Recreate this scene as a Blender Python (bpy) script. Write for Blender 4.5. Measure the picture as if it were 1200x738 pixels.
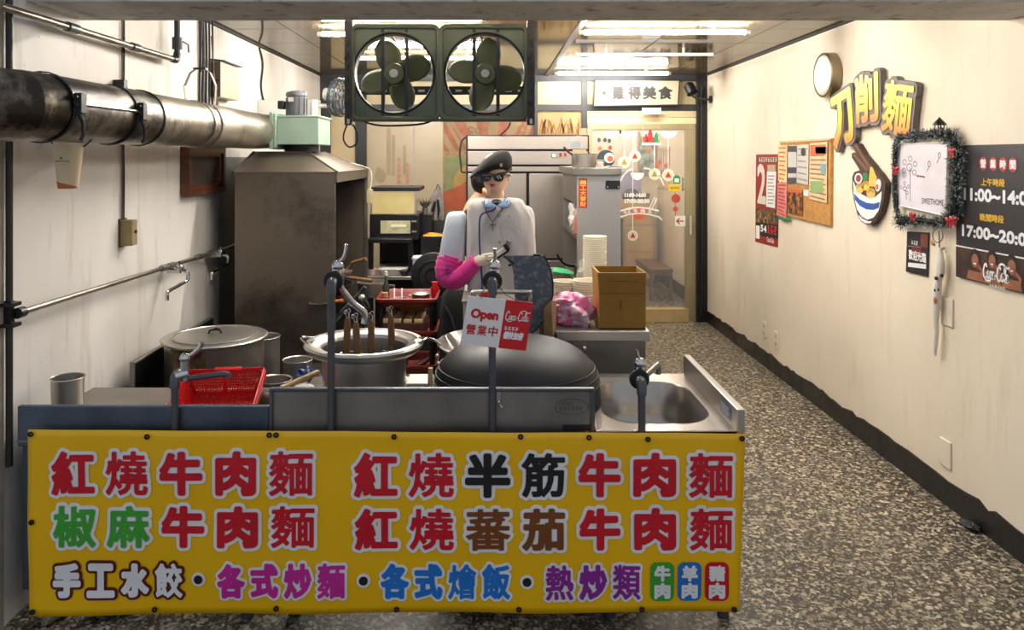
import bpy, bmesh, math, random
import numpy as np
from mathutils import Vector, Matrix
random.seed(7)
for o in list(bpy.data.objects):
    bpy.data.objects.remove(o)
SC = bpy.context.scene
COL = SC.collection
PI = math.pi
F, CX, CY, H = 900.0, 575.0, 184.0, 1.6        # focal length and vanishing point (px of a 1200x738 frame), eye height
XL, XR, CEIL, YB = -1.66, 2.1, 2.4, 7.5

# ------------------------------------------------------------------ camera, world, exposure
cam_d = bpy.data.cameras.new('camera')
cam = bpy.data.objects.new('camera', cam_d)
COL.objects.link(cam)
cam.location = (0, 0, H)
cam.rotation_euler = (PI/2, 0, 0)
cam_d.sensor_width = 36
cam_d.lens = F/1200*36
cam_d.shift_x = (600-CX)/1200
cam_d.shift_y = -(369-CY)/1200
cam_d.clip_start = 0.05
SC.camera = cam
w = bpy.data.worlds.new('street_light')
SC.world = w
w.use_nodes = True
bg = w.node_tree.nodes['Background']
bg.inputs[0].default_value = (0.80, 0.87, 1.0, 1)
bg.inputs[1].default_value = 0.60
SC.view_settings.view_transform = 'Standard'
SC.view_settings.look = 'None'
SC.view_settings.gamma = 1
SC.view_settings.use_curve_mapping = False
SC.view_settings.exposure = 0.0
SC.cycles.use_denoising = True
SC.cycles.max_bounces = 8
SC.cycles.caustics_reflective = False
SC.cycles.caustics_refractive = False
SC.cycles.sample_clamp_indirect = 4
TUBE = 285.0

# ------------------------------------------------------------------ helpers
def lin(c):
    c = c/255.0
    return c/12.92 if c <= 0.04045 else ((c+0.055)/1.055)**2.4
def rgb(r, g, b):
    return (lin(r), lin(g), lin(b), 1)
def P(px, py, Y):
    return Vector(((px-CX)*Y/F, Y, H-(py-CY)*Y/F))
def RW(px, py, d=0.0):
    X = XR-d
    Y = X*F/(px-CX)
    return Vector((X, Y, H-(py-CY)*Y/F))
def LW(px, py, d=0.0):
    X = XL+d
    Y = X*F/(px-CX)
    return Vector((X, Y, H-(py-CY)*Y/F))
def PZ(px, py, z):
    Y = (H-z)*F/(py-CY)
    return Vector(((px-CX)*Y/F, Y, z))

class MB:
    def __init__(s):
        s.v = []; s.f = []
    def add(s, vs, fs):
        n = len(s.v)
        s.v += [Vector(q) for q in vs]
        s.f += [tuple(i+n for i in f) for f in fs]
        return s
    def box(s, x0, x1, y0, y1, z0, z1):
        return s.add([(x0,y0,z0),(x1,y0,z0),(x1,y1,z0),(x0,y1,z0),(x0,y0,z1),(x1,y0,z1),(x1,y1,z1),(x0,y1,z1)],
                     [(0,3,2,1),(4,5,6,7),(0,1,5,4),(1,2,6,5),(2,3,7,6),(3,0,4,7)])
    def obox(s, c, half, rot=None):
        c = Vector(c); R = rot or Matrix.Identity(3)
        pts = [c + R @ Vector((sx*half[0], sy*half[1], sz*half[2])) for sz in (-1,1) for sx, sy in ((-1,-1),(1,-1),(1,1),(-1,1))]
        return s.add(pts, [(0,3,2,1),(4,5,6,7),(0,1,5,4),(1,2,6,5),(2,3,7,6),(3,0,4,7)])
    def hexa(s, p):
        return s.add(p, [(0,3,2,1),(4,5,6,7),(0,1,5,4),(1,2,6,5),(2,3,7,6),(3,0,4,7)])
    def loft(s, rings, cap=True, closed=False):
        n = len(rings[0]); vs = [p for r in rings for p in r]; fs = []
        m = len(rings)
        for i in range(m if closed else m-1):
            a = i*n; b = ((i+1) % m)*n
            for j in range(n):
                k = (j+1) % n
                fs.append((a+j, a+k, b+k, b+j))
        if cap and not closed:
            fs.append(tuple(range(n-1, -1, -1)))
            fs.append(tuple((m-1)*n+j for j in range(n)))
        return s.add(vs, fs)
    def cyl(s, p0, p1, r0, r1=None, n=16, cap=True):
        p0 = Vector(p0); p1 = Vector(p1); r1 = r0 if r1 is None else r1
        d = (p1-p0).normalized()
        u = d.orthogonal().normalized(); w_ = d.cross(u)
        ring = lambda p, r: [p + (u*math.cos(2*PI*j/n) + w_*math.sin(2*PI*j/n))*r for j in range(n)]
        return s.loft([ring(p0, r0), ring(p1, r1)], cap)
    def tube(s, pts, r, n=8, closed=False, cap=True, flat=None):
        pts = [Vector(p) for p in pts]; m = len(pts); rings = []
        up = None
        for i, p in enumerate(pts):
            if closed: d = pts[(i+1) % m] - pts[i-1]
            else: d = pts[min(i+1, m-1)] - pts[max(i-1, 0)]
            d = d.normalized() if d.length > 1e-9 else Vector((0,0,1))
            if up is None: up = d.orthogonal().normalized()
            else:
                up = up - d*up.dot(d)
                up = up.normalized() if up.length > 1e-6 else d.orthogonal().normalized()
            w_ = d.cross(up)
            rr = r[i] if isinstance(r, (list, tuple)) else r
            rings.append([p + (up*math.cos(2*PI*j/n) + w_*math.sin(2*PI*j/n))*rr for j in range(n)])
        return s.loft(rings, cap, closed)
    def lathe(s, prof, c=(0,0,0), n=32, rot=None, close=False):
        c = Vector(c); R = rot or Matrix.Identity(3); vs = []; fs = []; idx = []
        for r, z in prof:
            if r < 1e-6:
                idx.append([len(vs)]); vs.append(c + R @ Vector((0,0,z)))
            else:
                idx.append(list(range(len(vs), len(vs)+n)))
                vs += [c + R @ Vector((r*math.cos(2*PI*j/n), r*math.sin(2*PI*j/n), z)) for j in range(n)]
        pairs = list(zip(idx, idx[1:])) + ([(idx[-1], idx[0])] if close else [])
        for a, b in pairs:
            for j in range(n):
                k = (j+1) % n
                if len(a) == 1 and len(b) == 1: continue
                if len(a) == 1: fs.append((a[0], b[k], b[j]))
                elif len(b) == 1: fs.append((a[j], a[k], b[0]))
                else: fs.append((a[j], a[k], b[k], b[j]))
        return s.add(vs, fs)
    def ball(s, c, r, rot=None, n=16, m=10):
        c = Vector(c); R = rot or Matrix.Identity(3)
        r = (r, r, r) if isinstance(r, (int, float)) else r
        vs = []; fs = []
        vs.append(c + R @ Vector((0,0,-r[2])))
        for i in range(1, m):
            t = -PI/2 + PI*i/m
            for j in range(n):
                a = 2*PI*j/n
                vs.append(c + R @ Vector((r[0]*math.cos(t)*math.cos(a), r[1]*math.cos(t)*math.sin(a), r[2]*math.sin(t))))
        vs.append(c + R @ Vector((0,0,r[2]))); L = len(vs)-1
        for j in range(n):
            k = (j+1) % n
            fs.append((0, 1+k, 1+j)); fs.append((L, 1+(m-2)*n+j, 1+(m-2)*n+k))
            for i in range(m-2):
                a = 1+i*n; b = a+n
                fs.append((a+j, a+k, b+k, b+j))
        return s.add(vs, fs)
    def poly(s, pts):
        return s.add(pts, [tuple(range(len(pts)))])
    def prism(s, pts2, fr, d0, d1):
        o, ux, uz, nn = fr; n = len(pts2)
        a = [o+ux*x+uz*z+nn*d0 for x, z in pts2]; b = [o+ux*x+uz*z+nn*d1 for x, z in pts2]
        fs = [tuple(range(n-1, -1, -1)), tuple(range(n, 2*n))] + [(j, (j+1) % n, n+(j+1) % n, n+j) for j in range(n)]
        return s.add(a+b, fs)

ORG = {}
def finish(me, smooth):
    bm = bmesh.new(); bm.from_mesh(me)
    bmesh.ops.recalc_face_normals(bm, faces=bm.faces)
    bm.to_mesh(me); bm.free()
    if smooth:
        me.shade_smooth()
        me.set_sharp_from_angle(angle=math.radians(38 if smooth is True else smooth))
def obj(name, mb, m, parent=None, smooth=True, bevel=0, label=None, cat=None, group=None, kind=None, recalc=True, org=None):
    vs = mb.v
    if parent is not None:
        o0 = ORG[parent.name]
    elif org is not None:
        o0 = Vector(org)
    else:
        xs = [p.x for p in vs]; ys = [p.y for p in vs]; zs = [p.z for p in vs]
        o0 = Vector(((min(xs)+max(xs))/2, (min(ys)+max(ys))/2, min(zs)))
    me = bpy.data.meshes.new(name)
    me.from_pydata([tuple(p-o0) for p in vs], [], mb.f)
    if recalc: finish(me, smooth)
    elif smooth: me.shade_smooth()
    ob = bpy.data.objects.new(name, me)
    COL.objects.link(ob)
    if parent is not None: ob.parent = parent
    else: ob.location = o0
    ORG[ob.name] = o0
    me.materials.append(m)
    if bevel:
        b = ob.modifiers.new('edge', 'BEVEL'); b.width = bevel; b.segments = 2; b.limit_method = 'ANGLE'; b.angle_limit = math.radians(40)
    return tag(ob, label, cat, group, kind)
def tag(o, label=None, cat=None, group=None, kind=None):
    if label: o['label'] = label
    if cat: o['category'] = cat
    if group: o['group'] = group
    if kind: o['kind'] = kind
    return o
def thing(name, label, cat, loc, group=None, kind=None):
    o = bpy.data.objects.new(name, None); o.empty_display_size = 0.05
    COL.objects.link(o); o.location = loc; ORG[o.name] = Vector(loc)
    return tag(o, label, cat, group, kind)
def struct(name, mb, m, **k):
    return obj(name, mb, m, kind='structure', **k)
def dup(src, loc, label=None, rotz=None):
    c = src.copy(); COL.objects.link(c); c.location = loc
    ORG[c.name] = Vector(loc)
    if rotz is not None: c.rotation_euler[2] = rotz
    if label: c['label'] = label
    for ch in list(src.children):
        d = ch.copy(); COL.objects.link(d); d.parent = c
        for g in list(ch.children):
            e = g.copy(); COL.objects.link(e); e.parent = d
    return c
def share(name, src, parent, off, m=None):
    """another piece with the same mesh, moved by off"""
    o = bpy.data.objects.new(name, src.data); COL.objects.link(o)
    o.parent = parent; o.location = off
    return o
def frame(o, ux, uz=(0,0,1)):
    ux = Vector(ux).normalized(); uz = Vector(uz).normalized()
    return (Vector(o), ux, uz, ux.cross(uz))
def circ(cx, cz, rx, rz=None, n=24, a0=0, a1=2*PI):
    rz = rx if rz is None else rz
    full = abs(a1-a0-2*PI) < 1e-6
    k = n if full else n+1
    return [(cx+rx*math.cos(a0+(a1-a0)*i/n), cz+rz*math.sin(a0+(a1-a0)*i/n)) for i in range(k)]
def rrect(x0, x1, z0, z1, r, n=5):
    out = []
    for cx, cz, a in ((x1-r, z1-r, 0), (x0+r, z1-r, PI/2), (x0+r, z0+r, PI), (x1-r, z0+r, 1.5*PI)):
        out += [(cx+r*math.cos(a+PI/2*i/n), cz+r*math.sin(a+PI/2*i/n)) for i in range(n+1)]
    return out
def arc(c, r, a0, a1, n, u, v):
    c = Vector(c); u = Vector(u); v = Vector(v)
    return [c+u*(r*math.cos(a0+(a1-a0)*i/n))+v*(r*math.sin(a0+(a1-a0)*i/n)) for i in range(n+1)]
def rot(ax, deg):
    return Matrix.Rotation(math.radians(deg), 3, ax)
def spline(pts, n=6):
    pts = [Vector(p) for p in pts]; out = []
    for i in range(len(pts)-1):
        p0 = pts[max(i-1,0)]; p1 = pts[i]; p2 = pts[i+1]; p3 = pts[min(i+2,len(pts)-1)]
        for k in range(n):
            t = k/n
            out.append(0.5*((2*p1)+(p2-p0)*t+(2*p0-5*p1+4*p2-p3)*t*t+(3*p1-p0-3*p2+p3)*t**3))
    out.append(pts[-1]); return out

# ------------------------------------------------------------------ lettering as flat print
_TXT = {}
def text2d(s):
    if s in _TXT: return _TXT[s]
    cu = bpy.data.curves.new('lettering', 'FONT'); cu.body = s; cu.resolution_u = 3; cu.fill_mode = 'FRONT'
    ob = bpy.data.objects.new('lettering', cu); COL.objects.link(ob)
    dg = bpy.context.evaluated_depsgraph_get()
    me = ob.evaluated_get(dg).to_mesh()
    vs = [(v.co.x, v.co.y) for v in me.vertices]
    fs = [tuple(p.vertices) for p in me.polygons]
    ar = lambda f: sum(vs[a][0]*vs[b][1]-vs[b][0]*vs[a][1] for a, b in zip(f, f[1:]+f[:1]))
    fs = [f if ar(f) > 0 else tuple(reversed(f)) for f in fs]
    cnt = {}
    for f in fs:
        for a, b in zip(f, f[1:]+f[:1]):
            k = (min(a,b), max(a,b)); cnt[k] = cnt.get(k, 0)+1
    be = [k for k, c in cnt.items() if c == 1]
    bpy.data.objects.remove(ob); bpy.data.curves.remove(cu)
    _TXT[s] = (vs, fs, be); return _TXT[s]
def letters(mb, s, fr, x0, x1, z0, z1, d, stroke=0.0, uniform=False, shear=0.0):
    """flat lettering fitted into a rectangle of the plane fr, fattened by a round stroke"""
    vs, fs, be = text2d(s)
    if not vs: return mb
    o, ux, uz, nn = fr
    ax = min(v[0] for v in vs); bx = max(v[0] for v in vs); az = min(v[1] for v in vs); bz = max(v[1] for v in vs)
    kx = (x1-x0-2*stroke)/(bx-ax); kz = (z1-z0-2*stroke)/(bz-az); ox = x0+stroke; oz = z0+stroke
    if uniform:
        k = min(kx, kz); ox = (x0+x1)/2-k*(bx-ax)/2; oz = (z0+z1)/2-k*(bz-az)/2; kx = kz = k
    q = [(ox+(x-ax)*kx+shear*(z-az)*kz, oz+(z-az)*kz) for x, z in vs]
    W = lambda x, z: o+ux*x+uz*z+nn*d
    if stroke <= 0:
        return mb.add([W(x, z) for x, z in q], fs)
    return fat_fill(mb, W, q, fs, be, stroke)
def fat_fill(mb, W, q, fs, be, stroke):
    """one clean sheet: the glyph grown by a round stroke, cut out of a fine grid"""
    Q = np.array(q); hgt = Q[:,1].max()-Q[:,1].min()+2*stroke
    c = hgt/52.0
    x0, z0 = Q.min(0)-stroke-1.5*c; x1, z1 = Q.max(0)+stroke+1.5*c
    nx_, nz_ = int((x1-x0)/c)+2, int((z1-z0)/c)+2
    gx = x0+c*np.arange(nx_); gz = z0+c*np.arange(nz_)
    PX, PZ_ = np.meshgrid(gx, gz, indexing='ij')
    d2 = np.full(PX.shape, 1e9)
    for a, b in be:
        ax, az = Q[a]; vx, vz = Q[b]-Q[a]; L = vx*vx+vz*vz
        if L < 1e-14: continue
        m_ = stroke*1.6+2*c
        i0 = max(0, int((min(ax, ax+vx)-m_-x0)/c)); i1 = min(nx_, int((max(ax, ax+vx)+m_-x0)/c)+2)
        j0 = max(0, int((min(az, az+vz)-m_-z0)/c)); j1 = min(nz_, int((max(az, az+vz)+m_-z0)/c)+2)
        X = PX[i0:i1, j0:j1]-ax; Z = PZ_[i0:i1, j0:j1]-az
        t = np.clip((X*vx+Z*vz)/L, 0, 1)
        d2[i0:i1, j0:j1] = np.minimum(d2[i0:i1, j0:j1], (X-t*vx)**2+(Z-t*vz)**2)
    ins = np.zeros(PX.shape, bool)
    for f in fs:
        for k in range(1, len(f)-1):
            A, B, C = Q[f[0]], Q[f[k]], Q[f[k+1]]
            i0 = max(0, int((min(A[0],B[0],C[0])-x0)/c)); i1 = min(nx_, int((max(A[0],B[0],C[0])-x0)/c)+2)
            j0 = max(0, int((min(A[1],B[1],C[1])-z0)/c)); j1 = min(nz_, int((max(A[1],B[1],C[1])-z0)/c)+2)
            X = PX[i0:i1, j0:j1]; Z = PZ_[i0:i1, j0:j1]
            s1 = (B[0]-A[0])*(Z-A[1])-(B[1]-A[1])*(X-A[0]); s2 = (C[0]-B[0])*(Z-B[1])-(C[1]-B[1])*(X-B[0]); s3 = (A[0]-C[0])*(Z-C[1])-(A[1]-C[1])*(X-C[0])
            ins[i0:i1, j0:j1] |= ((s1 >= 0) & (s2 >= 0) & (s3 >= 0))
    dd = np.sqrt(np.minimum(d2, (4*stroke+4*c)**2)); val = stroke+np.where(ins, dd, -dd)
    I = val > 0
    n4 = I[:-1,:-1].astype(int)+I[1:,:-1]+I[1:,1:]+I[:-1,1:]
    vs = []; out = []
    for j in range(nz_-1):                      # full cells, merged along the row
        i = 0; row = n4[:, j]
        while i < nx_-1:
            if row[i] == 4:
                k = i
                while k < nx_-1 and row[k] == 4: k += 1
                n = len(vs); vs += [(gx[i],gz[j]),(gx[k],gz[j]),(gx[k],gz[j+1]),(gx[i],gz[j+1])]; out.append((n,n+1,n+2,n+3)); i = k
            else: i += 1
    for i, j in zip(*np.nonzero((n4 > 0) & (n4 < 4))):
        cs = [(i,j),(i+1,j),(i+1,j+1),(i,j+1)]; poly = []
        for (a, b), (e, f) in zip(cs, cs[1:]+cs[:1]):
            va, vb = val[a,b], val[e,f]
            if va > 0: poly.append((gx[a], gz[b]))
            if (va > 0) != (vb > 0):
                t = va/(va-vb); poly.append((gx[a]+(gx[e]-gx[a])*t, gz[b]+(gz[f]-gz[b])*t))
        if len(poly) > 2:
            n = len(vs); vs += poly; out.append(tuple(range(n, n+len(poly))))
    return mb.add([W(float(x), float(z)) for x, z in vs], out)
def flat(name, mb, m, parent, **k):
    return obj(name, mb, m, parent, smooth=False, recalc=False, **k)
def patch(mb, fr, x0, x1, z0, z1, d):
    o, ux, uz, nn = fr
    return mb.poly([o+ux*x+uz*z+nn*d for x, z in ((x0,z0),(x1,z0),(x1,z1),(x0,z1))])
def shape(mb, fr, pts, d):
    o, ux, uz, nn = fr
    return mb.poly([o+ux*x+uz*z+nn*d for x, z in pts])
def stroke_line(mb, fr, pts, wd, d):
    """flat ribbon with mitred joints"""
    o, ux, uz, nn = fr
    pts = [p for k, p in enumerate(pts) if k == 0 or math.hypot(p[0]-pts[k-1][0], p[1]-pts[k-1][1]) > 1e-7]
    n = len(pts)
    if n < 2: return mb
    closed = n > 3 and math.hypot(pts[0][0]-pts[-1][0], pts[0][1]-pts[-1][1]) < wd*.8
    L = []; R = []
    for k in range(n):
        a = pts[k-1] if k else (pts[-2] if closed else pts[0]); b = pts[k+1] if k < n-1 else (pts[1] if closed else pts[-1]); p = pts[k]
        d1 = Vector((p[0]-a[0], p[1]-a[1])); d2 = Vector((b[0]-p[0], b[1]-p[1]))
        d1 = d1.normalized() if d1.length > 1e-9 else d2.normalized(); d2 = d2.normalized() if d2.length > 1e-9 else d1
        t = d1+d2; t = t.normalized() if t.length > 1e-6 else d1
        m = Vector((-t.y, t.x)); k_ = wd/2/max(.5, abs(m.dot(Vector((-d1.y, d1.x)))))
        L.append((p[0]+m.x*k_, p[1]+m.y*k_)); R.append((p[0]-m.x*k_, p[1]-m.y*k_))
    W = lambda q: o+ux*q[0]+uz*q[1]+nn*d
    mb.add([W(q) for q in R+L], [(k, k+1, n+k+1, n+k) for k in range(n-1)])
    return mb

def marks(mb, fr, x0, x1, z0, z1, d, n, vert=False):
    """rows of tiny unreadable print"""
    for i in range(n):
        if vert: a, b, c, e = x0, x1, z1-(z1-z0)*(i+.9)/n, z1-(z1-z0)*(i+.1)/n
        else: a, b, c, e = x0+(x1-x0)*(i+.08)/n, x0+(x1-x0)*(i+.92)/n, z0, z1
        h = (e-c)/7; m = (a+b)/2; w_ = (b-a)*.07
        for k, (l, r) in enumerate(((.1,.9),(0,1),(.15,.85),(.05,.95))):
            if (i+k) % 4 == 3: r -= .3
            patch(mb, fr, a+(b-a)*l, a+(b-a)*r, c+h*2*k, c+h*(2*k+1), d)
        for k in range(3): patch(mb, fr, m-w_, m+w_, c+h*(2*k+1), c+h*(2*k+2), d)
    return mb

# ------------------------------------------------------------------ materials (all node based)
_M = {}
def mat(name, col, rough=0.5, metal=0.0, var=0.08, scale=5.0, bump=0.0, bscale=60.0, col2=None, lo=0.35, hi=0.65, stretch=None,
        coat=0.0, alpha=1.0, trans=0.0, emit=0.0, spec=0.5, rvar=0.0, sheen=0.0, sss=0.0):
    if name in _M: return _M[name]
    m = bpy.data.materials.new(name); m.use_nodes = True; _M[name] = m
    nt = m.node_tree; nd = nt.nodes; lk = nt.links; b = nd['Principled BSDF']
    b.inputs['Roughness'].default_value = rough; b.inputs['Metallic'].default_value = metal
    b.inputs['Coat Weight'].default_value = coat; b.inputs['Alpha'].default_value = alpha
    b.inputs['Transmission Weight'].default_value = trans; b.inputs['Specular IOR Level'].default_value = spec
    b.inputs['Sheen Weight'].default_value = sheen
    b.inputs['Subsurface Weight'].default_value = sss; b.inputs['Subsurface Scale'].default_value = 0.01
    tc = nd.new('ShaderNodeTexCoord'); mp = nd.new('ShaderNodeMapping'); lk.new(tc.outputs['Object'], mp.inputs[0])
    if stretch: mp.inputs['Scale'].default_value = stretch
    nz = nd.new('ShaderNodeTexNoise'); nz.inputs['Scale'].default_value = scale; nz.inputs['Detail'].default_value = 5
    lk.new(mp.outputs[0], nz.inputs['Vector'])
    rp = nd.new('ShaderNodeValToRGB'); lk.new(nz.outputs['Fac'], rp.inputs[0])
    c1 = tuple(max(0, c*(1-var)) for c in col[:3])+(1,); c2 = col2 or tuple(min(1, c*(1+var)) for c in col[:3])+(1,)
    rp.color_ramp.elements[0].color = c1; rp.color_ramp.elements[1].color = c2
    rp.color_ramp.elements[0].position = lo; rp.color_ramp.elements[1].position = hi
    lk.new(rp.outputs[0], b.inputs['Base Color'])
    if rvar:
        mr = nd.new('ShaderNodeMapRange'); lk.new(nz.outputs['Fac'], mr.inputs[0])
        mr.inputs[1].default_value = 0.3; mr.inputs[2].default_value = 0.7
        mr.inputs[3].default_value = max(0.02, rough-rvar); mr.inputs[4].default_value = min(1, rough+rvar)
        lk.new(mr.outputs[0], b.inputs['Roughness'])
    if emit:
        b.inputs['Emission Color'].default_value = col; b.inputs['Emission Strength'].default_value = emit
    if bump:
        n2 = nd.new('ShaderNodeTexNoise'); n2.inputs['Scale'].default_value = bscale; n2.inputs['Detail'].default_value = 4
        lk.new(mp.outputs[0], n2.inputs['Vector'])
        bp = nd.new('ShaderNodeBump'); bp.inputs['Strength'].default_value = bump; bp.inputs['Distance'].default_value = 0.01
        lk.new(n2.outputs['Fac'], bp.inputs['Height']); lk.new(bp.outputs[0], b.inputs['Normal'])
    return m
def nodes(m):
    nt = m.node_tree
    return nt, nt.nodes, nt.links, nt.nodes['Principled BSDF']

def terrazzo():
    m = bpy.data.materials.new('terrazzo'); m.use_nodes = True
    nt, nd, lk, b = nodes(m)
    tc = nd.new('ShaderNodeTexCoord')
    wn = nd.new('ShaderNodeTexNoise'); wn.inputs['Scale'].default_value = 28; wn.inputs['Detail'].default_value = 2
    lk.new(tc.outputs['Object'], wn.inputs['Vector'])
    wm = nd.new('ShaderNodeMix'); wm.data_type = 'VECTOR'; wm.inputs[0].default_value = 0.035
    lk.new(tc.outputs['Object'], wm.inputs[4]); lk.new(wn.outputs['Color'], wm.inputs[5])
    prev = None
    base = nd.new('ShaderNodeTexNoise'); base.inputs['Scale'].default_value = 1.6; base.inputs['Detail'].default_value = 3
    lk.new(tc.outputs['Object'], base.inputs['Vector'])
    br = nd.new('ShaderNodeValToRGB'); lk.new(base.outputs['Fac'], br.inputs[0])
    br.color_ramp.elements[0].position = .35; br.color_ramp.elements[0].color = rgb(40, 37, 33)
    br.color_ramp.elements[1].position = .65; br.color_ramp.elements[1].color = rgb(58, 53, 45)
    prev = br.outputs[0]
    for sc, thr, ca, cb in ((150, 0.60, rgb(26,25,24), rgb(96,88,74)), (100, 0.42, rgb(98,90,74), rgb(172,160,138)), (62, 0.36, rgb(110,102,84), rgb(206,192,166))):
        v = nd.new('ShaderNodeTexVoronoi'); v.inputs['Scale'].default_value = sc
        lk.new(wm.outputs[1], v.inputs['Vector'])
        sep = nd.new('ShaderNodeSeparateColor'); lk.new(v.outputs['Color'], sep.inputs[0])
        a = nd.new('ShaderNodeMath'); a.operation = 'LESS_THAN'; a.inputs[1].default_value = thr; lk.new(sep.outputs[0], a.inputs[0])
        dd = nd.new('ShaderNodeMath'); dd.operation = 'LESS_THAN'; dd.inputs[1].default_value = 0.60; lk.new(v.outputs['Distance'], dd.inputs[0])
        mk = nd.new('ShaderNodeMath'); mk.operation = 'MULTIPLY'; lk.new(a.outputs[0], mk.inputs[0]); lk.new(dd.outputs[0], mk.inputs[1])
        cr = nd.new('ShaderNodeValToRGB'); lk.new(sep.outputs[1], cr.inputs[0])
        cr.color_ramp.elements[0].color = ca; cr.color_ramp.elements[1].color = cb
        mx = nd.new('ShaderNodeMix'); mx.data_type = 'RGBA'
        lk.new(mk.outputs[0], mx.inputs[0]); lk.new(prev, mx.inputs[6]); lk.new(cr.outputs[0], mx.inputs[7])
        prev = mx.outputs[2]
    lk.new(prev, b.inputs['Base Color'])
    b.inputs['Roughness'].default_value = 0.42
    return m

def plaster(name, ca, cb, stain, peel=False):
    m = bpy.data.materials.new(name); m.use_nodes = True
    nt, nd, lk, b = nodes(m)
    tc = nd.new('ShaderNodeTexCoord')
    n1 = nd.new('ShaderNodeTexNoise'); n1.inputs['Scale'].default_value = 1.3; n1.inputs['Detail'].default_value = 6
    lk.new(tc.outputs['Object'], n1.inputs['Vector'])
    r1 = nd.new('ShaderNodeValToRGB'); lk.new(n1.outputs['Fac'], r1.inputs[0])
    r1.color_ramp.elements[0].position = .3; r1.color_ramp.elements[0].color = ca
    r1.color_ramp.elements[1].position = .62; r1.color_ramp.elements[1].color = cb
    mp = nd.new('ShaderNodeMapping'); mp.inputs['Scale'].default_value = (1, 3.2, .42); lk.new(tc.outputs['Object'], mp.inputs[0])
    n2 = nd.new('ShaderNodeTexNoise'); n2.inputs['Scale'].default_value = 2.6; n2.inputs['Detail'].default_value = 7; n2.inputs['Roughness'].default_value = .65
    lk.new(mp.outputs[0], n2.inputs['Vector'])
    r2 = nd.new('ShaderNodeValToRGB'); lk.new(n2.outputs['Fac'], r2.inputs[0])
    r2.color_ramp.elements[0].position = .56; r2.color_ramp.elements[0].color = (0,0,0,1)
    r2.color_ramp.elements[1].position = .78; r2.color_ramp.elements[1].color = (.55,.55,.55,1)
    mx = nd.new('ShaderNodeMix'); mx.data_type = 'RGBA'
    lk.new(r2.outputs[0], mx.inputs[0]); lk.new(r1.outputs[0], mx.inputs[6]); mx.inputs[7].default_value = stain
    # fine soot specks
    n3 = nd.new('ShaderNodeTexNoise'); n3.inputs['Scale'].default_value = 60; n3.inputs['Detail'].default_value = 2
    lk.new(tc.outputs['Object'], n3.inputs['Vector'])
    r3 = nd.new('ShaderNodeValToRGB'); lk.new(n3.outputs['Fac'], r3.inputs[0])
    r3.color_ramp.elements[0].position = .74; r3.color_ramp.elements[0].color = (0,0,0,1)
    r3.color_ramp.elements[1].position = .78; r3.color_ramp.elements[1].color = (.8,.8,.8,1)
    n4 = nd.new('ShaderNodeTexNoise'); n4.inputs['Scale'].default_value = 2.2; lk.new(tc.outputs['Object'], n4.inputs['Vector'])
    r4 = nd.new('ShaderNodeValToRGB'); lk.new(n4.outputs['Fac'], r4.inputs[0])
    r4.color_ramp.elements[0].position = .5; r4.color_ramp.elements[1].position = .62
    mm = nd.new('ShaderNodeMath'); mm.operation = 'MULTIPLY'; lk.new(r3.outputs[0], mm.inputs[0]); lk.new(r4.outputs[0], mm.inputs[1])
    m2 = nd.new('ShaderNodeMix'); m2.data_type = 'RGBA'
    lk.new(mm.outputs[0], m2.inputs[0]); lk.new(mx.outputs[2], m2.inputs[6]); m2.inputs[7].default_value = rgb(70,60,50)
    lk.new(m2.outputs[2], b.inputs['Base Color'])
    b.inputs['Roughness'].default_value = .78; b.inputs['Specular IOR Level'].default_value = .3
    bp = nd.new('ShaderNodeBump'); bp.inputs['Strength'].default_value = .35; bp.inputs['Distance'].default_value = .006
    nb = nd.new('ShaderNodeTexNoise'); nb.inputs['Scale'].default_value = 9; nb.inputs['Detail'].default_value = 8
    lk.new(tc.outputs['Object'], nb.inputs['Vector']); lk.new(nb.outputs['Fac'], bp.inputs['Height']); lk.new(bp.outputs[0], b.inputs['Normal'])
    return m

def grimy(name, base, dark, lo, hi, rough, metal, scale, stretch=None, speck=False, bump=.15):
    """metal or paint with dark grime patches"""
    m = mat(name, base, rough, metal, .12, scale*.7, bump, 40, stretch=stretch, rvar=.1)
    nt, nd, lk, b = nodes(m)
    src = b.inputs['Base Color'].links[0].from_socket
    tc = nd.new('ShaderNodeTexCoord')
    n = nd.new('ShaderNodeTexNoise'); n.inputs['Scale'].default_value = scale; n.inputs['Detail'].default_value = 8; n.inputs['Roughness'].default_value = .68
    lk.new(tc.outputs['Object'], n.inputs['Vector'])
    r = nd.new('ShaderNodeValToRGB'); lk.new(n.outputs['Fac'], r.inputs[0])
    r.color_ramp.elements[0].position = lo; r.color_ramp.elements[0].color = (0,0,0,1)
    r.color_ramp.elements[1].position = hi; r.color_ramp.elements[1].color = (.9,.9,.9,1)
    mx = nd.new('ShaderNodeMix'); mx.data_type = 'RGBA'
    lk.new(r.outputs[0], mx.inputs[0]); lk.new(src, mx.inputs[6]); mx.inputs[7].default_value = dark
    lk.new(mx.outputs[2], b.inputs['Base Color'])
    return m

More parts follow.
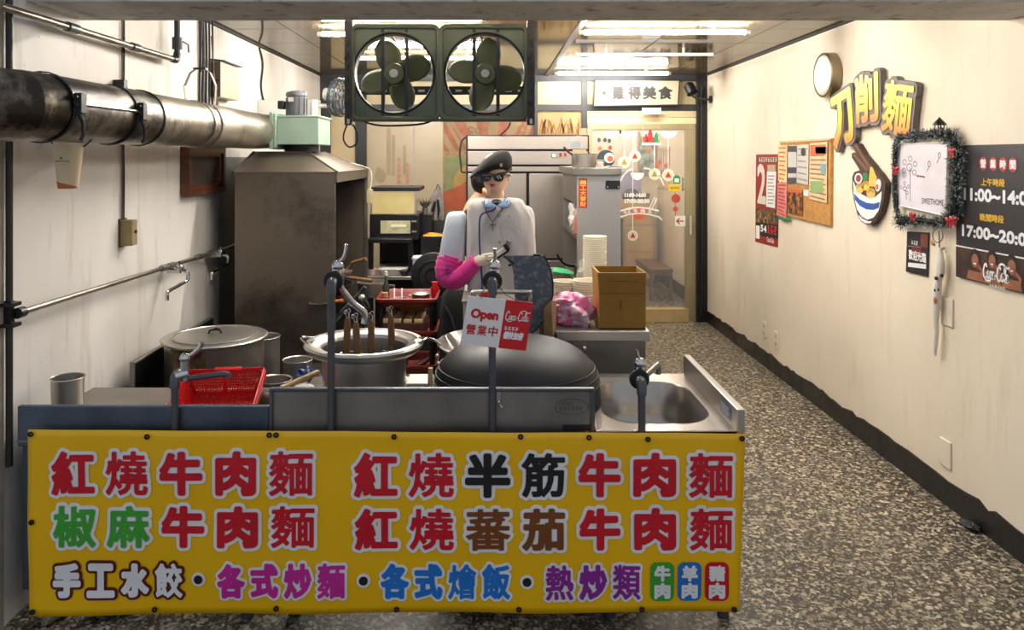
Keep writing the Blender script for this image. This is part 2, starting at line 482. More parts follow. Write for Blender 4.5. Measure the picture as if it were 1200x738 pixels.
M_floor = terrazzo()
M_wl = plaster('plaster_white', rgb(222,214,202), rgb(243,238,230), rgb(168,148,118))
M_wr = plaster('plaster_cream', rgb(226,211,187), rgb(240,227,205), rgb(206,187,154))
M_beam = grimy('sooty_concrete', rgb(200,196,190), rgb(44,40,37), .55, .72, .85, 0, 9)
M_steel = mat('stainless', rgb(190,185,178), .32, .85, .04, 1.5)
M_fridge = mat('fridge_steel', rgb(158,150,142), .42, .85, .06, 2)
M_steeld = mat('stainless_dull', rgb(140,135,128), .40, .85, .22, 3, .08, 25, rvar=.1)
M_steelh = grimy('stainless_smoked', rgb(112,102,90), rgb(48,42,36), .52, .75, .45, .75, 2.6)
M_blue_steel = mat('blue_grey_steel', rgb(92,102,116), .40, .7, .18, 4, .05, 30, rvar=.1)
M_sink = mat('sink_steel', rgb(178,170,160), .27, .92, .05, 3)
M_chrome = mat('chrome', rgb(200,200,200), .12, 1, .04, 5)
M_pipe = mat('grey_pipe', rgb(88,90,94), .42, .6, .15, 8, .05)
M_duct = grimy('galvanised_duct', rgb(166,158,142), rgb(34,29,25), .53, .68, .36, .8, 4.2)
M_duct2 = grimy('greasy_duct', rgb(140,130,114), rgb(26,22,19), .44, .58, .34, .75, 3.4)
M_black = mat('black', rgb(24,24,25), .5, 0, .2, 6)
M_blackm = mat('black_metal', rgb(26,27,29), .38, .3, .2, 6)
M_rubber = mat('black_rubber', rgb(20,20,20), .6, 0, .15, 12)
M_darkframe = mat('dark_frame', rgb(44,45,48), .45, .2, .12, 6)
M_mint = mat('mint_paint', rgb(158,182,164), .48, .1, .07, 5, .03)
M_olive = mat('olive_green_paint', rgb(100,106,86), .5, .1, .12, 7, .04)
M_olived = mat('olive_blade', rgb(84,88,58), .5, .05, .10, 6)
M_angle = mat('slotted_angle_paint', rgb(66,62,58), .55, .3, .15, 12)
M_grey = mat('grey_plastic', rgb(88,90,96), .4, 0, .08, 5)
M_white = mat('white_plastic', rgb(226,222,214), .42, 0, .04, 5)
M_cream = mat('cream_board', rgb(186,166,130), .55, 0, .05, 3)
M_paper = mat('white_paper', rgb(232,228,224), .7, 0, .03, 5)
M_wood = mat('brown_wood', rgb(88,48,28), .45, 0, .25, 5, .08, 40, stretch=(1,8,8))
M_handle = mat('oiled_wood_handle', rgb(122,82,44), .5, 0, .22, 14, .05, 40, stretch=(3,3,.6))
M_pale = mat('pale_wood', rgb(208,176,128), .55, 0, .12, 4, .05, 40, stretch=(8,1,1))
M_redp = mat('red_plastic', rgb(214,26,24), .34, 0, .08, 6, coat=.2)
M_redt = mat('brick_red_plastic', rgb(132,46,38), .42, 0, .1, 6)
M_yellow = mat('yellow_vinyl', rgb(246,190,0), .42, 0, .03, 2.2, .05, 14)
M_skin = mat('mannequin_skin', rgb(232,188,158), .5, 0, .03, 5, sss=.1)
M_shirt = mat('white_shirt', rgb(202,196,190), .75, 0, .05, 5, .6, 16, sheen=.2, stretch=(1.6,1,.7))
M_shirtb = mat('bright_white_cloth', rgb(216,224,230), .7, 0, .03, 5, .08, 18)
M_pink = mat('magenta_cloth', rgb(214,44,138), .7, 0, .12, 9, .2, 26, sheen=.2)
M_cap = mat('black_wool', rgb(34,33,32), .85, 0, .18, 20, .2, 80)
M_glass = mat('clear_glass', rgb(225,228,226), .05, 0, 0, 1, alpha=.10)
M_kraft = mat('kraft_cardboard', rgb(150,110,38), .75, 0, .08, 6, .05, 50)
M_wok = mat('seasoned_wok', rgb(32,33,35), .52, .25, .25, 5, .06, 24, rvar=.1)
M_lamp3 = mat('lit_tube_aged', (1.0,.945,.87,1), emit=TUBE*.6)  # front tubes turned down so the upper white wall stays less bright
M_lamp2 = mat('lit_tube_dim', (1.0,.94,.85,1), emit=TUBE*.36)
M_lamp = mat('lit_tube', (1.0,.945,.87,1), emit=TUBE)
# ================================================================== the setting
struct('floor', MB().box(-4.2, 4.2, -3.0, 11.2, -0.12, 0.0), M_floor, smooth=False)
struct('wall_left', MB().box(XL-0.25, XL, 2.52, YB+.1, 0, 3.2), M_wl, smooth=False)
struct('wall_right', MB().box(XR, XR+0.25, 1.6, 9.9, 0, 3.2), M_wr, smooth=False)
struct('trim_1', MB().box(XL-0.25, XR+0.25, 2.74, 3.12, 2.155, 3.2), M_beam, smooth=False, label='sooty grey concrete beam across the shop front')
# ceiling: a slab with panels of its own, dark joints between
M_slab = mat('ceiling_void', rgb(52,47,42), .8)
M_panel = mat('ceiling_panel', rgb(98,85,66), .075, 0, .16, 1.2, .006, 4, spec=.1, rvar=.02)
ceil_o = struct('ceiling', MB().box(XL-.25, XR+.25, 3.12, YB+.1, CEIL+.012, CEIL+.10), M_slab, smooth=False, label='grimy ceiling of square panels')
src = None
xs = [-1.86+.6*i for i in range(7)]; ys = [3.0+.6*i for i in range(8)]
for x in xs:
    for y in ys:
        x0 = max(x, XL+.003); x1 = min(x+.6, XR-.003); y0 = max(y, 3.125); y1 = min(y+.6, YB-.003)
        if x1-x0 < .05 or y1-y0 < .05: continue
        full = abs(x1-x0-.6) < 1e-6 and abs(y1-y0-.6) < 1e-6
        if full and src is not None:
            share('panel', src[0], ceil_o, (x-src[1], y-src[2], 0)); continue
        p = obj('panel', MB().box(x0+.004, x1-.004, y0+.004, y1-.004, CEIL, CEIL+.014), M_panel, ceil_o, smooth=False)
        if full: src = (p, x, y)
obj('trunking', MB().box(.525, .56, 3.13, 7.45, CEIL-.012, CEIL), mat('grey_trunking', rgb(112,102,88), .5), ceil_o, bevel=.002)
# dark strip where ceiling panels meet the walls
obj('edge_strip', MB().box(XL, XL+.018, 3.125, 7.49, CEIL-.014, CEIL+.004), M_slab, ceil_o)
obj('edge_strip', MB().box(XR-.018, XR, 3.125, 7.49, CEIL-.014, CEIL+.004), M_slab, ceil_o)

# baseboard: black paint with a ragged top edge
random.seed(3)
mb = MB(); y = 1.6; top = []
while y < YB+.001:
    top.append((y, .118+random.uniform(-.014, .014))); y += random.uniform(.04, .13)
top.append((YB, .12))
for (ya, za), (yb, zb) in zip(top, top[1:]):
    mb.hexa([(XR-.008,ya,0),(XR,ya,0),(XR,yb,0),(XR-.008,yb,0),(XR-.008,ya,za),(XR,ya,za),(XR,yb,zb),(XR-.008,yb,zb)])
M_base = grimy('black_gloss_paint', rgb(20,19,19), rgb(120,106,84), .70, .78, .35, 0, 11)
struct('baseboard_right', mb, M_base, smooth=False, label='chipped black painted skirting with ragged top edge')
# shutter posts at the near end of the white wall
struct('trim_2', MB().box(XL-.02, XL+.012, 2.56, 2.60, 0, 2.3), mat('pale_post', rgb(176,166,146), .6, 0, .2, 7), smooth=False, label='pale vertical shutter rail at the shop front')
struct('trim_3', MB().cyl((XL+.024, 2.61, .55), (XL+.024, 2.61, 2.3), .0115, n=14), mat('dark_grey_pipe', rgb(58,56,54), .5, .4), smooth=False, label='dark vertical shutter rail with pipe bracket')
# bare wall behind the stove hood
struct('trim_4', MB().box(XL, XL+.006, 4.68, 5.75, .35, 1.60), mat('blue_grey_sheet', rgb(118,124,128), .5, .3, .2, 3), smooth=False, label='blue-grey metal wall sheet behind the stove hood')

# ------------------------------------------------------------------ back partition (glazed) at YB
def BX(px): return (px-CX)*YB/F
def BZ(py): return H-(py-CY)*YB/F
FB = frame((0, YB, 0), (1,0,0))       # normal points to the viewer (-Y)
wb = thing('wall_back', None, None, (0, YB, 0), kind='structure')
def bx(name, px0, px1, py0, py1, y0, y1, m, parent=wb, bevel=0):
    return obj(name, MB().box(BX(px0), BX(px1), YB+y0, YB+y1, BZ(py1), BZ(py0)), m, parent, smooth=False, bevel=bevel)
zf = 184+H*F/YB       # floor line in px
for a, b_ in ((375,388), (417,430), (625,630)):
    bx('post', a, b_, 88, zf, -.03, .05, M_darkframe)
bx('post', 681, 688, 88, 150, -.03, .05, M_darkframe)
bx('post', 815, 827, 88, zf, -.06, .05, M_blackm)
bx('rail', 383, 827, 86, 95.5, -.028, .05, M_darkframe)
bx('rail', 430, 827, 122.5, 130, -.028, .05, M_darkframe)
M_frost = mat('frosted_pane', rgb(172,157,130), .35, 0, .05, 3, emit=0)
lit = mat('daylit_pane', rgb(168,152,114), .4, emit=.06)  # faint emission stands in for light coming through the panes
for a, b_ in ((430,500), (500,565), (565,625), (630,681), (688,815)):
    bx('pane', a, b_, 95.5, 122.5, 0, .012, lit)
bx('panel', 388, 417, 95.5, zf, 0, .02, M_cream)
# frosted acrylic panels with faded print
bx('panel', 430, 484.5, 130, zf, 0, .02, M_frost)
bx('panel', 485.5, 519, 130, zf, 0, .02, M_frost)
M_fade = mat('faded_print', rgb(150,134,104), .6)
M_fader = mat('faded_red_print', rgb(172,104,86), .6)
mb = MB(); mr = MB()
for a, b_, c, d in ((453,458,150,205), (459,463,158,206), (472,476,170,205), (441,446,196,208)):
    patch(mb, FB, BX(a), BX(b_), BZ(d), BZ(c), .002)
shape(mb, FB, circ(BX(446), BZ(206), .055, .07), .0025)
flat('print', mb, M_fade, wb)
marks(mr, FB, BX(464.5), BX(471), BZ(216), BZ(184), .003, 5, True)
marks(mr, FB, BX(474.5), BX(480.5), BZ(216), BZ(190), .003, 4, True)
flat('lettering', mr, M_fader, wb)
# mural of printed sun rays
mu = bx('mural', 519, 625, 130, zf, .0, .02, mat('mural_ground', rgb(140,118,84), .7, 0, .2, 6))
mb = MB(); cxm, czm = BX(575), BZ(215)
for k in range(9):
    a0 = math.radians(28+k*16); a1 = a0+math.radians(8)
    pts = []
    for a, r in ((a0,.28),(a1,.28),(a1,.98),(a0,.98)):
        pts.append((max(BX(520), min(BX(624), cxm+r*math.cos(a))), min(BZ(131), czm+r*math.sin(a))))
    shape(mb, FB, pts, .002)
flat('print', mb, mat('mural_red', rgb(150,88,66), .7, 0, .15, 12), mu)
flat('print', patch(MB(), FB, BX(521.5), BX(560), BZ(250), BZ(178), .003), mat('mural_green', rgb(122,126,84), .7, 0, .15, 9), mu)
flat('print', shape(MB(), FB, [(BX(x), BZ(y)) for x, y in ((529,228),(533,205),(541,196),(551,190),(551,222))], .004), mat('mural_gold', rgb(164,132,72), .7, 0, .15, 9), mu)
flat('print', shape(MB(), FB, [(BX(x), BZ(y)) for x, y in ((520,225),(540,217),(552,208),(552,234),(543,246),(520,247))], .005), mat('mural_orange', rgb(164,80,50), .7, 0, .12, 12), mu)
flat('print', patch(MB(), FB, BX(519.5), BX(560), BZ(184), BZ(177), .006), mat('mural_sand', rgb(150,124,82), .7, 0, .2, 30), mu)
mb = MB()
for (cx, cz, r) in ((568,147,.05),(552,152,.03),(560,153,.03),(612,152,.045)):
    for rr in (r, r*.6):
        stroke_line(mb, FB, circ(BX(cx), BZ(cz), rr, n=14), .006, .004)
flat('print', mb, mat('mural_brown', rgb(110,86,48), .7), mu)
# wheat mural between posts
mw = bx('mural', 630, 681, 130, 200, .0, .02, mat('wheat_ground', rgb(160,136,92), .7, 0, .12, 5))
mb = MB(); random.seed(5)
for k in range(34):
    x = BX(632+k*1.42); h = random.uniform(.08,.17); l = random.uniform(-.05,.05)
    stroke_line(mb, FB, [(x, BZ(158)), (max(BX(631),min(BX(680),x+l*.5)), BZ(158)+h*.6), (max(BX(631),min(BX(680),x+l)), BZ(158)+h)], .010, .003)
flat('print', mb, mat('wheat_print', rgb(136,96,50), .7, 0, .25, 30), mw)
# boards above the door
bx('board', 688, 815, 130, 137.6, -.02, .03, M_cream)
bx('board', 688, 815, 138.2, 145, -.02, .03, mat('beige_board', rgb(214,192,150), .5, 0, .06, 4))
# wall section hidden behind the cabinet, below and beside the door
bx('panel', 625, 688, 200, zf, .0, .02, M_cream)

# ------------------------------------------------------------------ glass door and the room behind it
M_olf = mat('olive_aluminium', rgb(156,144,112), .4, .4, .06, 5)
dr = thing('door_1', 'glazed sliding door covered in festive stickers', None, (BX(750), YB, 0), kind='structure')
bx('door_frame', 688, 815, 145, 152, -.02, .03, M_olf, dr, .003)
bx('door_frame', 688, 692.5, 152, zf, -.02, .03, M_olf, dr, .003)
bx('door_frame', 803, 815, 152, zf, -.02, .03, M_olf, dr, .003)
bx('sill', 688, 806, 361, zf, -.05, .06, mat('sill_board', rgb(178,154,108), .5, 0, .1, 6), dr, .003)
hd = bx('door_handle', 806.5, 810, 252, 275, -.04, -.02, M_chrome, dr, .003)
gl = bx('pane', 692.5, 803, 152, 361, .004, .010, M_glass, dr)
FG = FB
M_st_w = mat('sticker_white', rgb(238,236,228), .6); M_st_r = mat('sticker_red', rgb(190,44,36), .6)
M_st_g = mat('sticker_green', rgb(34,128,80), .6); M_st_y = mat('sticker_yellow', rgb(232,186,30), .6); M_st_b = mat('sticker_dark', rgb(50,60,66), .6)
M_st_o = mat('sticker_orange', rgb(214,98,52), .6)
mb = MB()
for c in (718, 736, 761, 783):
    shape(mb, FG, circ(BX(c), BZ(153), .09, .075, 16, PI, 2*PI), .001)
flat('lace_sticker', mb, M_st_w, dr)
def bauble(px, py, r, fill, deco):
    q = MB(); shape(q, FG, circ(BX(px), BZ(py), r), .001); flat('bauble_sticker', q, M_st_w, dr)
    q = MB(); shape(q, FG, circ(BX(px), BZ(py), r*.80), .002); s_ = flat('bauble_sticker', q, fill, dr)
    q = MB(); shape(q, FG, [(BX(px)-r*.5, BZ(py)-r*.4), (BX(px)+r*.5, BZ(py)-r*.4), (BX(px), BZ(py)+r*.6)], .003)
    flat('bauble_motif', q, deco, s_)
    q = MB(); stroke_line(q, FG, [(BX(px), BZ(py)+r), (BX(px), BZ(158))], .006, .0008)
    flat('ribbon_sticker', q, M_st_w, dr)
M_bg = mat('sticker_beige', rgb(220,206,170), .6)
bauble(731.5, 190, .058, M_bg, mat('sticker_gold', rgb(170,132,40), .6))
bauble(744, 183, .056, M_bg, M_st_r)
bauble(767, 204, .056, M_bg, mat('sticker_olive', rgb(128,136,60), .6))
bauble(783, 205, .058, M_bg, M_st_r)
bauble(741.5, 276, .050, M_bg, M_st_r)
q = MB(); shape(q, FG, circ(BX(710), BZ(186), .088), .001); flat('round_sticker', q, M_st_b, dr)
q = MB(); shape(q, FG, circ(BX(714), BZ(185), .05), .002); flat('round_sticker', q, M_st_w, dr)
q = MB(); shape(q, FG, circ(BX(715), BZ(186), .03), .003); flat('round_sticker', q, M_st_o, dr)
for px, py, m in ((702,164,M_st_b),(709,164,M_st_b),(714,165,M_st_b),(703,174,M_st_o),(715,173,M_st_r),(760,176,M_st_o),(771,193,M_st_o)):
    q = MB(); shape(q, FG, circ(BX(px), BZ(py), .018, .022, 8), .001); flat('small_sticker', q, m, dr)
for i, (px, m, s_) in enumerate(((762, M_st_r, 1.0), (769, M_st_g, .8), (757, M_st_r, .7))):   # fir trees at the top
    q = MB()
    for k in range(3):
        w_ = (.055-.012*k)*s_; z0 = BZ(168)+.04*k*s_
        shape(q, FG, [(BX(px)-w_, z0), (BX(px)+w_, z0), (BX(px), z0+.07*s_)], .002+.0005*k)
    flat('tree_sticker', q, m, dr)
q = MB(); patch(q, FG, BX(752), BX(775), BZ(170), BZ(167), .004); flat('greeting_sticker', q, M_st_w, dr)
q = MB(); shape(q, FG, circ(BX(793), BZ(209.5), .035), .001); patch(q, FG, BX(789), BX(797), BZ(215), BZ(207), .0012); flat('shop_sticker', q, M_st_g, dr)
q = MB(); patch(q, FG, BX(790.5), BX(795.5), BZ(213.5), BZ(209), .002); flat('shop_sticker', q, M_st_w, dr)
q = MB(); patch(q, FG, BX(783.5), BX(797), BZ(224), BZ(216), .002); flat('shop_sticker', q, M_st_y, dr)
q = MB(); marks(q, FG, BX(785), BX(796), BZ(221.3), BZ(218.8), .003, 5); flat('lettering', q, M_st_b, dr)
q = MB()
marks(q, FG, BX(798.5), BX(801.8), BZ(224), BZ(208), .003, 4, True)
flat('lettering', q, M_st_b, dr)
q = MB(); shape(q, FG, circ(BX(792), BZ(232.5), .043), .001); shape(q, FG, circ(BX(791.5), BZ(244.8), .026, .022), .001); patch(q, FG, BX(791.2), BX(791.9), BZ(256), BZ(225), .0008)
flat('charm_sticker', q, mat('sticker_rust', rgb(176,70,48), .6), dr)
q = MB(); patch(q, FG, BX(791), BX(803), BZ(265), BZ(253), .001); flat('arrow_sticker', q, M_st_w, dr)
q = MB(); stroke_line(q, FG, [(BX(801), BZ(259)), (BX(793.5), BZ(259))], .012, .002)
stroke_line(q, FG, [(BX(796.5), BZ(255.5)), (BX(793), BZ(259)), (BX(796.5), BZ(262.5))], .012, .002); flat('arrow_sticker', q, M_st_r, dr)
# bowl-shaped window lettering
q = MB()
stroke_line(q, FG, circ(BX(745), BZ(226), .17, .24, 14, PI*.95, PI*.55), .014, .001)
stroke_line(q, FG, circ(BX(755), BZ(226), .2, .24, 14, PI*.5, PI*.1), .014, .001)
shape(q, FG, circ(BX(747), BZ(202.5), .066, .07, 14, PI, 2*PI), .001)
stroke_line(q, FG, [(BX(727), BZ(247)), (BX(737), BZ(244)), (BX(748), BZ(243)), (BX(760), BZ(244)), (BX(772), BZ(247))], .016, .001)
stroke_line(q, FG, [(BX(727), BZ(254)), (BX(737), BZ(251)), (BX(748), BZ(250)), (BX(760), BZ(251)), (BX(772), BZ(254)), (BX(776), BZ(258))], .014, .001)
stroke_line(q, FG, [(BX(764), BZ(244)), (BX(770), BZ(232))], .012, .001); stroke_line(q, FG, [(BX(761), BZ(244)), (BX(767), BZ(231))], .010, .001)
flat('noodle_bowl_sticker', q, M_st_w, dr)
q = MB(); patch(q, FG, BX(741), BX(757), BZ(251), BZ(244), .0008); shape(q, FG, circ(BX(749), BZ(251), .06, .05, 12, PI, 2*PI), .0009); flat('noodle_bowl_sticker', q, M_st_o, dr)
q = MB(); letters(q, '牛', FG, BX(742), BX(747.5), BZ(250.2), BZ(244.6), .003, .002); letters(q, '肉', FG, BX(750.5), BX(756), BZ(250.2), BZ(244.6), .003, .002); marks(q, FG, BX(730), BX(740), BZ(250), BZ(245), .003, 2); marks(q, FG, BX(759), BX(764), BZ(250), BZ(245), .003, 1); flat('lettering', q, M_st_w, dr)
q = MB(); letters(q, '11:00-14:00', FG, BX(732), BX(757), BZ(231), BZ(226), .003, .003); letters(q, '17:00-20:30', FG, BX(732), BX(761), BZ(238), BZ(233), .003, .003); flat('lettering', q, M_st_w, dr)

# dining room behind the glass
struct('wall_dining_back', MB().box(.55, XR, 9.69, 9.9, 0, 2.6), M_wr, smooth=False)
struct('wall_dining_left', MB().box(.55, .70, 7.62, 9.69, 0, 2.6), M_wr, smooth=False)
struct('ceiling_dining', MB().box(.55, XR, 7.58, 9.9, 2.6, 2.7), M_cream, smooth=False)
struct('floor_dining', MB().box(.70, XR, 7.58, 9.69, 0.0, .06), M_floor, smooth=False)
struct('baseboard_dining', MB().box(XR-.012, XR, 7.58, 9.69, .06, .20), M_base, smooth=False)
# ================================================================== tube lights under the ceiling
def tube_light(name, x0, x1, y, label, z=2.352, on=True, m=None):
    t = thing(name, label, 'light', ((x0+x1)/2, y, z-.02), group='ceiling tube lights')
    obj('tube', MB().cyl((x0+.02, y, z), (x1-.02, y, z), .013, n=10), (m or M_lamp) if on else M_white, t)
    for x in (x0, x1-.03):
        obj('end_cap', MB().cyl((x, y, z), (x+.03, y, z), .015, n=10), M_white, t)
    for x in (x0+.22, x1-.22):
        obj('clip', MB().box(x-.006, x+.006, y-.008, y+.008, z+.012, CEIL), M_white, t)
    return t
def TX(px, Y): return (px-CX)*Y/F
tube_light('tube_light', TX(679,4.63), TX(879,4.63), 4.63, 'long lit ceiling tube nearest the beam on the calligraphy sign side')
tube_light('tube_light', TX(650,6.9), TX(786,6.9), 6.9, 'lit ceiling tube just in front of the calligraphy sign')
tube_light('tube_light', TX(372,4.70), TX(570,4.70), 4.70, 'lit ceiling tube above and behind the green exhaust fans, nearer one')
tube_light('tube_light', TX(418,5.83), TX(582,5.83), 5.83, 'lit ceiling tube behind the green exhaust fans, farther one')
tube_light('tube_light', TX(675,5.63), TX(836,5.63), 5.63, 'unlit white ceiling tube between the two lit ones', on=False)
tube_light('tube_light', TX(679,3.66)*1.1, TX(679,3.66)*1.1+1.05, 3.66, 'lit ceiling tube tucked behind the beam on the cream wall side', m=M_lamp3)
tube_light('tube_light', -1.11, -.04, 3.66, 'lit ceiling tube tucked behind the beam above the exhaust fans', m=M_lamp3)
tube_light('dining_room_light', 1.0, 1.9, 8.2, 'lit tube lamp in the room behind the glass door', z=2.55, m=M_lamp2)
tube_light('dining_room_light', 1.0, 1.9, 9.3, 'farther lit tube lamp in the room behind the glass door', z=2.55, m=M_lamp2)
# ================================================================== extraction duct, blower and stove hood
AX, AZ, AR = -1.406, 1.756, .107
du = thing('extraction_duct', 'fat galvanised extraction duct stained with black grease under the beam', 'duct', (AX, 3.4, AZ-AR))
def ring(c, r, d, n=28):
    d = Vector(d).normalized(); u = Vector((0,0,1)); u = (u-d*u.dot(d)).normalized(); w_ = d.cross(u)
    return [Vector(c)+(u*math.cos(2*PI*j/n)+w_*math.sin(2*PI*j/n))*r for j in range(n)]
seams = [2.40, 2.83, 3.06, 3.62, 4.10, 4.52]
for i, (a, b_) in enumerate(zip(seams, seams[1:])):
    mb = MB().loft([ring((AX,a,AZ), AR+.0015*(i % 2), (0,1,0)), ring((AX,b_,AZ), AR+.0015*(i % 2), (0,1,0))], cap=False)
    obj('duct_section', mb, M_duct2 if i < 2 else M_duct, du)
# gored elbow leaving the frame
c0 = Vector((AX, 2.40, AZ)); prev = ring(c0, AR, (0,1,0)); d = Vector((0,-1,0)); c = c0
for k in range(4):
    ang = math.radians(17*(k+1)); d2 = Vector((-math.sin(ang), -math.cos(ang), 0)); c2 = c+d2*.085
    cur = ring(c2, AR+.002, -d2)
    obj('elbow_gore', MB().loft([prev, cur], cap=False), M_duct2, du); prev = cur; c = c2
# turned end towards the blower
mb = MB().loft([ring((AX,4.52,AZ), AR, (0,1,0)), ring((AX+.004,4.60,AZ), AR, (.15,1,0)), ring((AX+.03,4.66,AZ), AR*.98, (.6,1,0)), ring((AX+.072,4.70,AZ), AR*.95, (1,.5,0))], cap=True)
obj('duct_end', mb, M_duct, du)
for y in (2.40, 2.83, 3.06, 3.62):
    obj('seam_band', MB().loft([ring((AX,y-.008,AZ), AR+.002, (0,1,0)), ring((AX,y-.005,AZ), AR+.006, (0,1,0)), ring((AX,y+.005,AZ), AR+.006, (0,1,0)), ring((AX,y+.008,AZ), AR+.002, (0,1,0))], cap=False), M_blackm if y < 3.3 else M_duct, du)
# clamps with bolts on the first two bands, a rib between them
for y in (2.41, 2.84):
    cl = obj('clamp', MB().box(AX+AR-.002, AX+AR+.022, y-.016, y+.020, AZ-.02, AZ+.045).box(AX+AR+.002, AX+AR+.016, y-.022, y+.026, AZ-.002, AZ+.012), M_black, du, bevel=.003)
    obj('bolt', MB().cyl((AX+AR+.012, y-.03, AZ+.03), (AX+AR+.012, y+.03, AZ+.03), .006, n=8), M_blackm, cl)
    obj('drip_hook', MB().tube([(AX+AR+.008,y,AZ-.02),(AX+AR+.014,y+.012,AZ-.05),(AX+AR+.014,y+.014,AZ-.085),(AX+AR+.008,y+.008,AZ-.105)], .006, 8), M_black, cl)
obj('rib', MB().tube([(AX+AR+.002,2.43,AZ+.012),(AX+AR+.002,2.82,AZ+.012)], .005, 6), M_duct, du)
# strap hung from a rod, looped under the duct
yh = 3.72
hs = thing('duct_hanger', 'grey metal strap loop on a rod holding up the duct', 'hanger', (AX, yh, AZ+.1))
pts = [(AX-.0, yh, AZ+.30)]
lp = [Vector((AX, yh, AZ+.27))]
for k in range(0, 25):
    a = math.radians(52-284*k/24); lp.append(Vector((AX+(AR+.006)*math.cos(a), yh, AZ+(AR+.006)*math.sin(a))))
lp = [Vector((AX+.02, yh, AZ+.272)), Vector((AX+.05, yh, AZ+.25)), Vector((AX+.075,yh,AZ+.19))]+lp[1:]+[Vector((AX-.075,yh,AZ+.19)), Vector((AX-.05,yh,AZ+.25)), Vector((AX-.02,yh,AZ+.272))]
mb = MB(); rings = []
for i, p in enumerate(lp):
    dd = (lp[min(i+1,len(lp)-1)]-lp[max(i-1,0)]).normalized(); nn = Vector((0,1,0)).cross(dd)
    rings.append([p+Vector((0,-.012,0))-nn*.0012, p+Vector((0,.012,0))-nn*.0012, p+Vector((0,.012,0))+nn*.0012, p+Vector((0,-.012,0))+nn*.0012])
obj('strap', MB().loft(rings), mat('grey_strap', rgb(128,120,106), .5, .5), hs, smooth=False)
obj('rod', MB().cyl((AX, yh, AZ+.255), (AX+.008, yh, 2.41), .006, n=8), M_blackm, hs)
obj('clip', MB().box(AX-.03, AX+.03, yh-.014, yh+.014, AZ+.268, AZ+.276), M_blackm, hs)

# mint blower with motor
yb0, yb1 = 4.62, 4.96
bl = thing('blower', 'mint green extraction blower on top of the steel stove hood', 'blower', (-1.17, 4.8, 1.62))
obj('casing', MB().box(-1.285, -1.035, yb0, yb1, 1.675, 1.842), M_mint, bl, bevel=.004)
obj('flange', MB().box(-1.325, -1.303, yb0-.03, yb1, 1.648, 1.868).box(-1.302, -1.285, yb0-.025, yb1, 1.655, 1.86), M_mint, bl, bevel=.003)
obj('lid_lip', MB().box(-1.30, -1.028, yb0-.006, yb1+.006, 1.838, 1.850), M_mint, bl, bevel=.002)
obj('neck', MB().cyl((-1.18, 4.80, 1.632), (-1.18, 4.80, 1.676), .105, n=24), M_black, bl)
mt = obj('motor', MB().lathe([(0,0),(.066,0),(.068,.01),(.062,.012),(.061,.125),(.066,.128),(.066,.142),(.060,.152),(.03,.160),(0,.162)], (-1.205, 4.77, 1.85), 24), M_grey, bl)
for k in range(12):
    a = 2*PI*k/12
    obj('fin', MB().obox((-1.205+.063*math.cos(a), 4.77+.063*math.sin(a), 1.915), (.005,.0015,.05), Matrix.Rotation(a,3,'Z')), M_grey, mt, smooth=False)
obj('terminal_box', MB().box(-1.305, -1.268, 4.70, 4.76, 1.895, 1.945), M_blackm, bl, bevel=.004)
obj('rating_plate', MB().obox((-1.222, 4.7045, 1.952), (.018,.002,.013)), M_white, bl)
for x, z in ((-1.294,1.69),(-1.294,1.76),(-1.294,1.83)):
    obj('bolt', MB().cyl((x, yb0-.032, z), (x, yb0-.022, z), .005, n=8), M_mint, bl)

# stove hood: stainless booth with a low pyramid roof, open on the kitchen side
hx0, hx1, hy0, hy1, hz = -1.467, -.89, 4.40, 5.52, 1.515
hood = thing('stove_hood', 'tall smoke-stained stainless stove booth with a pyramid hood', 'hood', (-1.18, 4.9, 0))
obj('front_panel', MB().box(hx0, hx1, hy0, hy0+.012, .02, hz), M_steelh, hood, bevel=.002)
obj('rear_panel', MB().box(hx0, hx1, hy1-.012, hy1, .02, hz), M_steelh, hood, bevel=.002)
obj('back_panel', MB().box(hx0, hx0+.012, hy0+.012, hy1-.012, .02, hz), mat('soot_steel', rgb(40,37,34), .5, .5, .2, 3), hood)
obj('valance', MB().box(hx1-.008, hx1+.010, hy0-.002, hy1, hz-.062, hz), M_steelh, hood, bevel=.002)
tx0, tx1, ty0, ty1, tz = -1.43, -1.11, 4.64, 5.12, 1.632
B = [Vector((hx0-.006,hy0-.004,hz)), Vector((hx1+.012,hy0-.004,hz)), Vector((hx1+.012,hy1,hz)), Vector((hx0-.006,hy1,hz))]
T = [Vector((tx0,ty0,tz)), Vector((tx1,ty0,tz)), Vector((tx1,ty1,tz)), Vector((tx0,ty1,tz))]
for i in range(4):
    j = (i+1) % 4
    obj('roof_sheet', MB().add([B[i],B[j],T[j],T[i],B[i]-Vector((0,0,.006)),B[j]-Vector((0,0,.006)),T[j]-Vector((0,0,.006)),T[i]-Vector((0,0,.006))], [(0,1,2,3),(7,6,5,4),(0,4,5,1),(1,5,6,2),(2,6,7,3),(3,7,4,0)]), M_steelh, hood, smooth=False)
    obj('seam_rib', MB().tube([B[i],T[i]], .007, 6), M_steelh, hood)
obj('roof_cap', MB().box(tx0, tx1, ty0, ty1, tz-.006, tz+.002), M_steelh, hood)
obj('corner_post', MB().box(hx1-.012, hx1+.008, hy1-.025, hy1, .02, hz-.06), M_steeld, hood)
obj('switch_box', MB().box(hx1+.008, hx1+.045, hy1-.07, hy1+.0, 1.27, 1.37), mat('beige_plastic', rgb(170,158,122), .5), hood, bevel=.004)
obj('cable', MB().tube(spline([(hx1-.06,hy1-.3,1.56),(hx1+.02,hy1-.05,1.52),(hx1+.04,hy1-.03,1.46),(hx1+.03,hy1-.03,1.37)]), .003, 6), M_white, hood)
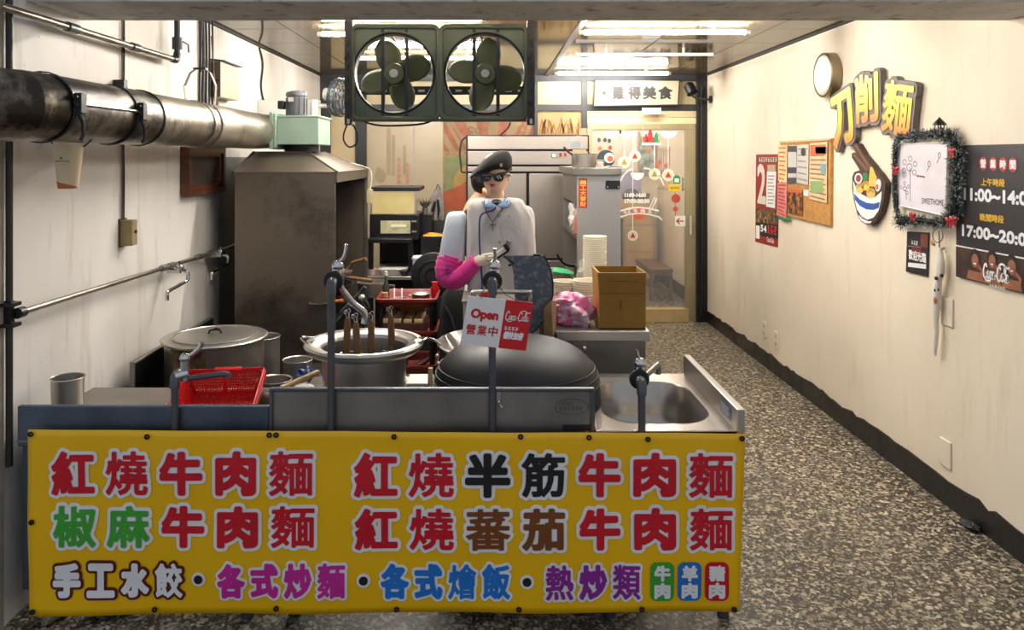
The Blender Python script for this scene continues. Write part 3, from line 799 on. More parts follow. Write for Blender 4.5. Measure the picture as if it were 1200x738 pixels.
# the stove inside it
st = thing('wok_stove', 'dark wok range inside the steel booth', 'stove', (-1.17, 4.95, 0))
obj('body', MB().box(-1.44, -.92, 4.45, 5.48, 0, .62), M_blackm, st, bevel=.005)
obj('burner_ring', MB().lathe([(.20,0),(.22,.0),(.23,.05),(.20,.05)], (-1.15, 4.95, .62), 28, close=True), M_blackm, st)
obj('pan', MB().lathe([(0,.0),(.10,.012),(.18,.05),(.24,.11),(.245,.115),(.235,.115),(.175,.056),(.10,.02),(0,.008)], (-1.13, 4.95, .67), 32), M_wok, st)

# long-handled kitchen tools hanging at the open side of the hood
def tool(name, p0, p1, p2, m1, label, r=.011):
    t = thing(name, label, 'utensil', p1, group='stove tools')
    obj('handle', MB().cyl(p0, p1, r, r*.8, 10), m1, t)
    obj('shaft', MB().cyl(p1, p2, .005, .005, 8), M_steel, t)
    return t
t = tool('ladle', P(429,303,4.35), P(412,308,4.38), P(404,318,4.5), M_handle, 'ladle with amber wooden handle resting high beside the hood opening')
obj('bowl', MB().lathe([(0,0),(.03,.006),(.05,.03),(.055,.045),(.05,.045),(.028,.012),(0,.006)], P(402,322,4.5)-Vector((0,0,.02)), 16), M_steel, t)
t = tool('spatula', P(436,329,4.3), P(408,325,4.35), P(398,322,4.5), M_handle, 'spatula with orange-brown handle pointing toward the red trolley')
obj('blade', MB().obox(P(396,322,4.52), (.035,.004,.05)), M_steel, t)
t = tool('skimmer', P(402,352,4.3), P(392,353,4.3), P(380,356,4.36), mat('orange_handle', rgb(196,112,58), .5), 'skimmer with short orange handle behind the tap pole')
obj('disc', MB().lathe([(0,0),(.05,.008),(.06,.016),(.05,.012),(0,.004)], P(374,358,4.38), 16), M_steeld, t)
gp = thing('gas_tap', 'steel gas valve and pipes below the hood opening', 'valve', P(425,372,4.36))
obj('pipe', MB().tube([P(400,366,4.36), P(428,336,4.36)], .012, 8), M_pipe, gp)
obj('knob', MB().ball(P(424,349,4.34), .022, n=12, m=8), M_steel, gp)
obj('hose', MB().tube(spline([P(424,349,4.35), P(432,360,4.35), P(424,372,4.35), P(414,385,4.36)]), .01, 8), M_rubber, gp)
pn = thing('stock_pan', 'stainless saucepan with long handle above the pale stool leg behind the noodle boiler', 'pan', P(436,350,5.0))
obj('bowl', MB().lathe([(0,0),(.085,0),(.09,.01),(.092,.085),(.097,.088),(.088,.088),(.086,.012),(0,.006)], P(436,346,4.95), 24), M_steel, pn)
obj('handle', MB().tube([P(445,334,4.92), P(462,335,4.85)], .008, 8), M_steel, pn)

# ================================================================== things on the white wall
def lw_box(name, px0, px1, py0, py1, dep, m, label, cat, **k):
    """box fixed on the white wall: near edge at px0, far edge at px1 (front corner), heights from the near edge"""
    a = LW(px0, py0); b_ = LW(px0, py1)
    y1 = LW(px1, 184).y
    return a.y, y1, b_.z, a.z
# fuse box with visor and cable bundle
fb = thing('fuse_box', 'white metal fuse box with projecting visor on the white wall', 'box', (XL+.03, 4.30, 1.85))
y0, y1 = 4.54, 4.85
obj('body', MB().box(XL, XL+.065, y0, y1, 1.955, 2.17), mat('fuse_box_paint', rgb(206,190,158), .5, 0, .14, 6), fb, bevel=.003)
obj('visor', MB().hexa([(XL,y0-.01,2.174),(XL+.09,y0-.01,2.166),(XL+.09,y1+.02,2.166),(XL,y1+.02,2.174),(XL,y0-.01,2.182),(XL+.09,y0-.01,2.172),(XL+.09,y1+.02,2.172),(XL,y1+.02,2.182)]), M_darkframe, fb)
obj('side_plate', MB().box(XL+.004, XL+.063, y0-.004, y0, 1.958, 2.165), mat('sooty_paint', rgb(84,74,62), .6, 0, .3, 9), fb)  # near side of the box in a darker brown than the body
obj('latch', MB().box(XL+.02, XL+.06, y0-.010, y0-.003, 2.05, 2.058), M_blackm, fb)
cb = thing('cable_bundle', 'thick bundle of black cables running down beside the fuse box', 'cables', (XL+.03, 4.42, 1.75))
random.seed(11)
for i in range(9):
    yy = 4.35+i*.017; xx = XL+.010+.012*(i % 3)
    pts = [(xx, yy, 2.40), (xx+.004, yy+random.uniform(-.006,.006), 2.2), (xx, yy+random.uniform(-.008,.01), 2.0), (xx, yy+.005, 1.87), (xx+.01, yy+random.uniform(0,.03), 1.74)]
    obj('cable', MB().tube(spline(pts, 5), .006, 6), M_rubber, cb)
for i in range(4):
    obj('cable', MB().tube(spline([(XL+.045, 4.44, 2.30), (XL+.05, 4.46, 2.12), (XL+.05, 4.47+.01*i, 1.99), (XL+.05, 4.49+.02*i, 1.92-.012*i), (XL+.045, 4.52+.03*i, 1.84)], 6), .004, 6), mat('grey_cable', rgb(104,92,72), .6), cb)
obj('wall_cable', MB().tube(spline([LW(304,56,.01), LW(308,75,.01), LW(306,100,.01), LW(309,118,.012), LW(316,136,.03)], 6), .007, 6), M_rubber, label='black cable dropping from the ceiling to the mint blower', cat='cable')
# steel water pipe under the ceiling with valve
hp = thing('ceiling_pipe', 'greasy steel pipe running along the white wall below the beam', 'pipe', (XL+.05, 3.2, 2.05))
pa = Vector((XL+.06, 2.50, 2.093)); pb = Vector((XL+.06, 3.90, 2.093))
obj('pipe', MB().cyl(pa, pb, .014, n=12), mat('greasy_steel', rgb(118,108,94), .35, .8, .3, 8), hp)
for y in (3.42, 2.90): obj('coupling', MB().cyl((XL+.06,y,2.093), (XL+.06,y+.07,2.093), .019, n=12), M_pipe, hp)
obj('elbow', MB().tube([(XL+.06,3.86,2.093),(XL+.06,3.90,2.093),(XL+.06,3.915,2.105),(XL+.06,3.92,2.13)], .019, 10), M_blackm, hp)
obj('riser', MB().cyl((XL+.06,3.92,2.11), (XL+.06,3.92,2.42), .015, n=12), mat('green_black_pipe', rgb(32,42,38), .5, .3), hp)
vl = obj('valve', MB().cyl((XL+.06,3.92,2.15), (XL+.06,3.92,2.21), .026, n=10), mat('green_black_pipe', rgb(32,42,38), .5, .3), hp)
obj('lever', MB().tube([(XL+.085,3.93,2.19),(XL+.10,3.96,2.18),(XL+.10,3.97,2.14)], .005, 6), M_redt, vl)
# drop cable with switch box
sb = thing('switch_box', 'grubby beige switch box hanging on a cable from the ceiling', 'switch', LW(147,288))
yy = LW(140,184).y; zz0 = LW(140,288).z; zz1 = LW(140,258).z
obj('box', MB().box(XL, XL+.058, yy-.005, yy+.05, zz0, zz1), mat('grubby_beige', rgb(150,134,92), .55, 0, .25, 12), sb, bevel=.004)
obj('back_plate', MB().box(XL, XL+.006, yy-.012, yy+.058, zz0-.006, zz1+.006), mat('dark_beige', rgb(92,82,58), .6, 0, .2, 10), sb)
obj('button', MB().cyl((XL+.058,yy+.028,(zz0+zz1)/2+.004),(XL+.064,yy+.028,(zz0+zz1)/2+.004), .008, n=10), M_black, sb)
obj('cable', MB().tube([(XL+.006,yy+.03,2.4),(XL+.008,yy+.025,2.0),(XL+.008,yy+.02,1.65),(XL+.008,yy+.026,1.52),(XL+.008,yy+.022,zz1)], .0045, 6), M_rubber, sb)
obj('conduit', MB().tube([(XL+.008,yy+.008,2.4),(XL+.008,yy+.01,zz1)], .0035, 6), mat('grey_cable', rgb(104,92,72), .6), sb)
obj('pipe_stub', MB().box(XL, XL+.05, yy-.06, yy-.03, 1.90, 1.94).tube([(XL+.04,yy-.045,1.90),(XL+.03,yy-.01,1.88),(XL+.01,yy+.02,1.87)], .008, 6), M_blackm, sb)
# small wood framed vent window
yv0, yv1 = LW(211,184).y, LW(255,184).y
zv0, zv1 = LW(211,230).z, LW(211,172).z
vw = thing('vent_window', 'small square window with brown wooden frame in the white wall', 'window', (XL+.02, (yv0+yv1)/2, zv0))
wv = .032
obj('frame', MB().box(XL, XL+.05, yv0, yv0+wv, zv0, zv1).box(XL, XL+.05, yv1-wv, yv1, zv0, zv1).box(XL, XL+.05, yv0+wv, yv1-wv, zv1-wv, zv1).box(XL, XL+.05, yv0+wv, yv1-wv, zv0, zv0+wv), M_wood, vw, smooth=False)
obj('mesh_screen', MB().box(XL+.012, XL+.018, yv0+wv, yv1-wv, zv0+wv, zv1-wv), mat('dusty_screen', rgb(72,60,52), .7, 0, .15, 40), vw)
sash = obj('sash', MB().box(XL+.018, XL+.042, yv0+wv, yv0+wv+.022, zv0+wv, zv1-wv).box(XL+.018, XL+.042, yv1-wv-.05, yv1-wv-.028, zv0+wv, zv1-wv).box(XL+.018, XL+.042, yv0+wv+.022, yv1-wv-.05, zv1-wv-.02, zv1-wv).box(XL+.018, XL+.042, yv0+wv+.022, yv1-wv-.05, zv0+wv, zv0+wv+.02), mat('red_brown_wood', rgb(98,50,32), .45, 0, .2, 8), vw, smooth=False)
obj('catch', MB().ball((XL+.048, yv1-.06, (zv0+zv1)/2), .008, n=8, m=6), M_black, sash)
obj('side_slot', MB().box(XL+.0, XL+.03, yv1+.004, yv1+.05, zv0+.03, zv1), M_black, vw)
# pale paper tub hanging from the duct
bk = thing('paper_tub', 'cream paper tub hanging under the duct to catch drips', 'tub', P(81,222,2.62))
cB = P(80,221,2.62); cT = P(81,170,2.62); r0, r1 = 11*2.62/900*1.42, 16.6*2.62/900
r0 = 10.6*2.62/900
hgt = cT.z-cB.z
M_tub = mat('cream_paper_tub', rgb(226,204,164), .6, 0, .05, 6)
obj('tub_body', MB().lathe([(0,0),(r0,0),(r1,hgt),(r1+.002,hgt+.003),(r1-.002,hgt+.002),(r0-.002,.004),(0,.004)], cB, 28), M_tub, bk)
obj('wire', MB().tube([cT+Vector((-r1,0,-.006)), cT+Vector((-r1-.012,0,.01)), cT+Vector((-r1-.024,0,.028)), (AX+.03, 2.50, AZ-.102)], .0025, 6), M_black, bk)
obj('wire', MB().tube([cT+Vector((r1,0,-.006)), cT+Vector((r1+.014,0,.004)), cT+Vector((r1+.04,0,.03)), cT+Vector((r1+.06,0.02,.065))], .0025, 6), M_black, bk)
# printed orange wedge and name wrapped onto the front of the tub
def on_tub(a, t, d=.0008):
    r = r0+(r1-r0)*t+d; return cB+Vector((r*math.sin(a), -r*math.cos(a), hgt*t))
mb = MB()
for k in range(12):
    a0 = -1.5+k*3.0/12; a1 = a0+.25
    f0 = max(0, .20-.055*(a0+1.5)); f1 = max(0, .20-.055*(a1+1.5))
    mb.poly([on_tub(a0,.01), on_tub(a1,.01), on_tub(a1,.01+f1), on_tub(a0,.01+f0)])
flat('orange_print', mb, mat('rust_print', rgb(186,98,48), .6), bk)
mb = MB()
for k in range(9): mb.poly([on_tub(-.62+k*.14,.615), on_tub(-.55+k*.14,.615), on_tub(-.55+k*.14,.65), on_tub(-.62+k*.14,.65)])
mb.poly([on_tub(-.1,.68), on_tub(.1,.68), on_tub(.06,.73), on_tub(-.06,.73)])
for k in range(5): mb.poly([on_tub(-.3+k*.14,.555), on_tub(-.26+k*.14,.555), on_tub(-.26+k*.14,.57), on_tub(-.3+k*.14,.57)])
flat('name_print', mb, mat('brown_print', rgb(140,100,74), .6), bk)

# ------------------------------------------------------------------ water pipe with two wall taps
wp = thing('water_pipe', 'slim steel water pipe climbing along the white wall with two taps', 'pipe', (XL+.05, 3.3, .95))
zp = LW(120,336).z
pA = LW(24,366,.045); pB = LW(262,292,.045)
zA, zB = pA.z, pB.z
obj('pipe', MB().cyl(pA, pB, .011, n=12), mat('pipe_steel', rgb(164,156,142), .3, .85, .15, 12), wp)
for t_ in (.575, .62, .80, .90, .93):
    c = pA.lerp(pB, t_); d_ = (pB-pA).normalized()
    obj('coupling', MB().cyl(c-d_*.03, c+d_*.03, .016, n=12), M_steeld, wp)
obj('tail_hose', MB().tube(spline([pB, LW(272,288,.06), LW(281,283,.10)], 5), .009, 8), M_steel, wp)
br = obj('wall_bracket', MB().cyl(pA-(pB-pA).normalized()*.02, pA+(pB-pA).normalized()*.015, .019, n=12).box(pA.x-.038, pA.x-.008, pA.y-.04, pA.y-.02, pA.z-.045, pA.z+.045), M_blackm, wp)
for z_ in (-.035, .035):
    obj('clamp', MB().box(pA.x-.05, pA.x+.01, pA.y-.06, pA.y-.01, pA.z+z_-.006, pA.z+z_+.006), M_blackm, br)
for (px, py, ex, ey, jx, jy) in ((216,312,197,337,224,322), (264,294,246,318,270,304)):
    c = LW(px-3, py, .10); c = Vector((XL+.06, c.y, LW(px, py, .06).z))
    tp = obj('tap', MB().cyl((XL+.03,c.y,c.z),(XL+.095,c.y,c.z), .017, n=12).ball((XL+.09,c.y,c.z+.012), .021, n=12, m=8), M_chrome, wp)
    e = Vector((XL+.17, c.y-.10, c.z-.085)); j = Vector((XL+.105, c.y+.0, c.z-.05))
    obj('spout', MB().tube(spline([(XL+.09,c.y,c.z),(XL+.125,c.y+.005,c.z-.012),(XL+.13,c.y+.0,c.z-.045),(XL+.12,c.y-.03,c.z-.06),(XL+.11,c.y-.18,c.z-.075),(XL+.11,c.y-.20,c.z-.085),(XL+.11,c.y-.20,c.z-.115)], 5), .009, 8), M_chrome, tp)
    obj('lever', MB().tube([(XL+.09,c.y,c.z+.02),(XL+.10,c.y-.03,c.z+.045)], .006, 8), M_chrome, tp)

# ------------------------------------------------------------------ oscillating fan on the wall (seen from its side)
wf = thing('wall_fan', 'white wall fan seen edge-on next to the exhaust fans', 'fan', (-1.45, 5.5, 1.8))
YF = 5.45
obj('bracket', MB().box(P(366,118,YF).x, P(374,118,YF).x, YF-.03, YF+.03, P(366,140,YF).z, P(366,117,YF).z).box(XL, P(374,118,YF).x, YF+.02, YF+.05, P(366,140,YF).z, P(366,117,YF).z), M_white, wf, bevel=.005)
obj('arm', MB().tube([P(372,124,YF), P(391,124,YF)], .017, 10), M_white, wf)
obj('pivot', MB().ball(P(391,124,YF), .022, n=12, m=8), M_black, wf)
obj('motor_housing', MB().lathe([(0,0),(.035,.0),(.045,.012),(.045,.085),(.03,.10),(0,.10)], P(379,110,YF), 20, rot('Y',96)), M_white, wf)
gc = P(396,114,YF); gr = 22*YF/900*1.0
Rg = Matrix.Rotation(math.radians(100),3,'Y') @ Matrix.Identity(3)
Rg = rot('Z',-14) @ rot('Y',97)
mb = MB()
for rr, zz in ((1,0),(1,.03),(.97,.05),(.8,.062),(.55,.068),(.3,.07),(.97,-.02),(.8,-.035),(.5,-.045)):
    mb.tube([gc+Rg @ Vector((gr*rr*math.cos(2*PI*k/28), gr*rr*math.sin(2*PI*k/28), zz)) for k in range(28)], .0035 if rr < 1 else .006, 6, closed=True)
for k in range(24):
    a = 2*PI*k/24
    mb.tube([gc+Rg @ Vector((gr*q*math.cos(a), gr*q*math.sin(a), z)) for q, z in ((.2,.07),(.8,.062),(1,.02),(.8,-.035),(.3,-.045))], .0022, 5)
obj('guard', mb, mat('blue_grey_wire', rgb(56,66,74), .4, .4), wf)
mb = MB()
for k in range(3):
    a = 2*PI*k/3
    pts = [gc+Rg @ Vector((gr*q*math.cos(a+s), gr*q*math.sin(a+s), .02+.05*s)) for q, s in ((.15,-.3),(.5,-.55),(.85,-.4),(.88,.3),(.5,.4),(.15,.3))]
    mb.poly(pts)
bl_ = obj('blade', mb, M_grey, wf)
bl_.modifiers.new('thick', 'SOLIDIFY').thickness = .003

# ================================================================== pair of olive exhaust fans on slotted angle iron
YE = 3.40
ef = thing('exhaust_fans', 'pair of olive green square exhaust fans on slotted angle iron', 'fan', P(516,143,YE))
FE = frame((0, YE, 0), (1,0,0))
def ex(px): return (px-CX)*YE/F
def ez(py): return H-(py-CY)*YE/F
def fan_unit(px0, px1, py0, py1, cx, cy, r, phase, capm):
    fr = obj('fan_frame', MB(), M_olive, ef) if False else None
    # outer rounded frame and plate with a round opening
    out = rrect(ex(px0), ex(px1), ez(py1), ez(py0), .03, 6)
    n = 72; X, Z, R_ = ex(cx), ez(cy), r*YE/F
    def edge(a):      # ray from the fan centre to the rectangle
        dx, dz = math.cos(a), math.sin(a); t = 9
        for lim, dd, c0 in ((ex(px1)-.004, dx, X), (ex(px0)+.004, dx, X), (ez(py0)-.004, dz, Z), (ez(py1)+.004, dz, Z)):
            if abs(dd) > 1e-6:
                q = (lim-c0)/dd
                if q > 0: t = min(t, q)
        return (X+dx*t, Z+dz*t)
    mb = MB(); ring0 = []; ring1 = []
    angs = [2*PI*k/n for k in range(n)]
    for c_x in (ex(px0)+.004, ex(px1)-.004):
        for c_z in (ez(py1)+.004, ez(py0)-.004):
            a = math.atan2(c_z-Z, c_x-X) % (2*PI); i = min(range(n), key=lambda k: abs((angs[k]-a+PI) % (2*PI)-PI)); angs[i] = a
    for a in angs:
        e = edge(a); i_ = (X+R_*math.cos(a), Z+R_*math.sin(a))
        ring0.append((i_, e))
    vs = []; fs = []
    for (i_, e) in ring0:
        for q, dd in ((e, .0), (i_, .0), (i_, -.05), (i_, -.0), ):
            pass
        vs += [FE[0]+FE[1]*e[0]+FE[2]*e[1], FE[0]+FE[1]*i_[0]+FE[2]*i_[1], FE[0]+FE[1]*i_[0]+FE[2]*i_[1]+Vector((0,.07,0)), FE[0]+FE[1]*e[0]+FE[2]*e[1]+Vector((0,.008,0))]
    for k in range(n):
        a = 4*k; b_ = 4*((k+1) % n)
        fs += [(a, b_, b_+1, a+1), (a+1, b_+1, b_+2, a+2), (a+3, a+2, b_+2, b_+3)]
    mb.add(vs, fs)
    plate = obj('fan_plate', mb, M_olive, ef, smooth=False)
    rim = MB()
    pts = [FE[0]+FE[1]*x+FE[2]*z for x, z in rrect(ex(px0), ex(px1), ez(py1), ez(py0), .03, 5)]
    rim.tube([p+Vector((0,-.006,0)) for p in pts], .012, 8, closed=True)
    obj('rim', rim, M_olive, plate)
    mb = MB(); mb.tube([FE[0]+FE[1]*x+FE[2]*z+Vector((0,-.001,0)) for x, z in circ(X, Z, R_+.003, n=48)], .005, 6, closed=True)
    obj('ring', mb, M_blackm, plate)
    # bars carrying the motor
    for bxp in (-.036, .042):
        obj('motor_bar', MB().box(X+bxp*1.35-.008, X+bxp*1.35+.008, YE+.003, YE+.013, Z-R_-.012, Z+R_+.012), M_darkframe, plate, smooth=False)
        for sz in (-1, 1):
            obj('bolt', MB().cyl((X+bxp*1.35, YE-.006, Z+sz*(R_+.012)), (X+bxp*1.35, YE+.016, Z+sz*(R_+.012)), .008, n=8), M_black, plate)
    hub = obj('hub', MB().lathe([(0,0),(.022,0),(.024,.003),(.044,.004),(.048,.014),(.048,.05),(.03,.06),(0,.06)], (X, YE-.004, Z), 28, rot('X',-90)), M_olived, ef)
    obj('hub_cap', MB().lathe([(0,-.003),(.018,-.003),(.020,0),(.02,.002),(0,.002)], (X, YE-.005, Z), 20, rot('X',-90)), capm, hub)
    # four broad rounded blades, pitched
    for k in range(4):
        a0 = math.radians(phase+90*k)
        vs = []; fs = []; nr, na = 14, 7
        for i in range(nr):
            q = i/(nr-1); rr = .04+(R_*.934-.04)*math.sin(q*PI/2)
            rcn = R_*.60; rbn = R_*.335; wdt = math.sqrt(max(rbn*rbn-(rr-rcn)**2, .00002)) if rr > rcn else rbn*(.42+.58*math.sqrt(max(0, 1-((rcn-rr)/(rcn-.03))**2))); half = wdt/rr
            for j in range(na):
                s_ = -1+2*j/(na-1)
                edge_r = rr
                a = a0+half*s_
                vs.append(Vector((X+edge_r*math.cos(a), YE+.052-.026*s_*(.55+.4*(1-q)), Z+edge_r*math.sin(a))))
        for i in range(nr-1):
            for j in range(na-1):
                fs.append((i*na+j, i*na+j+1, (i+1)*na+j+1, (i+1)*na+j))
        b_ = obj('blade', MB().add(vs, fs), M_olived, hub)
        sm = b_.modifiers.new('thick', 'SOLIDIFY'); sm.thickness = .004
    obj('label_plate', MB().box(ex(px0+3.5), ex(px0+15), YE-.006, YE-.001, ez(py1-3), ez(py1-15)), M_mint if False else mat('olive_light', rgb(84,100,82), .5), plate, bevel=.004)
    return plate
fan_unit(413, 514, 31, 139, 461.5, 86, 46.5, 110, M_white)
fan_unit(516.5, 617, 31, 139, 568.5, 86, 46.5, 80, M_steel)
for px in (405, 617.5):
    an = obj('slotted_angle', MB().box(ex(px), ex(px)+.003, YE-.025, YE+.012, ez(147), 2.412).box(ex(px), ex(px+8.8), YE-.026, YE-.023, ez(147), 2.412), M_angle, ef, smooth=False)
    for k in range(7):
        zc = ez(52+k*14)
        obj('slot', MB().box(ex(px+3.4), ex(px+6), YE-.0275, YE-.0255, zc-.014, zc+.014), M_black, an, smooth=False)
    for zc in (ez(70), ez(122)):
        obj('bolt', MB().cyl((ex(px+2), YE-.034, zc), (ex(px+2), YE-.022, zc), .008, n=8), M_blackm, an)
    obj('hole', MB().box(ex(px+3), ex(px+6), YE-.0275, YE-.0255, ez(145), ez(139)), M_white, an, smooth=False)
obj('cross_rail', MB().box(ex(413), ex(617), YE-.004, YE+.02, ez(142.5), ez(139)), M_olive, ef, smooth=False)
obj('cable', MB().tube(spline([P(427,143,YE), P(445,147,YE), P(470,147,YE), P(495,145,YE), P(512,139,YE)], 6), .0045, 6), M_rubber, ef)
obj('cable_loop', MB().tube(spline([P(407,146,YE), P(403,156,YE), P(403,165,YE), P(409,172,YE), P(417,169,YE), P(419,160,YE), P(416,150,YE), P(413,146,YE)], 5), .004, 6), M_rubber, ef)
# horizontal slotted rail and light boxes seen behind the fans
sr = thing('slotted_rail', 'horizontal black slotted rail seen through the exhaust fan blades', 'rail', P(516,108,3.62))
obj('rail', MB().box((412-575)*3.62/900, (622-575)*3.62/900, 3.60, 3.603, P(500,111.5,3.62).z, P(500,101.5,3.62).z), M_darkframe, sr, smooth=False)
for k in range(14):
    x = (418+k*14.5-575)*3.62/900
    obj('slot', MB().box(x, x+.030, 3.5985, 3.5995, P(500,108,3.62).z, P(500,105.5,3.62).z), M_white, sr, smooth=False)
for x in ((412-575)*3.62/900, (620-575)*3.62/900):
    obj('drop', MB().box(x, x+.008, 3.603, 3.62, P(500,111.5,3.62).z, 2.41), M_darkframe, sr, smooth=False)
# ================================================================== front counters
def plate_hole(mb, x0, x1, y0, y1, hole, z, thick):
    """flat plate in the xy plane with a star-shaped hole (points in order)"""
    cx = sum(p[0] for p in hole)/len(hole); cy = sum(p[1] for p in hole)/len(hole)
    out = []
    for hx, hy in hole:
        dx, dy = hx-cx, hy-cy; t = 99
        for lim, dd, c0 in ((x1,dx,cx),(x0,dx,cx),(y1,dy,cy),(y0,dy,cy)):
            if abs(dd) > 1e-9:
                q = (lim-c0)/dd
                if q > 0: t = min(t, q)
        out.append([cx+dx*t, cy+dy*t])
    for X in (x0, x1):
        for Y in (y0, y1):
            i = min(range(len(out)), key=lambda k: (out[k][0]-X)**2+(out[k][1]-Y)**2); out[i] = [X, Y]
    n = len(hole)
    rs = [[Vector((p[0],p[1],zz)) for p in pts] for pts, zz in ((hole, z-thick), (out, z-thick), (out, z), (hole, z))]
    return mb.loft(rs, cap=False, closed=True)
YC = 2.60
def cx_(px): return (px-CX)*YC/F
def cz_(py): return H-(py-CY)*YC/F
x_a, x_b, x_c, x_d = -1.603, -.749, .356, .861
CT = .67
# prep counter beside the white wall
pc = thing('prep_counter', 'dark steel prep counter with round basin beside the white wall', 'counter', ((x_a+x_b)/2, 2.85, 0))
hole = [(-1.0+.2*math.cos(2*PI*k/40), 2.86+.2*math.sin(2*PI*k/40)) for k in range(40)]
obj('worktop', plate_hole(MB(), x_a, x_b-.004, 2.625, 3.10, hole, CT, .02), M_steeld, pc, smooth=False)
obj('front_lip', MB().box(x_a, x_b-.004, YC, YC+.022, .62, .757), M_blue_steel, pc, bevel=.004)
obj('lip_fold', MB().box(x_a, x_b-.004, YC-.006, YC, .636, .644), M_steeld, pc)
obj('basin', MB().lathe([(.216,.004),(.216,.008),(.199,.006),(.196,0),(.19,-.12),(.15,-.16),(0,-.165)], (-1.0,2.86,CT), 40), M_sink, pc)
obj('front_skirt', MB().box(x_a, x_b-.004, YC+.03, YC+.04, .12, .62), M_blue_steel, pc)
obj('end_panel', MB().box(x_a, x_a+.012, 2.64, 3.10, .12, .65), M_blue_steel, pc)
for x in (x_a+.08, x_b-.10):
    for y in (2.68, 3.04): obj('leg', MB().cyl((x,y,0),(x,y,.65), .022, n=12), M_pipe, pc)
# boiler counter behind the tall splash guard
nc = thing('boiler_counter', 'steel counter with tall grey splash guard in the middle of the stall', 'counter', ((x_b+x_c)/2, 2.9, 0))
obj('worktop', MB().box(x_b, x_c-.004, 2.625, 3.26, CT-.03, CT), M_steeld, nc, bevel=.003)
gd = obj('splash_guard', MB().box(x_b, x_c-.004, YC+.004, YC+.014, .60, .812), M_steeld, nc)
for a, b_, c, d in ((x_b, x_c-.004, .806, .818), (x_b, x_b+.012, .62, .806), (x_c-.018, x_c-.004, .62, .806)):
    obj('guard_rim', MB().box(a, b_, YC-.006, YC+.018, c, d), M_pipe, gd, bevel=.003)
FC = frame((0, YC+.0035, 0), (1,0,0))
q = MB()
q.tube([Vector((cx_(670)+.056*math.cos(t), YC+.003, cz_(477)+.026*math.sin(t))) for t in [2*PI*k/32 for k in range(32)]], .0022, 6, closed=True)
obj('embossed_badge', q, M_steeld, gd)
q = MB(); marks(q, FC, cx_(655), cx_(683), cz_(480.5), cz_(476), .0008, 6); marks(q, FC, cx_(658), cx_(672), cz_(474.5), cz_(471.5), .0008, 4); flat('badge_lettering', q, mat('badge_grey', rgb(112,108,104), .4, .7), gd)
lt = obj('latch', MB().box(cx_(582), cx_(587), YC-.012, YC-.002, cz_(470), cz_(458)).tube([(cx_(585),YC-.01,cz_(468)),(cx_(586),YC-.014,cz_(474)),(cx_(588),YC-.012,cz_(476))], .004, 6), M_chrome, gd)
obj('front_skirt', MB().box(x_b, x_c-.004, YC+.03, YC+.04, .12, .62), M_blue_steel, nc)
for x in (cx_(337), cx_(600), cx_(715)-.06):
    for y in (2.70, 3.2): obj('leg', MB().cyl((x,y,0),(x,y,.64), .022, n=12), M_pipe, nc)
obj('fascia_gap', MB().box(cx_(660), cx_(692), YC-.003, YC+.003, cz_(504), cz_(498)), M_black, nc)
# sink unit
sk = thing('sink_unit', 'stainless sink unit with side splash at the aisle end of the stall', 'sink', ((x_c+x_d)/2, 2.95, 0))
hole = rrect(.405, .795, 2.68, 3.185, .135, 8)
obj('worktop', plate_hole(MB(), x_c, x_d-.028, YC, 3.30, hole, CT, .02), M_sink, sk, smooth=False)
rs = []
for k, (ins, z) in enumerate(((0,CT+.001),(.006,CT-.006),(.016,CT-.12),(.03,CT-.165),(.06,CT-.185),(.12,CT-.19))):
    rs.append([Vector((x,y,z)) for x, y in rrect(.405+ins, .795-ins, 2.68+ins, 3.185-ins, max(.02,.135-ins*.5), 8)])
obj('bowl', MB().loft(rs, cap=False).poly(rs[-1]), M_sink, sk, smooth=60)
obj('drain', MB().lathe([(0,.002),(.03,.002),(.036,.0),(.036,.003),(.0,.003)], (.6,2.95,CT-.19), 20), M_chrome, sk)
obj('rim_bead', MB().box(x_c, x_d-.028, YC, YC+.008, CT-.06, CT+.004).box(x_c, x_c+.008, YC, 3.30, CT-.02, CT+.004), M_sink, sk, bevel=.002)
obj('side_splash', MB().box(x_d-.028, x_d, YC-.004, 3.32, .585, .747), M_steel, sk, bevel=.003)
FS = frame((x_d-.029, 0, 0), (0,-1,0))
q = MB(); patch(q, FS, -2.78, -2.66, CT+.014, CT+.058, .0005); lb = flat('maker_label', q, mat('label_blue', rgb(120,130,158), .5), sk)
q = MB()
for k in range(4): patch(q, FS, -2.77, -2.69+.01*(k % 2), CT+.021+k*.009, CT+.025+k*.009, .001)
flat('label_print', q, M_paper, lb)
obj('front_skirt', MB().box(x_c, x_d-.03, YC+.03, YC+.04, .12, .62), M_blue_steel, sk)
for x in (x_c+.06, x_d-.05):
    for y in (2.68, 3.24): obj('leg', MB().cyl((x,y,0),(x,y,.65), .02, n=12), M_pipe, sk)
# clutter lying under the stall by the wall
pl = thing('rolled_bag', 'rolled blue and white plastic bag on the floor under the banner corner', 'bag', (-1.28, 2.72, 0))
random.seed(2)
mb = MB(); rs = []
for i in range(9):
    t = i/8; c = Vector((-1.40+.30*t, 2.66+.16*t, .03)); r = .028*(1-.5*abs(t-.4))
    rs.append([c+Vector((0, math.cos(a)*r*random.uniform(.8,1.2), math.sin(a)*r*random.uniform(.8,1.2))) for a in [2*PI*k/10 for k in range(10)]])
obj('bag_body', mb.loft(rs), mat('blue_white_film', rgb(120,134,158), .35, 0, .3, 18, col2=rgb(190,196,206)), pl)
obj('wooden_stick', MB().cyl((-1.52,2.62,.02), (-1.36,2.90,.02), .016, n=10), mat('old_stick', rgb(150,134,104), .7, 0, .2, 9), label='pale wooden stick on the floor under the yellow banner', cat='stick')

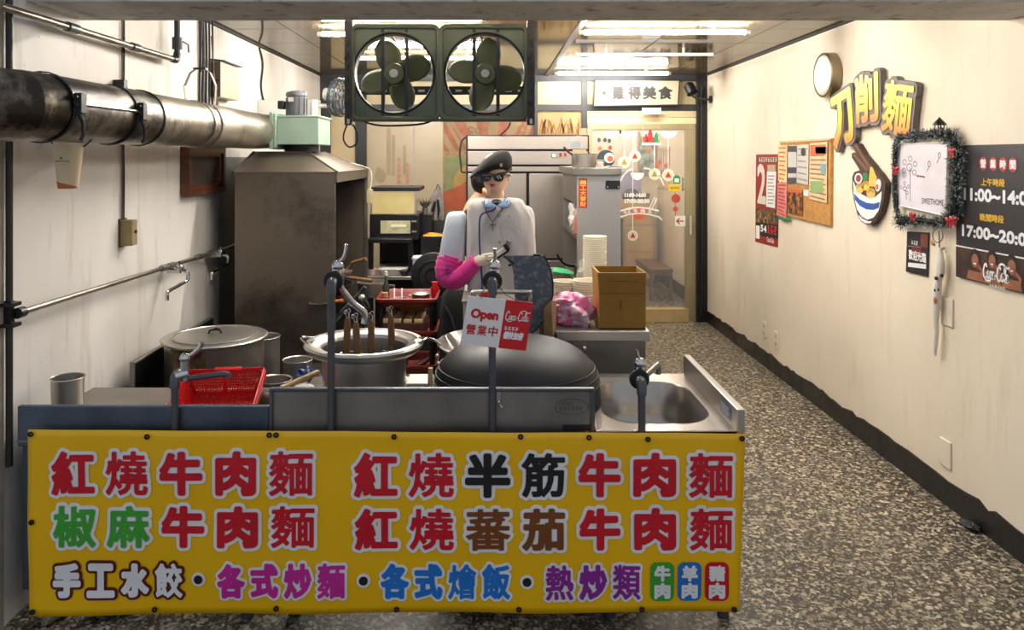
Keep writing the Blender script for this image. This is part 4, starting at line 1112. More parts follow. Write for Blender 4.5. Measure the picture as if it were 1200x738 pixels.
# ------------------------------------------------------------------ yellow menu banner
YBN = 2.556
def nx(px): return (px-CX)*YBN/F
def nz(py): return H-(py-CY)*YBN/F
def wav(x, z):
    return .0022*math.sin(x*7+z*3)+.0014*math.sin(x*17-z*9)+.0012*math.sin(z*21+x*4)
bn = thing('menu_banner', 'yellow vinyl banner of red beef noodle lettering along the stall front', 'banner', ((nx(32)+nx(873))/2, YBN, nz(718)))
def banner_part(name, mb, m, parent, d):
    for p in mb.v:
        p.y = YBN-d-wav(p.x, p.z)
    return flat(name, mb, m, parent)
def wset(lst, y0, y1):
    pass
nxs, nzs = 84, 26; vs = []; fs = []
for j in range(nzs+1):
    t = j/nzs
    for i in range(nxs+1):
        s_ = i/nxs
        xl = 32.5-.5*t+3*t*t; xr = 873-6.5*t; py0 = 503.5+4.5*s_; py1 = 721.5-4*s_-1.6*math.sin(PI*s_)+.8*math.sin(s_*19)
        vs.append(Vector((nx(xl+(xr-xl)*s_), YBN, nz(py0+(py1-py0)*t))))
for j in range(nzs):
    for i in range(nxs):
        a = j*(nxs+1)+i; fs.append((a, a+nxs+1, a+nxs+2, a+1))
mb = MB().add(vs, fs)
for p in mb.v: p.y = YBN-wav(p.x, p.z)
cloth = obj('vinyl_sheet', mb, M_yellow, bn, recalc=True, smooth=180)
cloth.modifiers.new('thick', 'SOLIDIFY').thickness = .0012
FN = frame((0, YBN, 0), (1,0,0))
ink = lambda n_, r, g, b_: mat('ink_'+n_, rgb(r,g,b_), .45, 0, .06, 10)
I_red = ink('red',206,14,36); I_white = ink('white',236,236,236); I_green = ink('green',62,166,52); I_black = ink('black',24,22,24); I_brown = ink('brown',124,66,22)
I_mag = ink('magenta',204,38,150); I_blue = ink('blue',26,118,206); I_pur = ink('purple',142,36,148); I_dkbr = ink('dark_brown',96,26,10)
def phrase(items, y0, y1, out, st, ol):
    """items: (char, px0, px1, ink); one outline part and one lettering part for each run of an ink"""
    thin = {'麵':.42,'燒':.45,'熱':.42,'類':.36,'燴':.36,'飯':.5,'炒':.7,'餃':.48,'蕃':.42,'筋':.6,'椒':.62,'麻':.62,'茄':.75,'紅':.8,'各':.85,'式':.8}
    stk = lambda ch: st*thin.get(ch, 1)
    q = MB()
    for ch, a, b_, c in items: letters(q, ch, FN, nx(a), nx(b_), nz(y1), nz(y0), 0, (stk(ch)+ol)*YBN/F)
    o_ = banner_part('lettering_outline', q, out, bn, .003)
    runs = {}
    for it in items: runs.setdefault(it[3].name, []).append(it)
    for nm, its in runs.items():
        q = MB()
        for ch, a, b_, c in its:
            e = ol
            letters(q, ch, FN, nx(a+e), nx(b_-e), nz(y1-e), nz(y0+e), 0, stk(ch)*YBN/F)
        banner_part('lettering', q, its[0][3], o_, .0055)
R, G, K, B_ = I_red, I_green, I_black, I_brown
c1 = ((57,115),(120,178),(184,242),(249,305),(312,371))
c2 = ((411,470),(475,536),(541,602),(607,666),(674,731),(738,796),(803,862))
def row(chs, cols, inks): return [(ch, a, b_, k) for ch, (a, b_), k in zip(chs, cols, inks)]
phrase(row('紅燒牛肉麵', c1, [R]*5), 524, 584, I_white, 2.6, 4)
phrase(row('椒麻牛肉麵', [(a+2, b_+2) for a, b_ in c1], [G,G,R,R,R]), 588, 645, I_white, 2.6, 4)
phrase(row('紅燒半筋牛肉麵', c2, [R,R,K,K,R,R,R]), 526, 586, I_white, 2.6, 4)
phrase(row('紅燒蕃茄牛肉麵', [(a+1, b_) for a, b_ in c2], [R,R,B_,B_,R,R,R]), 591, 648, I_white, 2.6, 4)
def cells(a, b_, n): return [(a+(b_-a)*i/n+.3, a+(b_-a)*(i+1)/n-.3) for i in range(n)]
phrase(row('手工水餃', cells(59,218,4), [I_white]*4), 656, 703, I_dkbr, 2.6, 3.2)
phrase(row('各式炒麵', cells(252,408,4), [I_mag]*4), 656, 703, I_white, 2.4, 3)
phrase(row('各式燴飯', cells(443,601,4), [I_blue]*4), 657, 704, I_white, 2.4, 3)
phrase(row('熱炒類', cells(636,754,3), [I_pur]*3), 658, 705, I_white, 2.4, 3)
for px, py in ((233,678),(426,680),(617.5,681)):
    q = MB(); shape(q, FN, circ(nx(px), nz(py), 8.3*YBN/F), 0); d1 = banner_part('dot_outline', q, I_white, bn, .003)
    q = MB(); shape(q, FN, circ(nx(px), nz(py), 5.2*YBN/F), 0); banner_part('dot', q, I_black, d1, .0055)
for a, b_, chs, k in ((762,790,'牛肉',I_green),(794,822,'羊肉',I_blue),(826,854,'豬肉',I_red)):
    q = MB(); shape(q, FN, rrect(nx(a), nx(b_), nz(704), nz(658), .022), 0); d1 = banner_part('pill', q, k, bn, .003)
    q = MB()
    for i, ch in enumerate(chs): letters(q, ch, FN, nx(a+4.5), nx(b_-4.5), nz(680.5+i*20.5), nz(661.5+i*20.5), 0, 1.2*YBN/F)
    banner_part('lettering', q, I_white, d1, .0055)
gsrc = None
for px, py in ((37,508),(173,511),(316,509),(324,509),(462,511),(610,511),(690,512),(759,514),(869,513),(38,611),(39,716),(182,713),(324,712),(465,713),(608,713),(752,713),(860,713)):
    c = Vector((nx(px), YBN, nz(py)))
    if gsrc is None:
        gsrc = obj('grommet', MB().lathe([(.004,.0),(.0085,.0),(.0095,.003),(.0085,.006),(.004,.006),(.003,.003)], c+Vector((0,-.009,0)), 12, rot('X',-90), close=True), M_blackm, bn); g0 = c
    else:
        share('grommet', gsrc, bn, c-g0)
# ------------------------------------------------------------------ upright taps
def up_tap(name, px, py_top, label, style):
    Y = 2.583; x = (px-CX)*Y/F; zt = H-(py_top-CY)*Y/F
    t = thing(name, label, 'tap', (x, Y, .3))
    obj('standpipe', MB().cyl((x,Y,.30),(x,Y,zt-.012), .0125, n=14), M_pipe, t)
    obj('elbow', MB().tube([(x,Y,zt-.03),(x,Y,zt-.004),(x,Y+.006,zt+.006),(x,Y+.02,zt+.010),(x,Y+.04,zt+.010)], [.0165,.0165,.0175,.0175,.0165], 12), M_pipe, t)
    z = zt+.010
    if style == 'side':       # low tap with long spout to the side
        obj('valve_body', MB().cyl((x,Y+.0,z-.002),(x+.034,Y+.02,z+.004), .015, n=12).cyl((x+.026,Y+.02,z-.02),(x+.026,Y+.02,z+.05), .0145, n=12).ball((x+.026,Y+.02,z+.055), .018, n=12, m=8), M_chrome, t)
        obj('lever', MB().tube(spline([(x+.03,Y+.02,z+.06),(x+.05,Y+.02,z+.068),(x+.075,Y+.02,z+.09),(x+.082,Y+.02,z+.108)],4), [.007]*6+[.0085]*7, 8), M_chrome, t)
        obj('spout', MB().tube([(x+.028,Y+.02,z-.016),(x+.05,Y+.02,z-.012),(x+.16,Y+.022,z+.002),(x+.172,Y+.022,z+.0),(x+.172,Y+.022,z-.012)], .0095, 10), M_pipe, t)
    else:
        obj('washer', MB().lathe([(.012,0),(.030,0),(.034,.004),(.034,.012),(.030,.016),(.012,.016)], (x,Y+.034,z), 24, rot('X',-90), close=True), M_rubber, t)
        obj('valve_body', MB().cyl((x,Y+.045,z),(x,Y+.085,z), .018, n=14).cyl((x+.004,Y+.068,z),(x+.008,Y+.068,z+.044), .018, n=14).ball((x+.008,Y+.068,z+.048), .021, n=14, m=8), M_chrome, t)
        if style == 'tall':
            obj('lever', MB().tube(spline([(x+.012,Y+.068,z+.06),(x+.026,Y+.068,z+.074),(x+.036,Y+.066,z+.095),(x+.040,Y+.064,z+.122)],4), [.008]*5+[.0065]*8, 8), M_chrome, t)
            obj('spout', MB().tube(spline([(x+.012,Y+.08,z-.016),(x+.022,Y+.09,z-.04),(x+.05,Y+.11,z-.085),(x+.085,Y+.13,z-.12),(x+.092,Y+.135,z-.14),(x+.090,Y+.135,z-.165)],4), [.011]*5+[.0125]*16, 10), M_chrome, t)
        elif style == 'back':
            obj('lever', MB().tube([(x+.008,Y+.068,z+.06),(x+.010,Y+.066,z+.085),(x+.008,Y+.062,z+.11)], .006, 8), M_chrome, t)
            obj('spout', MB().tube(spline([(x,Y+.08,z-.004),(x+.002,Y+.12,z-.02),(x+.004,Y+.22,z-.045),(x+.004,Y+.24,z-.06),(x+.004,Y+.245,z-.09)],5), .010, 10), M_steel, t)
        else:
            obj('lever', MB().tube([(x+.006,Y+.068,z+.06),(x-.002,Y+.064,z+.08),(x-.006,Y+.06,z+.098)], .005, 8), M_chrome, t)
            obj('spout', MB().tube(spline([(x+.01,Y+.07,z-.01),(x+.03,Y+.10,z-.008),(x+.085,Y+.17,z+.01),(x+.098,Y+.19,z+.008),(x+.098,Y+.19,z-.025)],5), .010, 10), M_steeld, t)
    return t
up_tap('lever_tap', 205, 444, 'grey lever tap with side spout by the red basket', 'side')
up_tap('lever_tap', 388, 335, 'tall chrome lever tap on a standpipe over the noodle boiler', 'tall')
up_tap('lever_tap', 577, 335, 'tall tap on a standpipe that carries the open sign', 'back')
up_tap('lever_tap', 752, 452, 'short lever tap standing over the sink bowl', 'sink')
# ------------------------------------------------------------------ open sign
YS = 2.545
th = math.radians(-6.0)
so = P(539.5, 402.5, YS)
FO = frame(so, (math.cos(th),0,math.sin(th)), (-math.sin(th)+.055,0,math.cos(th)))
k_ = YS/F
SW, SH = 77*k_, 57*k_
os_ = thing('open_sign', 'white and red tilted Open sign hung on the middle tap', 'sign', P(578,411,YS))
def srect(x0, x1, d0, d1): return MB().prism([(x0,0),(x1,0),(x1,SH),(x0,SH)], FO, d0, d1)
obj('white_board', srect(0, SW*.58, 0, .004), M_paper, os_, smooth=False)
M_cr = mat('bright_red_board', rgb(206,16,26), .4, 0, .05, 6)
obj('red_board', srect(SW*.58, SW, 0, .004), M_cr, os_, smooth=False)
q = MB(); letters(q, 'Open', FO, 6.5*k_, 39*k_, SH*.50, SH*.76, .005, .0022)
for i, ch in enumerate('營業中'): letters(q, ch, FO, (4+i*13.0)*k_, (15+i*13.0)*k_, SH*.22, SH*.43, .005, .0008)
flat('lettering', q, mat('ink_sign_red', rgb(196,24,30), .5), os_)
# flowing script on the red half
def script(mb, fr, x0, z0, s_, d, wd):
    C1 = [(.30,.62),(.24,.78),(.12,.72),(.03,.45),(.03,.18),(.12,.02),(.24,.06),(.34,.22)]
    def cur(pts): stroke_line(mb, fr, [(x0+p.x*s_, z0+p.y*s_) for p in spline([Vector((a,b,0)) for a,b in pts],5)], wd, d)
    cur(C1)
    def o_(x): cur([(x+.10,.42),(x+.02,.36),(x,.18),(x+.06,.05),(x+.15,.12),(x+.17,.30),(x+.10,.42),(x+.20,.36)])
    def c_(x): cur([(x+.14,.36),(x+.08,.42),(x+.01,.28),(x+.02,.10),(x+.10,.05),(x+.20,.18)])
    def a_(x): cur([(x+.15,.38),(x+.06,.42),(x,.24),(x+.03,.07),(x+.10,.08),(x+.16,.36),(x+.15,.10),(x+.24,.14)])
    o_(.34); c_(.56); a_(.74)
    cur([(.98,.24),(1.12,.27)])
    cur([(p[0]+1.12, p[1]) for p in C1]); o_(1.46)
    cur([(1.66,.2),(1.80,.55),(1.80,.80),(1.72,.72),(1.70,.30),(1.74,.06),(1.84,.12)]); a_(1.84)
    cur([(.12,.02),(.30,-.10),(.62,-.06)]); cur([(1.24,.78),(1.55,.95),(1.95,.78),(2.12,.86)])
q = MB(); script(q, FO, SW*.615, SH*.59, 13.2*k_, .005, .0026)
marks(q, FO, SW*.62, SW*.84, SH*.385, SH*.455, .005, 4)
letters(q, '暢快加倍', FO, SW*.62, SW*.92, SH*.20, SH*.36, .005, .0011, shear=.15)
flat('lettering', q, I_white, os_)
obj('string', MB().tube([FO[0]+FO[1]*(16*k_)+FO[2]*(SH-.004)+FO[3]*.006, P(565,343,2.55), P(573,330,2.57), P(577,325.5,2.575)], .0014, 5).tube([FO[0]+FO[1]*(64*k_)+FO[2]*(SH-.006)+FO[3]*.006, P(592,345,2.55), P(582,331,2.57), P(577,325.5,2.575)], .0014, 5), mat('wire_grey', rgb(80,74,70), .5, .4), os_)
obj('tape', MB().obox(P(568,344,2.552), (.014,.001,.005)), M_cr, os_)
# ------------------------------------------------------------------ metal beaker
def vessel(name, c, r, h, label, cat, m=None, taper=1.0, lip=.004, wall=.003, n=36, root=True):
    prof = [(0,0),(r*taper,0),(r,h-.004),(r+lip,h),(r+lip*.6,h+.002),(r-wall,h-.002),(r*taper-wall,.005),(0,.005)]
    return obj(name, MB().lathe(prof, c, n), m or M_steel, label=label, cat=cat)
cup = thing('steel_beaker', 'plain stainless beaker on the counter against the white wall', 'beaker', (-1.54, 2.795, CT))
obj('body', MB().lathe([(0,0),(.052,0),(.055,.125),(.058,.129),(.054,.128),(.050,.005),(0,.005)], (-1.54,2.795,CT), 32), M_steel, cup)
obj('rim', MB().tube([(-1.54+.057*math.cos(a), 2.795+.057*math.sin(a), CT+.129) for a in [2*PI*k/32 for k in range(32)]], .0025, 6, closed=True), M_steel, cup)
# ------------------------------------------------------------------ red colander basket
rb = thing('colander_basket', 'bright red plastic colander basket tilted over the basin', 'basket', (-1.03, 2.85, CT))
Rb = rot('Z', 6) @ rot('X', 20)
bc = Vector((-1.015, 2.85, .728))
bw, bd, bh = .145, .135, .085     # half sizes at the rim
def bp(x, y, z): return bc+Rb @ Vector((x,y,z))
def side_grid(name, p00, p10, p11, p01, nu, nv, wd):
    q = MB(); p00, p10, p11, p01 = map(Vector, (p00,p10,p11,p01))
    nn = (p10-p00).cross(p01-p00).normalized()*.0018
    def bar(a, b_, w_):
        s_ = (b_-a).normalized().cross(nn.normalized())*w_/2
        q.add([a-s_-nn, a+s_-nn, b_+s_-nn, b_-s_-nn, a-s_+nn, a+s_+nn, b_+s_+nn, b_-s_+nn], [(0,3,2,1),(4,5,6,7),(0,1,5,4),(1,2,6,5),(2,3,7,6),(3,0,4,7)])
    for i in range(nu+1):
        t = i/nu; mid = abs(t-.5) < .5/nu
        bar(p00.lerp(p10,t), p01.lerp(p11,t), wd*(3 if (i in (0,nu) or mid) else 1))
    for j in range(nv+1):
        t = j/nv; bar(p00.lerp(p01,t), p10.lerp(p11,t), wd*(3.4 if j in (0,nv) else 1))
    return obj(name, q, M_redp, rb, smooth=False)
f_ = .80
side_grid('back_wall', bp(-bw*f_,bd*f_,-bh), bp(bw*f_,bd*f_,-bh), bp(bw,bd,0), bp(-bw,bd,0), 26, 8, .0042)
side_grid('front_wall', bp(bw*f_,-bd*f_,-bh), bp(-bw*f_,-bd*f_,-bh), bp(-bw,-bd,0), bp(bw,-bd,0), 26, 8, .0042)
side_grid('side_wall', bp(bw*f_,bd*f_,-bh), bp(bw*f_,-bd*f_,-bh), bp(bw,-bd,0), bp(bw,bd,0), 20, 8, .0042)
side_grid('side_wall', bp(-bw*f_,-bd*f_,-bh), bp(-bw*f_,bd*f_,-bh), bp(-bw,bd,0), bp(-bw,-bd,0), 20, 8, .0042)
side_grid('bottom', bp(-bw*f_,-bd*f_,-bh), bp(bw*f_,-bd*f_,-bh), bp(bw*f_,bd*f_,-bh), bp(-bw*f_,bd*f_,-bh), 24, 18, .0050)
rim = rrect(-bw-.006, bw+.006, -bd-.006, bd+.006, .03, 5)
rs = []
for x, y in rim:
    l = math.hypot(x, y); ux_, uy_ = x/l, y/l
    rs.append([bp(x-.010*ux_, y-.010*uy_, 0), bp(x+.008*ux_, y+.008*uy_, 0), bp(x+.010*ux_, y+.010*uy_, -.012), bp(x+.006*ux_, y+.006*uy_, -.012), bp(x+.004*ux_, y+.004*uy_, -.005), bp(x-.010*ux_, y-.010*uy_, -.005)])
obj('rim', MB().loft(rs, cap=False, closed=True), M_redp, rb)
obj('grip', MB().obox(bp(.01,bd+.004,.003), (.05,.010,.004), Rb), M_redp, rb, bevel=.003)
# ------------------------------------------------------------------ low range with stock pots behind the prep counter
lr = thing('low_range', 'low black soup range with steel splashback along the white wall', 'range', (-1.2, 3.75, 0))
obj('body', MB().box(-1.60, -.78, 3.16, 4.36, .08, .40), M_blackm, lr, bevel=.006)
obj('side_splash', MB().box(-1.60, -1.575, 3.40, 4.36, .40, .692), M_steeld, lr, bevel=.003)
obj('splash_face', MB().box(-1.575, -1.572, 3.405, 4.355, .40, .684), M_blackm, lr)
obj('burner_block', MB().box(-1.0, -.80, 3.46, 3.95, .40, .545), M_blackm, lr, bevel=.006)
for x in (-1.54, -.84):
    for y in (3.22, 4.3): obj('leg', MB().box(x-.02,x+.02,y-.02,y+.02,0,.08), M_blackm, lr)
px_ = thing('lidded_stockpot', 'large lidded stockpot with burnt streaks on the low range', 'pot', (-1.31, 3.65, .40))
pcx = Vector((-1.31, 3.65, .40))
M_pot = grimy('pot_steel', rgb(176,168,156), rgb(74,54,36), .63, .80, .34, .85, 3)
obj('body', MB().lathe([(0,0),(.215,0),(.222,.012),(.224,.335),(.228,.34),(.218,.34),(.214,.012),(0,.008)], pcx, 48), M_pot, px_)
ld = obj('lid', MB().lathe([(.0,.362),(.11,.361),(.175,.358),(.205,.350),(.215,.349),(.236,.353),(.243,.349),(.241,.341),(.230,.337),(.0,.340)], pcx, 48), M_steel, px_)
obj('groove_ring', MB().tube([pcx+Vector((.19*math.cos(2*PI*k/48), .19*math.sin(2*PI*k/48), .357)) for k in range(48)], .004, 6, closed=True), M_steel, ld)
obj('knob', MB().tube([pcx+Vector(p) for p in ((-.03,0,.362),(-.025,0,.376),(.0,0,.382),(.025,0,.376),(.03,0,.362))], .005, 8).ball(pcx+Vector((.012,-.01,.385)), (.018,.008,.008), n=10, m=6), M_black, ld)
mb = MB(); random.seed(4)
for k in range(14):
    a = math.radians(-128+k*3.4); b_ = math.radians(-128+(k+1)*3.4); r = .2262
    lo_ = .335-.055-random.uniform(0,.05); hi_ = .334
    mb.poly([pcx+Vector((r*math.cos(a), r*math.sin(a), lo_)), pcx+Vector((r*math.cos(b_), r*math.sin(b_), lo_-random.uniform(-.01,.01))), pcx+Vector((r*math.cos(b_), r*math.sin(b_), hi_)), pcx+Vector((r*math.cos(a), r*math.sin(a), hi_))])
flat('burnt_patch', mb, mat('burnt_crust', rgb(44,34,24), .8, 0, .5, 20, col2=rgb(120,90,50)), px_)
vessel('tall_pot', (-1.18, 3.98, .40), .085, .272, 'narrow open steel pot behind the lidded stockpot', 'pot')
vessel('deep_pan', (-.935, 3.32, .40), .072, .240, 'round steel pan half hidden beside the red basket', 'pan', M_steel)
vessel('small_pot', (-.925, 3.68, .546), .068, .085, 'small steel pot on the burner block under the hood', 'pot')
bb = thing('blue_bag', 'crumpled dark blue plastic bag beside the noodle boiler', 'bag', (-.80, 3.5, .546))
def lump(c, r, seed, n=20, m=12, amp=.25):
    rnd = random.Random(seed); c = Vector(c); q = MB().ball((0,0,0), 1.0, n=n, m=m)
    ph = [(rnd.uniform(2,7), rnd.uniform(2,7), rnd.uniform(2,7), rnd.uniform(0,6)) for _ in range(6)]
    for p in q.v:
        s_ = 1+amp*sum(math.sin(p.x*a+p.y*b_+p.z*g+d) for a, b_, g, d in ph)/6+rnd.uniform(-.25,.25)*amp
        z = p.z*r[2]*s_
        p.x, p.y, p.z = c.x+p.x*r[0]*s_, c.y+p.y*r[1]*s_, c.z+max(z, -r[2]*.72)
    return q
obj('bag_body', lump((-.835,3.50,.585), (.055,.06,.052), 5, amp=.4), mat('blue_film', rgb(28,64,112), .35, 0, .3, 12), bb, smooth=False)
obj('cloth', lump((-.77,3.05,CT+.014), (.07,.06,.02), 8, amp=.2), M_paper, label='folded white cloth behind the splash guard near the noodle boiler', cat='cloth')
ws = thing('rolling_stick', 'pale wooden stick lying behind the splash guard', 'stick', P(350,447,3.05))
obj('shaft', MB().tube([P(330,456,2.98), P(350,446.5,3.05), P(371,437,3.12)], [.013,.0135,.012], 12), mat('pale_stick', rgb(186,150,100), .55, 0, .15, 10), ws)
obj('end_cap', MB().ball(P(371.5,437,3.12), .0125, n=10, m=8), mat('pale_stick', rgb(186,150,100), .55), ws)
# ------------------------------------------------------------------ noodle boiler and strainers
nb = thing('noodle_boiler', 'wide-rimmed stainless noodle boiler holding strainers', 'pot', ((427-CX)*2.95/F, 2.95, CT))
bcx = Vector(((427-CX)*2.95/F, 2.95, CT)); RZ = .213
obj('body', MB().lathe([(0,0),(.158,0),(.160,RZ-.02)], bcx, 48), M_steel, nb)
obj('rim', MB().lathe([(.160,RZ-.03),(.205,RZ-.025),(.222,RZ-.010),(.228,RZ+.004),(.222,RZ+.012),(.205,RZ+.013),(.198,RZ+.006),(.170,RZ+.001),(.163,RZ-.004),(.160,RZ-.014)], bcx, 56), M_steel, nb)
obj('inner_wall', MB().lathe([(.160,RZ-.014),(.157,RZ-.03),(.156,.02),(0,.02)], bcx, 40), M_steeld, nb)
obj('water', MB().lathe([(0,RZ-.085),(.156,RZ-.085)], bcx, 40), mat('murky_water', rgb(96,92,82), .08, 0, .1, 6), nb)
for s_ in (-1, 1):
    obj('handle', MB().tube([bcx+Vector((s_*(.205+.0*k),0,RZ+.01))+Vector((s_*.036*math.sin(PI*k/8), -.05+.1*k/8, .012*math.sin(PI*k/8))) for k in range(9)], .005, 8), M_chrome, nb)
    obj('handle_plate', MB().obox(bcx+Vector((s_*.206,0,RZ+.011)), (.012,.022,.003)), M_steel, nb)
st0 = None
for i, (px, pyt, pyb, Y, tilt, lab) in enumerate(((406,371,413,2.90,2,'noodle strainer with wooden handle nearest the tall chrome tap'),(419,376,417,2.86,-3,'noodle strainer with wooden handle leaning at the front of the boiler'),(435,374,415,2.90,0,'noodle strainer with wooden handle in the middle of the boiler'),(459,367,405,3.02,-2,'noodle strainer with wooden handle apart from the other three'))):
    base = P(px, pyb, Y); topp = P(px, pyt, Y); h = topp.z-base.z
    t = thing('noodle_strainer', lab, 'strainer', base, group='strainers in the noodle boiler')
    Rz = rot('Y', tilt)
    fr = (base, Rz @ Vector((1,0,0)), Rz @ Vector((0,0,1)), Vector((0,-1,0)))
    obj('handle', MB().prism([(-.011,0),(.011,0),(.013,.02),(.0125,h*.75),(.010,h-.012),(.004,h-.002),(-.004,h-.002),(-.010,h-.012),(-.0125,h*.75),(-.013,.02)], fr, -.006, .006), M_handle, t, bevel=.003)
    W = lambda x, z: base+fr[1]*x+fr[2]*z
    obj('hook', MB().tube([W(-.004,h-.014), W(-.006,h+.012), W(-.004,h+.026), W(.004,h+.030), W(.010,h+.024), W(.008,h+.016)], .0022, 6).tube([W(.004,h-.014), W(.004,h+.012), W(-.002,h+.022), W(-.012,h+.022), W(-.015,h+.014), W(-.010,h+.010)], .0022, 6), M_chrome, t)
    obj('shank', MB().tube([W(0,.006), W(0,-.03), base+Vector((0,.02,-.05))], .004, 6), M_steel, t)
    cb_ = base+Vector((0,.075,-.028))
    if px in (435,): cb_ = base+Vector((-.03,.09,-.045))
    obj('hoop', MB().tube([cb_+Vector((.052*math.cos(a), .052*math.sin(a), 0)) for a in [2*PI*k/28 for k in range(28)]], .003, 6, closed=True), M_chrome, t)
    mb = MB()
    for k in range(14):
        a = 2*PI*k/14; mb.tube([cb_+Vector((.052*math.cos(a),.052*math.sin(a),0)), cb_+Vector((.036*math.cos(a),.036*math.sin(a),-.06))], .0012, 4)
    for rr, zz in ((.047,-.02),(.042,-.04),(.036,-.06)):
        mb.tube([cb_+Vector((rr*math.cos(a), rr*math.sin(a), zz)) for a in [2*PI*k/20 for k in range(20)]], .0012, 4, closed=True)
    obj('wire_basket', mb, M_steeld, t)
# ------------------------------------------------------------------ upturned wok, open wok, stick
wk = thing('upturned_wok', 'huge black wok turned upside down behind the splash guard', 'wok', (.100, 2.965, CT))
wc = Vector((.100, 2.965, CT+.004)); Rw = .322
prof = []
for k in range(26):
    t = k/25; a = t*PI/2
    prof.append((Rw*math.sin(a)**.74 if k else 0, .225*math.cos(a)**.72 if k < 25 else .0))
pr = []
for i, (r, z) in enumerate(prof):
    pr.append((r, z))
pr += [(Rw+.004,-.002),(Rw+.004,.004)]
obj('bowl', MB().lathe(pr, wc, 64), M_wok, wk)
for rr in (.300, .312, .319):
    zz = next(z for r, z in prof if r >= rr-.004)
    obj('ridge', MB().tube([wc+Vector((rr*math.cos(a), rr*math.sin(a), zz+.003)) for a in [2*PI*k/56 for k in range(56)]], .0025, 5, closed=True), M_wok, wk)
for px, py, Y in ((512,417,2.90),(513.5,426,2.86),(685,408,3.02)):
    obj('rivet', MB().ball(P(px,py,Y), .0075, n=10, m=6), M_steel, wk)
ow = thing('open_wok', 'pale steel wok with loop handle behind the upturned black wok', 'wok', (-.065, 3.36, .6))
oc = Vector((-.065, 3.36, .79)); Ro = rot('X', 6)
obj('bowl', MB().lathe([(0,-.09),(.08,-.075),(.14,-.03),(.165,.0),(.170,.002),(.163,.006),(.135,-.022),(.078,-.066),(0,-.08)], oc, 40, Ro), M_steel, ow)
obj('loop_handle', MB().tube(spline([oc+Vector(p) for p in ((-.15,-.05,0),(-.18,-.04,.02),(-.205,.0,.015),(-.19,.03,.0),(-.155,.04,0))],5), .006, 8), M_steeld, ow)
obj('stand', MB().lathe([(.10,-.19),(.105,-.19),(.105,-.06),(.10,-.06)], oc, 28, close=True), M_blackm, ow)
obj('stand_table', MB().box(-.24, .12, 3.275, 3.50, 0, .599), M_blackm, label='low black stand under the pale open wok', cat='stand')
obj('wooden_dowel', MB().cyl(P(503.5,453,2.86)-Vector((0,0,.06)), P(504.5,431,2.86), .009, n=10), M_pale, label='short pale wooden dowel standing between boiler and black wok', cat='dowel')
obj('white_tray', MB().box((478-575)*3.15/900, (507-575)*3.15/900, 3.08, 3.22, CT, CT+.022), M_white, bevel=.004, label='white plastic tray behind the splash guard', cat='tray')
# ================================================================== noodle-slicing robot dressed as a chef
YM = 3.90; S = YM/F
def mp(px, py, dy=0.0):
    """point of the figure plane; keeps its place in the picture plane of YM, moved dy in depth"""
    v = P(px, py, YM); v.y += dy; return v
def sup_ring(cx, hw, fr, bk, py, n=28, e=1.0, yaw=0.0, pivot=581):
    pts = []
    for k in range(n):
        a = 2*PI*k/n; s_, c_ = math.sin(a), math.cos(a)
        x = hw*math.copysign(abs(s_)**e, s_); y = -(fr if c_ > 0 else bk)*math.copysign(abs(c_)**e, c_)
        xx = cx-pivot+x; x2 = xx*math.cos(yaw)-y*math.sin(yaw); y2 = xx*math.sin(yaw)+y*math.cos(yaw)
        v = P(pivot, py, YM); pts.append(v+Vector((x2*S, y2*S, 0)))
    return pts
rbm = thing('chef_mannequin', 'noodle-slicing robot mannequin in white chef shirt, black cap and sunglasses', 'mannequin', (.05, YM, 0))
yaw = math.radians(-13)
# head and neck: one surface
prof = [(245,11,9,10),(238,10.4,8.5,10),(231,9.8,8,10),(226.5,10,10,11),(224.5,9,15,12),(222.5,9.5,17.2,13),(219.5,11.8,17.8,14),(216,13.2,17.9,15),(212,14.2,18,16),(208,15,17.8,17),(204,15.4,17.5,17.5),(198,15.6,18,18),(191,15,17,18),(185,12.8,14.5,15.5),(180.5,8.5,9.5,10),(178.6,3,3,3)]
rings = [sup_ring(581, hw, fr, bk, py, 32, .92, yaw) for py, hw, fr, bk in prof]
q = MB().loft(rings)
fx, fy = math.sin(yaw), -math.cos(yaw)      # facing direction
for p in q.v:                                # nose, brow and cheeks by displacement
    rel = p-P(581, 184, YM); py = CY-(p.z-H)/S
    lat = (rel.x*math.cos(yaw)+rel.y*math.sin(yaw))/S; fwd = (rel.x*fx+rel.y*fy)/S
    if fwd > 8:
        g = math.exp(-(lat/3.2)**2)*math.exp(-((py-210.5)/3.6)**2); p.x += fx*S*4.2*g; p.y += fy*S*4.2*g
        g2 = math.exp(-((abs(lat)-6.5)/3)**2)*math.exp(-((py-204.5)/3)**2); p.x -= fx*S*2.0*g2; p.y -= fy*S*2.0*g2
hd_ = obj('head', q, M_skin, rbm, smooth=180)
ss = hd_.modifiers.new('smooth', 'SUBSURF'); ss.levels = 1; ss.render_levels = 2
def face(lat, fwd, py):
    return P(581, py, YM)+Vector((lat*math.cos(yaw)*S-math.sin(yaw)*0, lat*math.sin(yaw)*S, 0))+Vector((fx*fwd*S, fy*fwd*S, 0))
Rf = Matrix.Rotation(yaw, 3, 'Z')
M_lip = mat('lip_red', rgb(190,62,60), .4)
obj('lips', MB().ball(face(0,18.4,215.6), (3.6*S,1.3*S,.9*S), Rf, 14, 8).ball(face(0,18.2,217.1), (2.9*S,1.3*S,.9*S), Rf, 14, 8), M_lip, hd_)
for s_ in (-1, 1):
    obj('ear', MB().ball(face(s_*15.4,-1,208), (1.3*S,2.8*S,4.6*S), Rf @ rot('X',-10), 12, 8), M_skin, hd_)
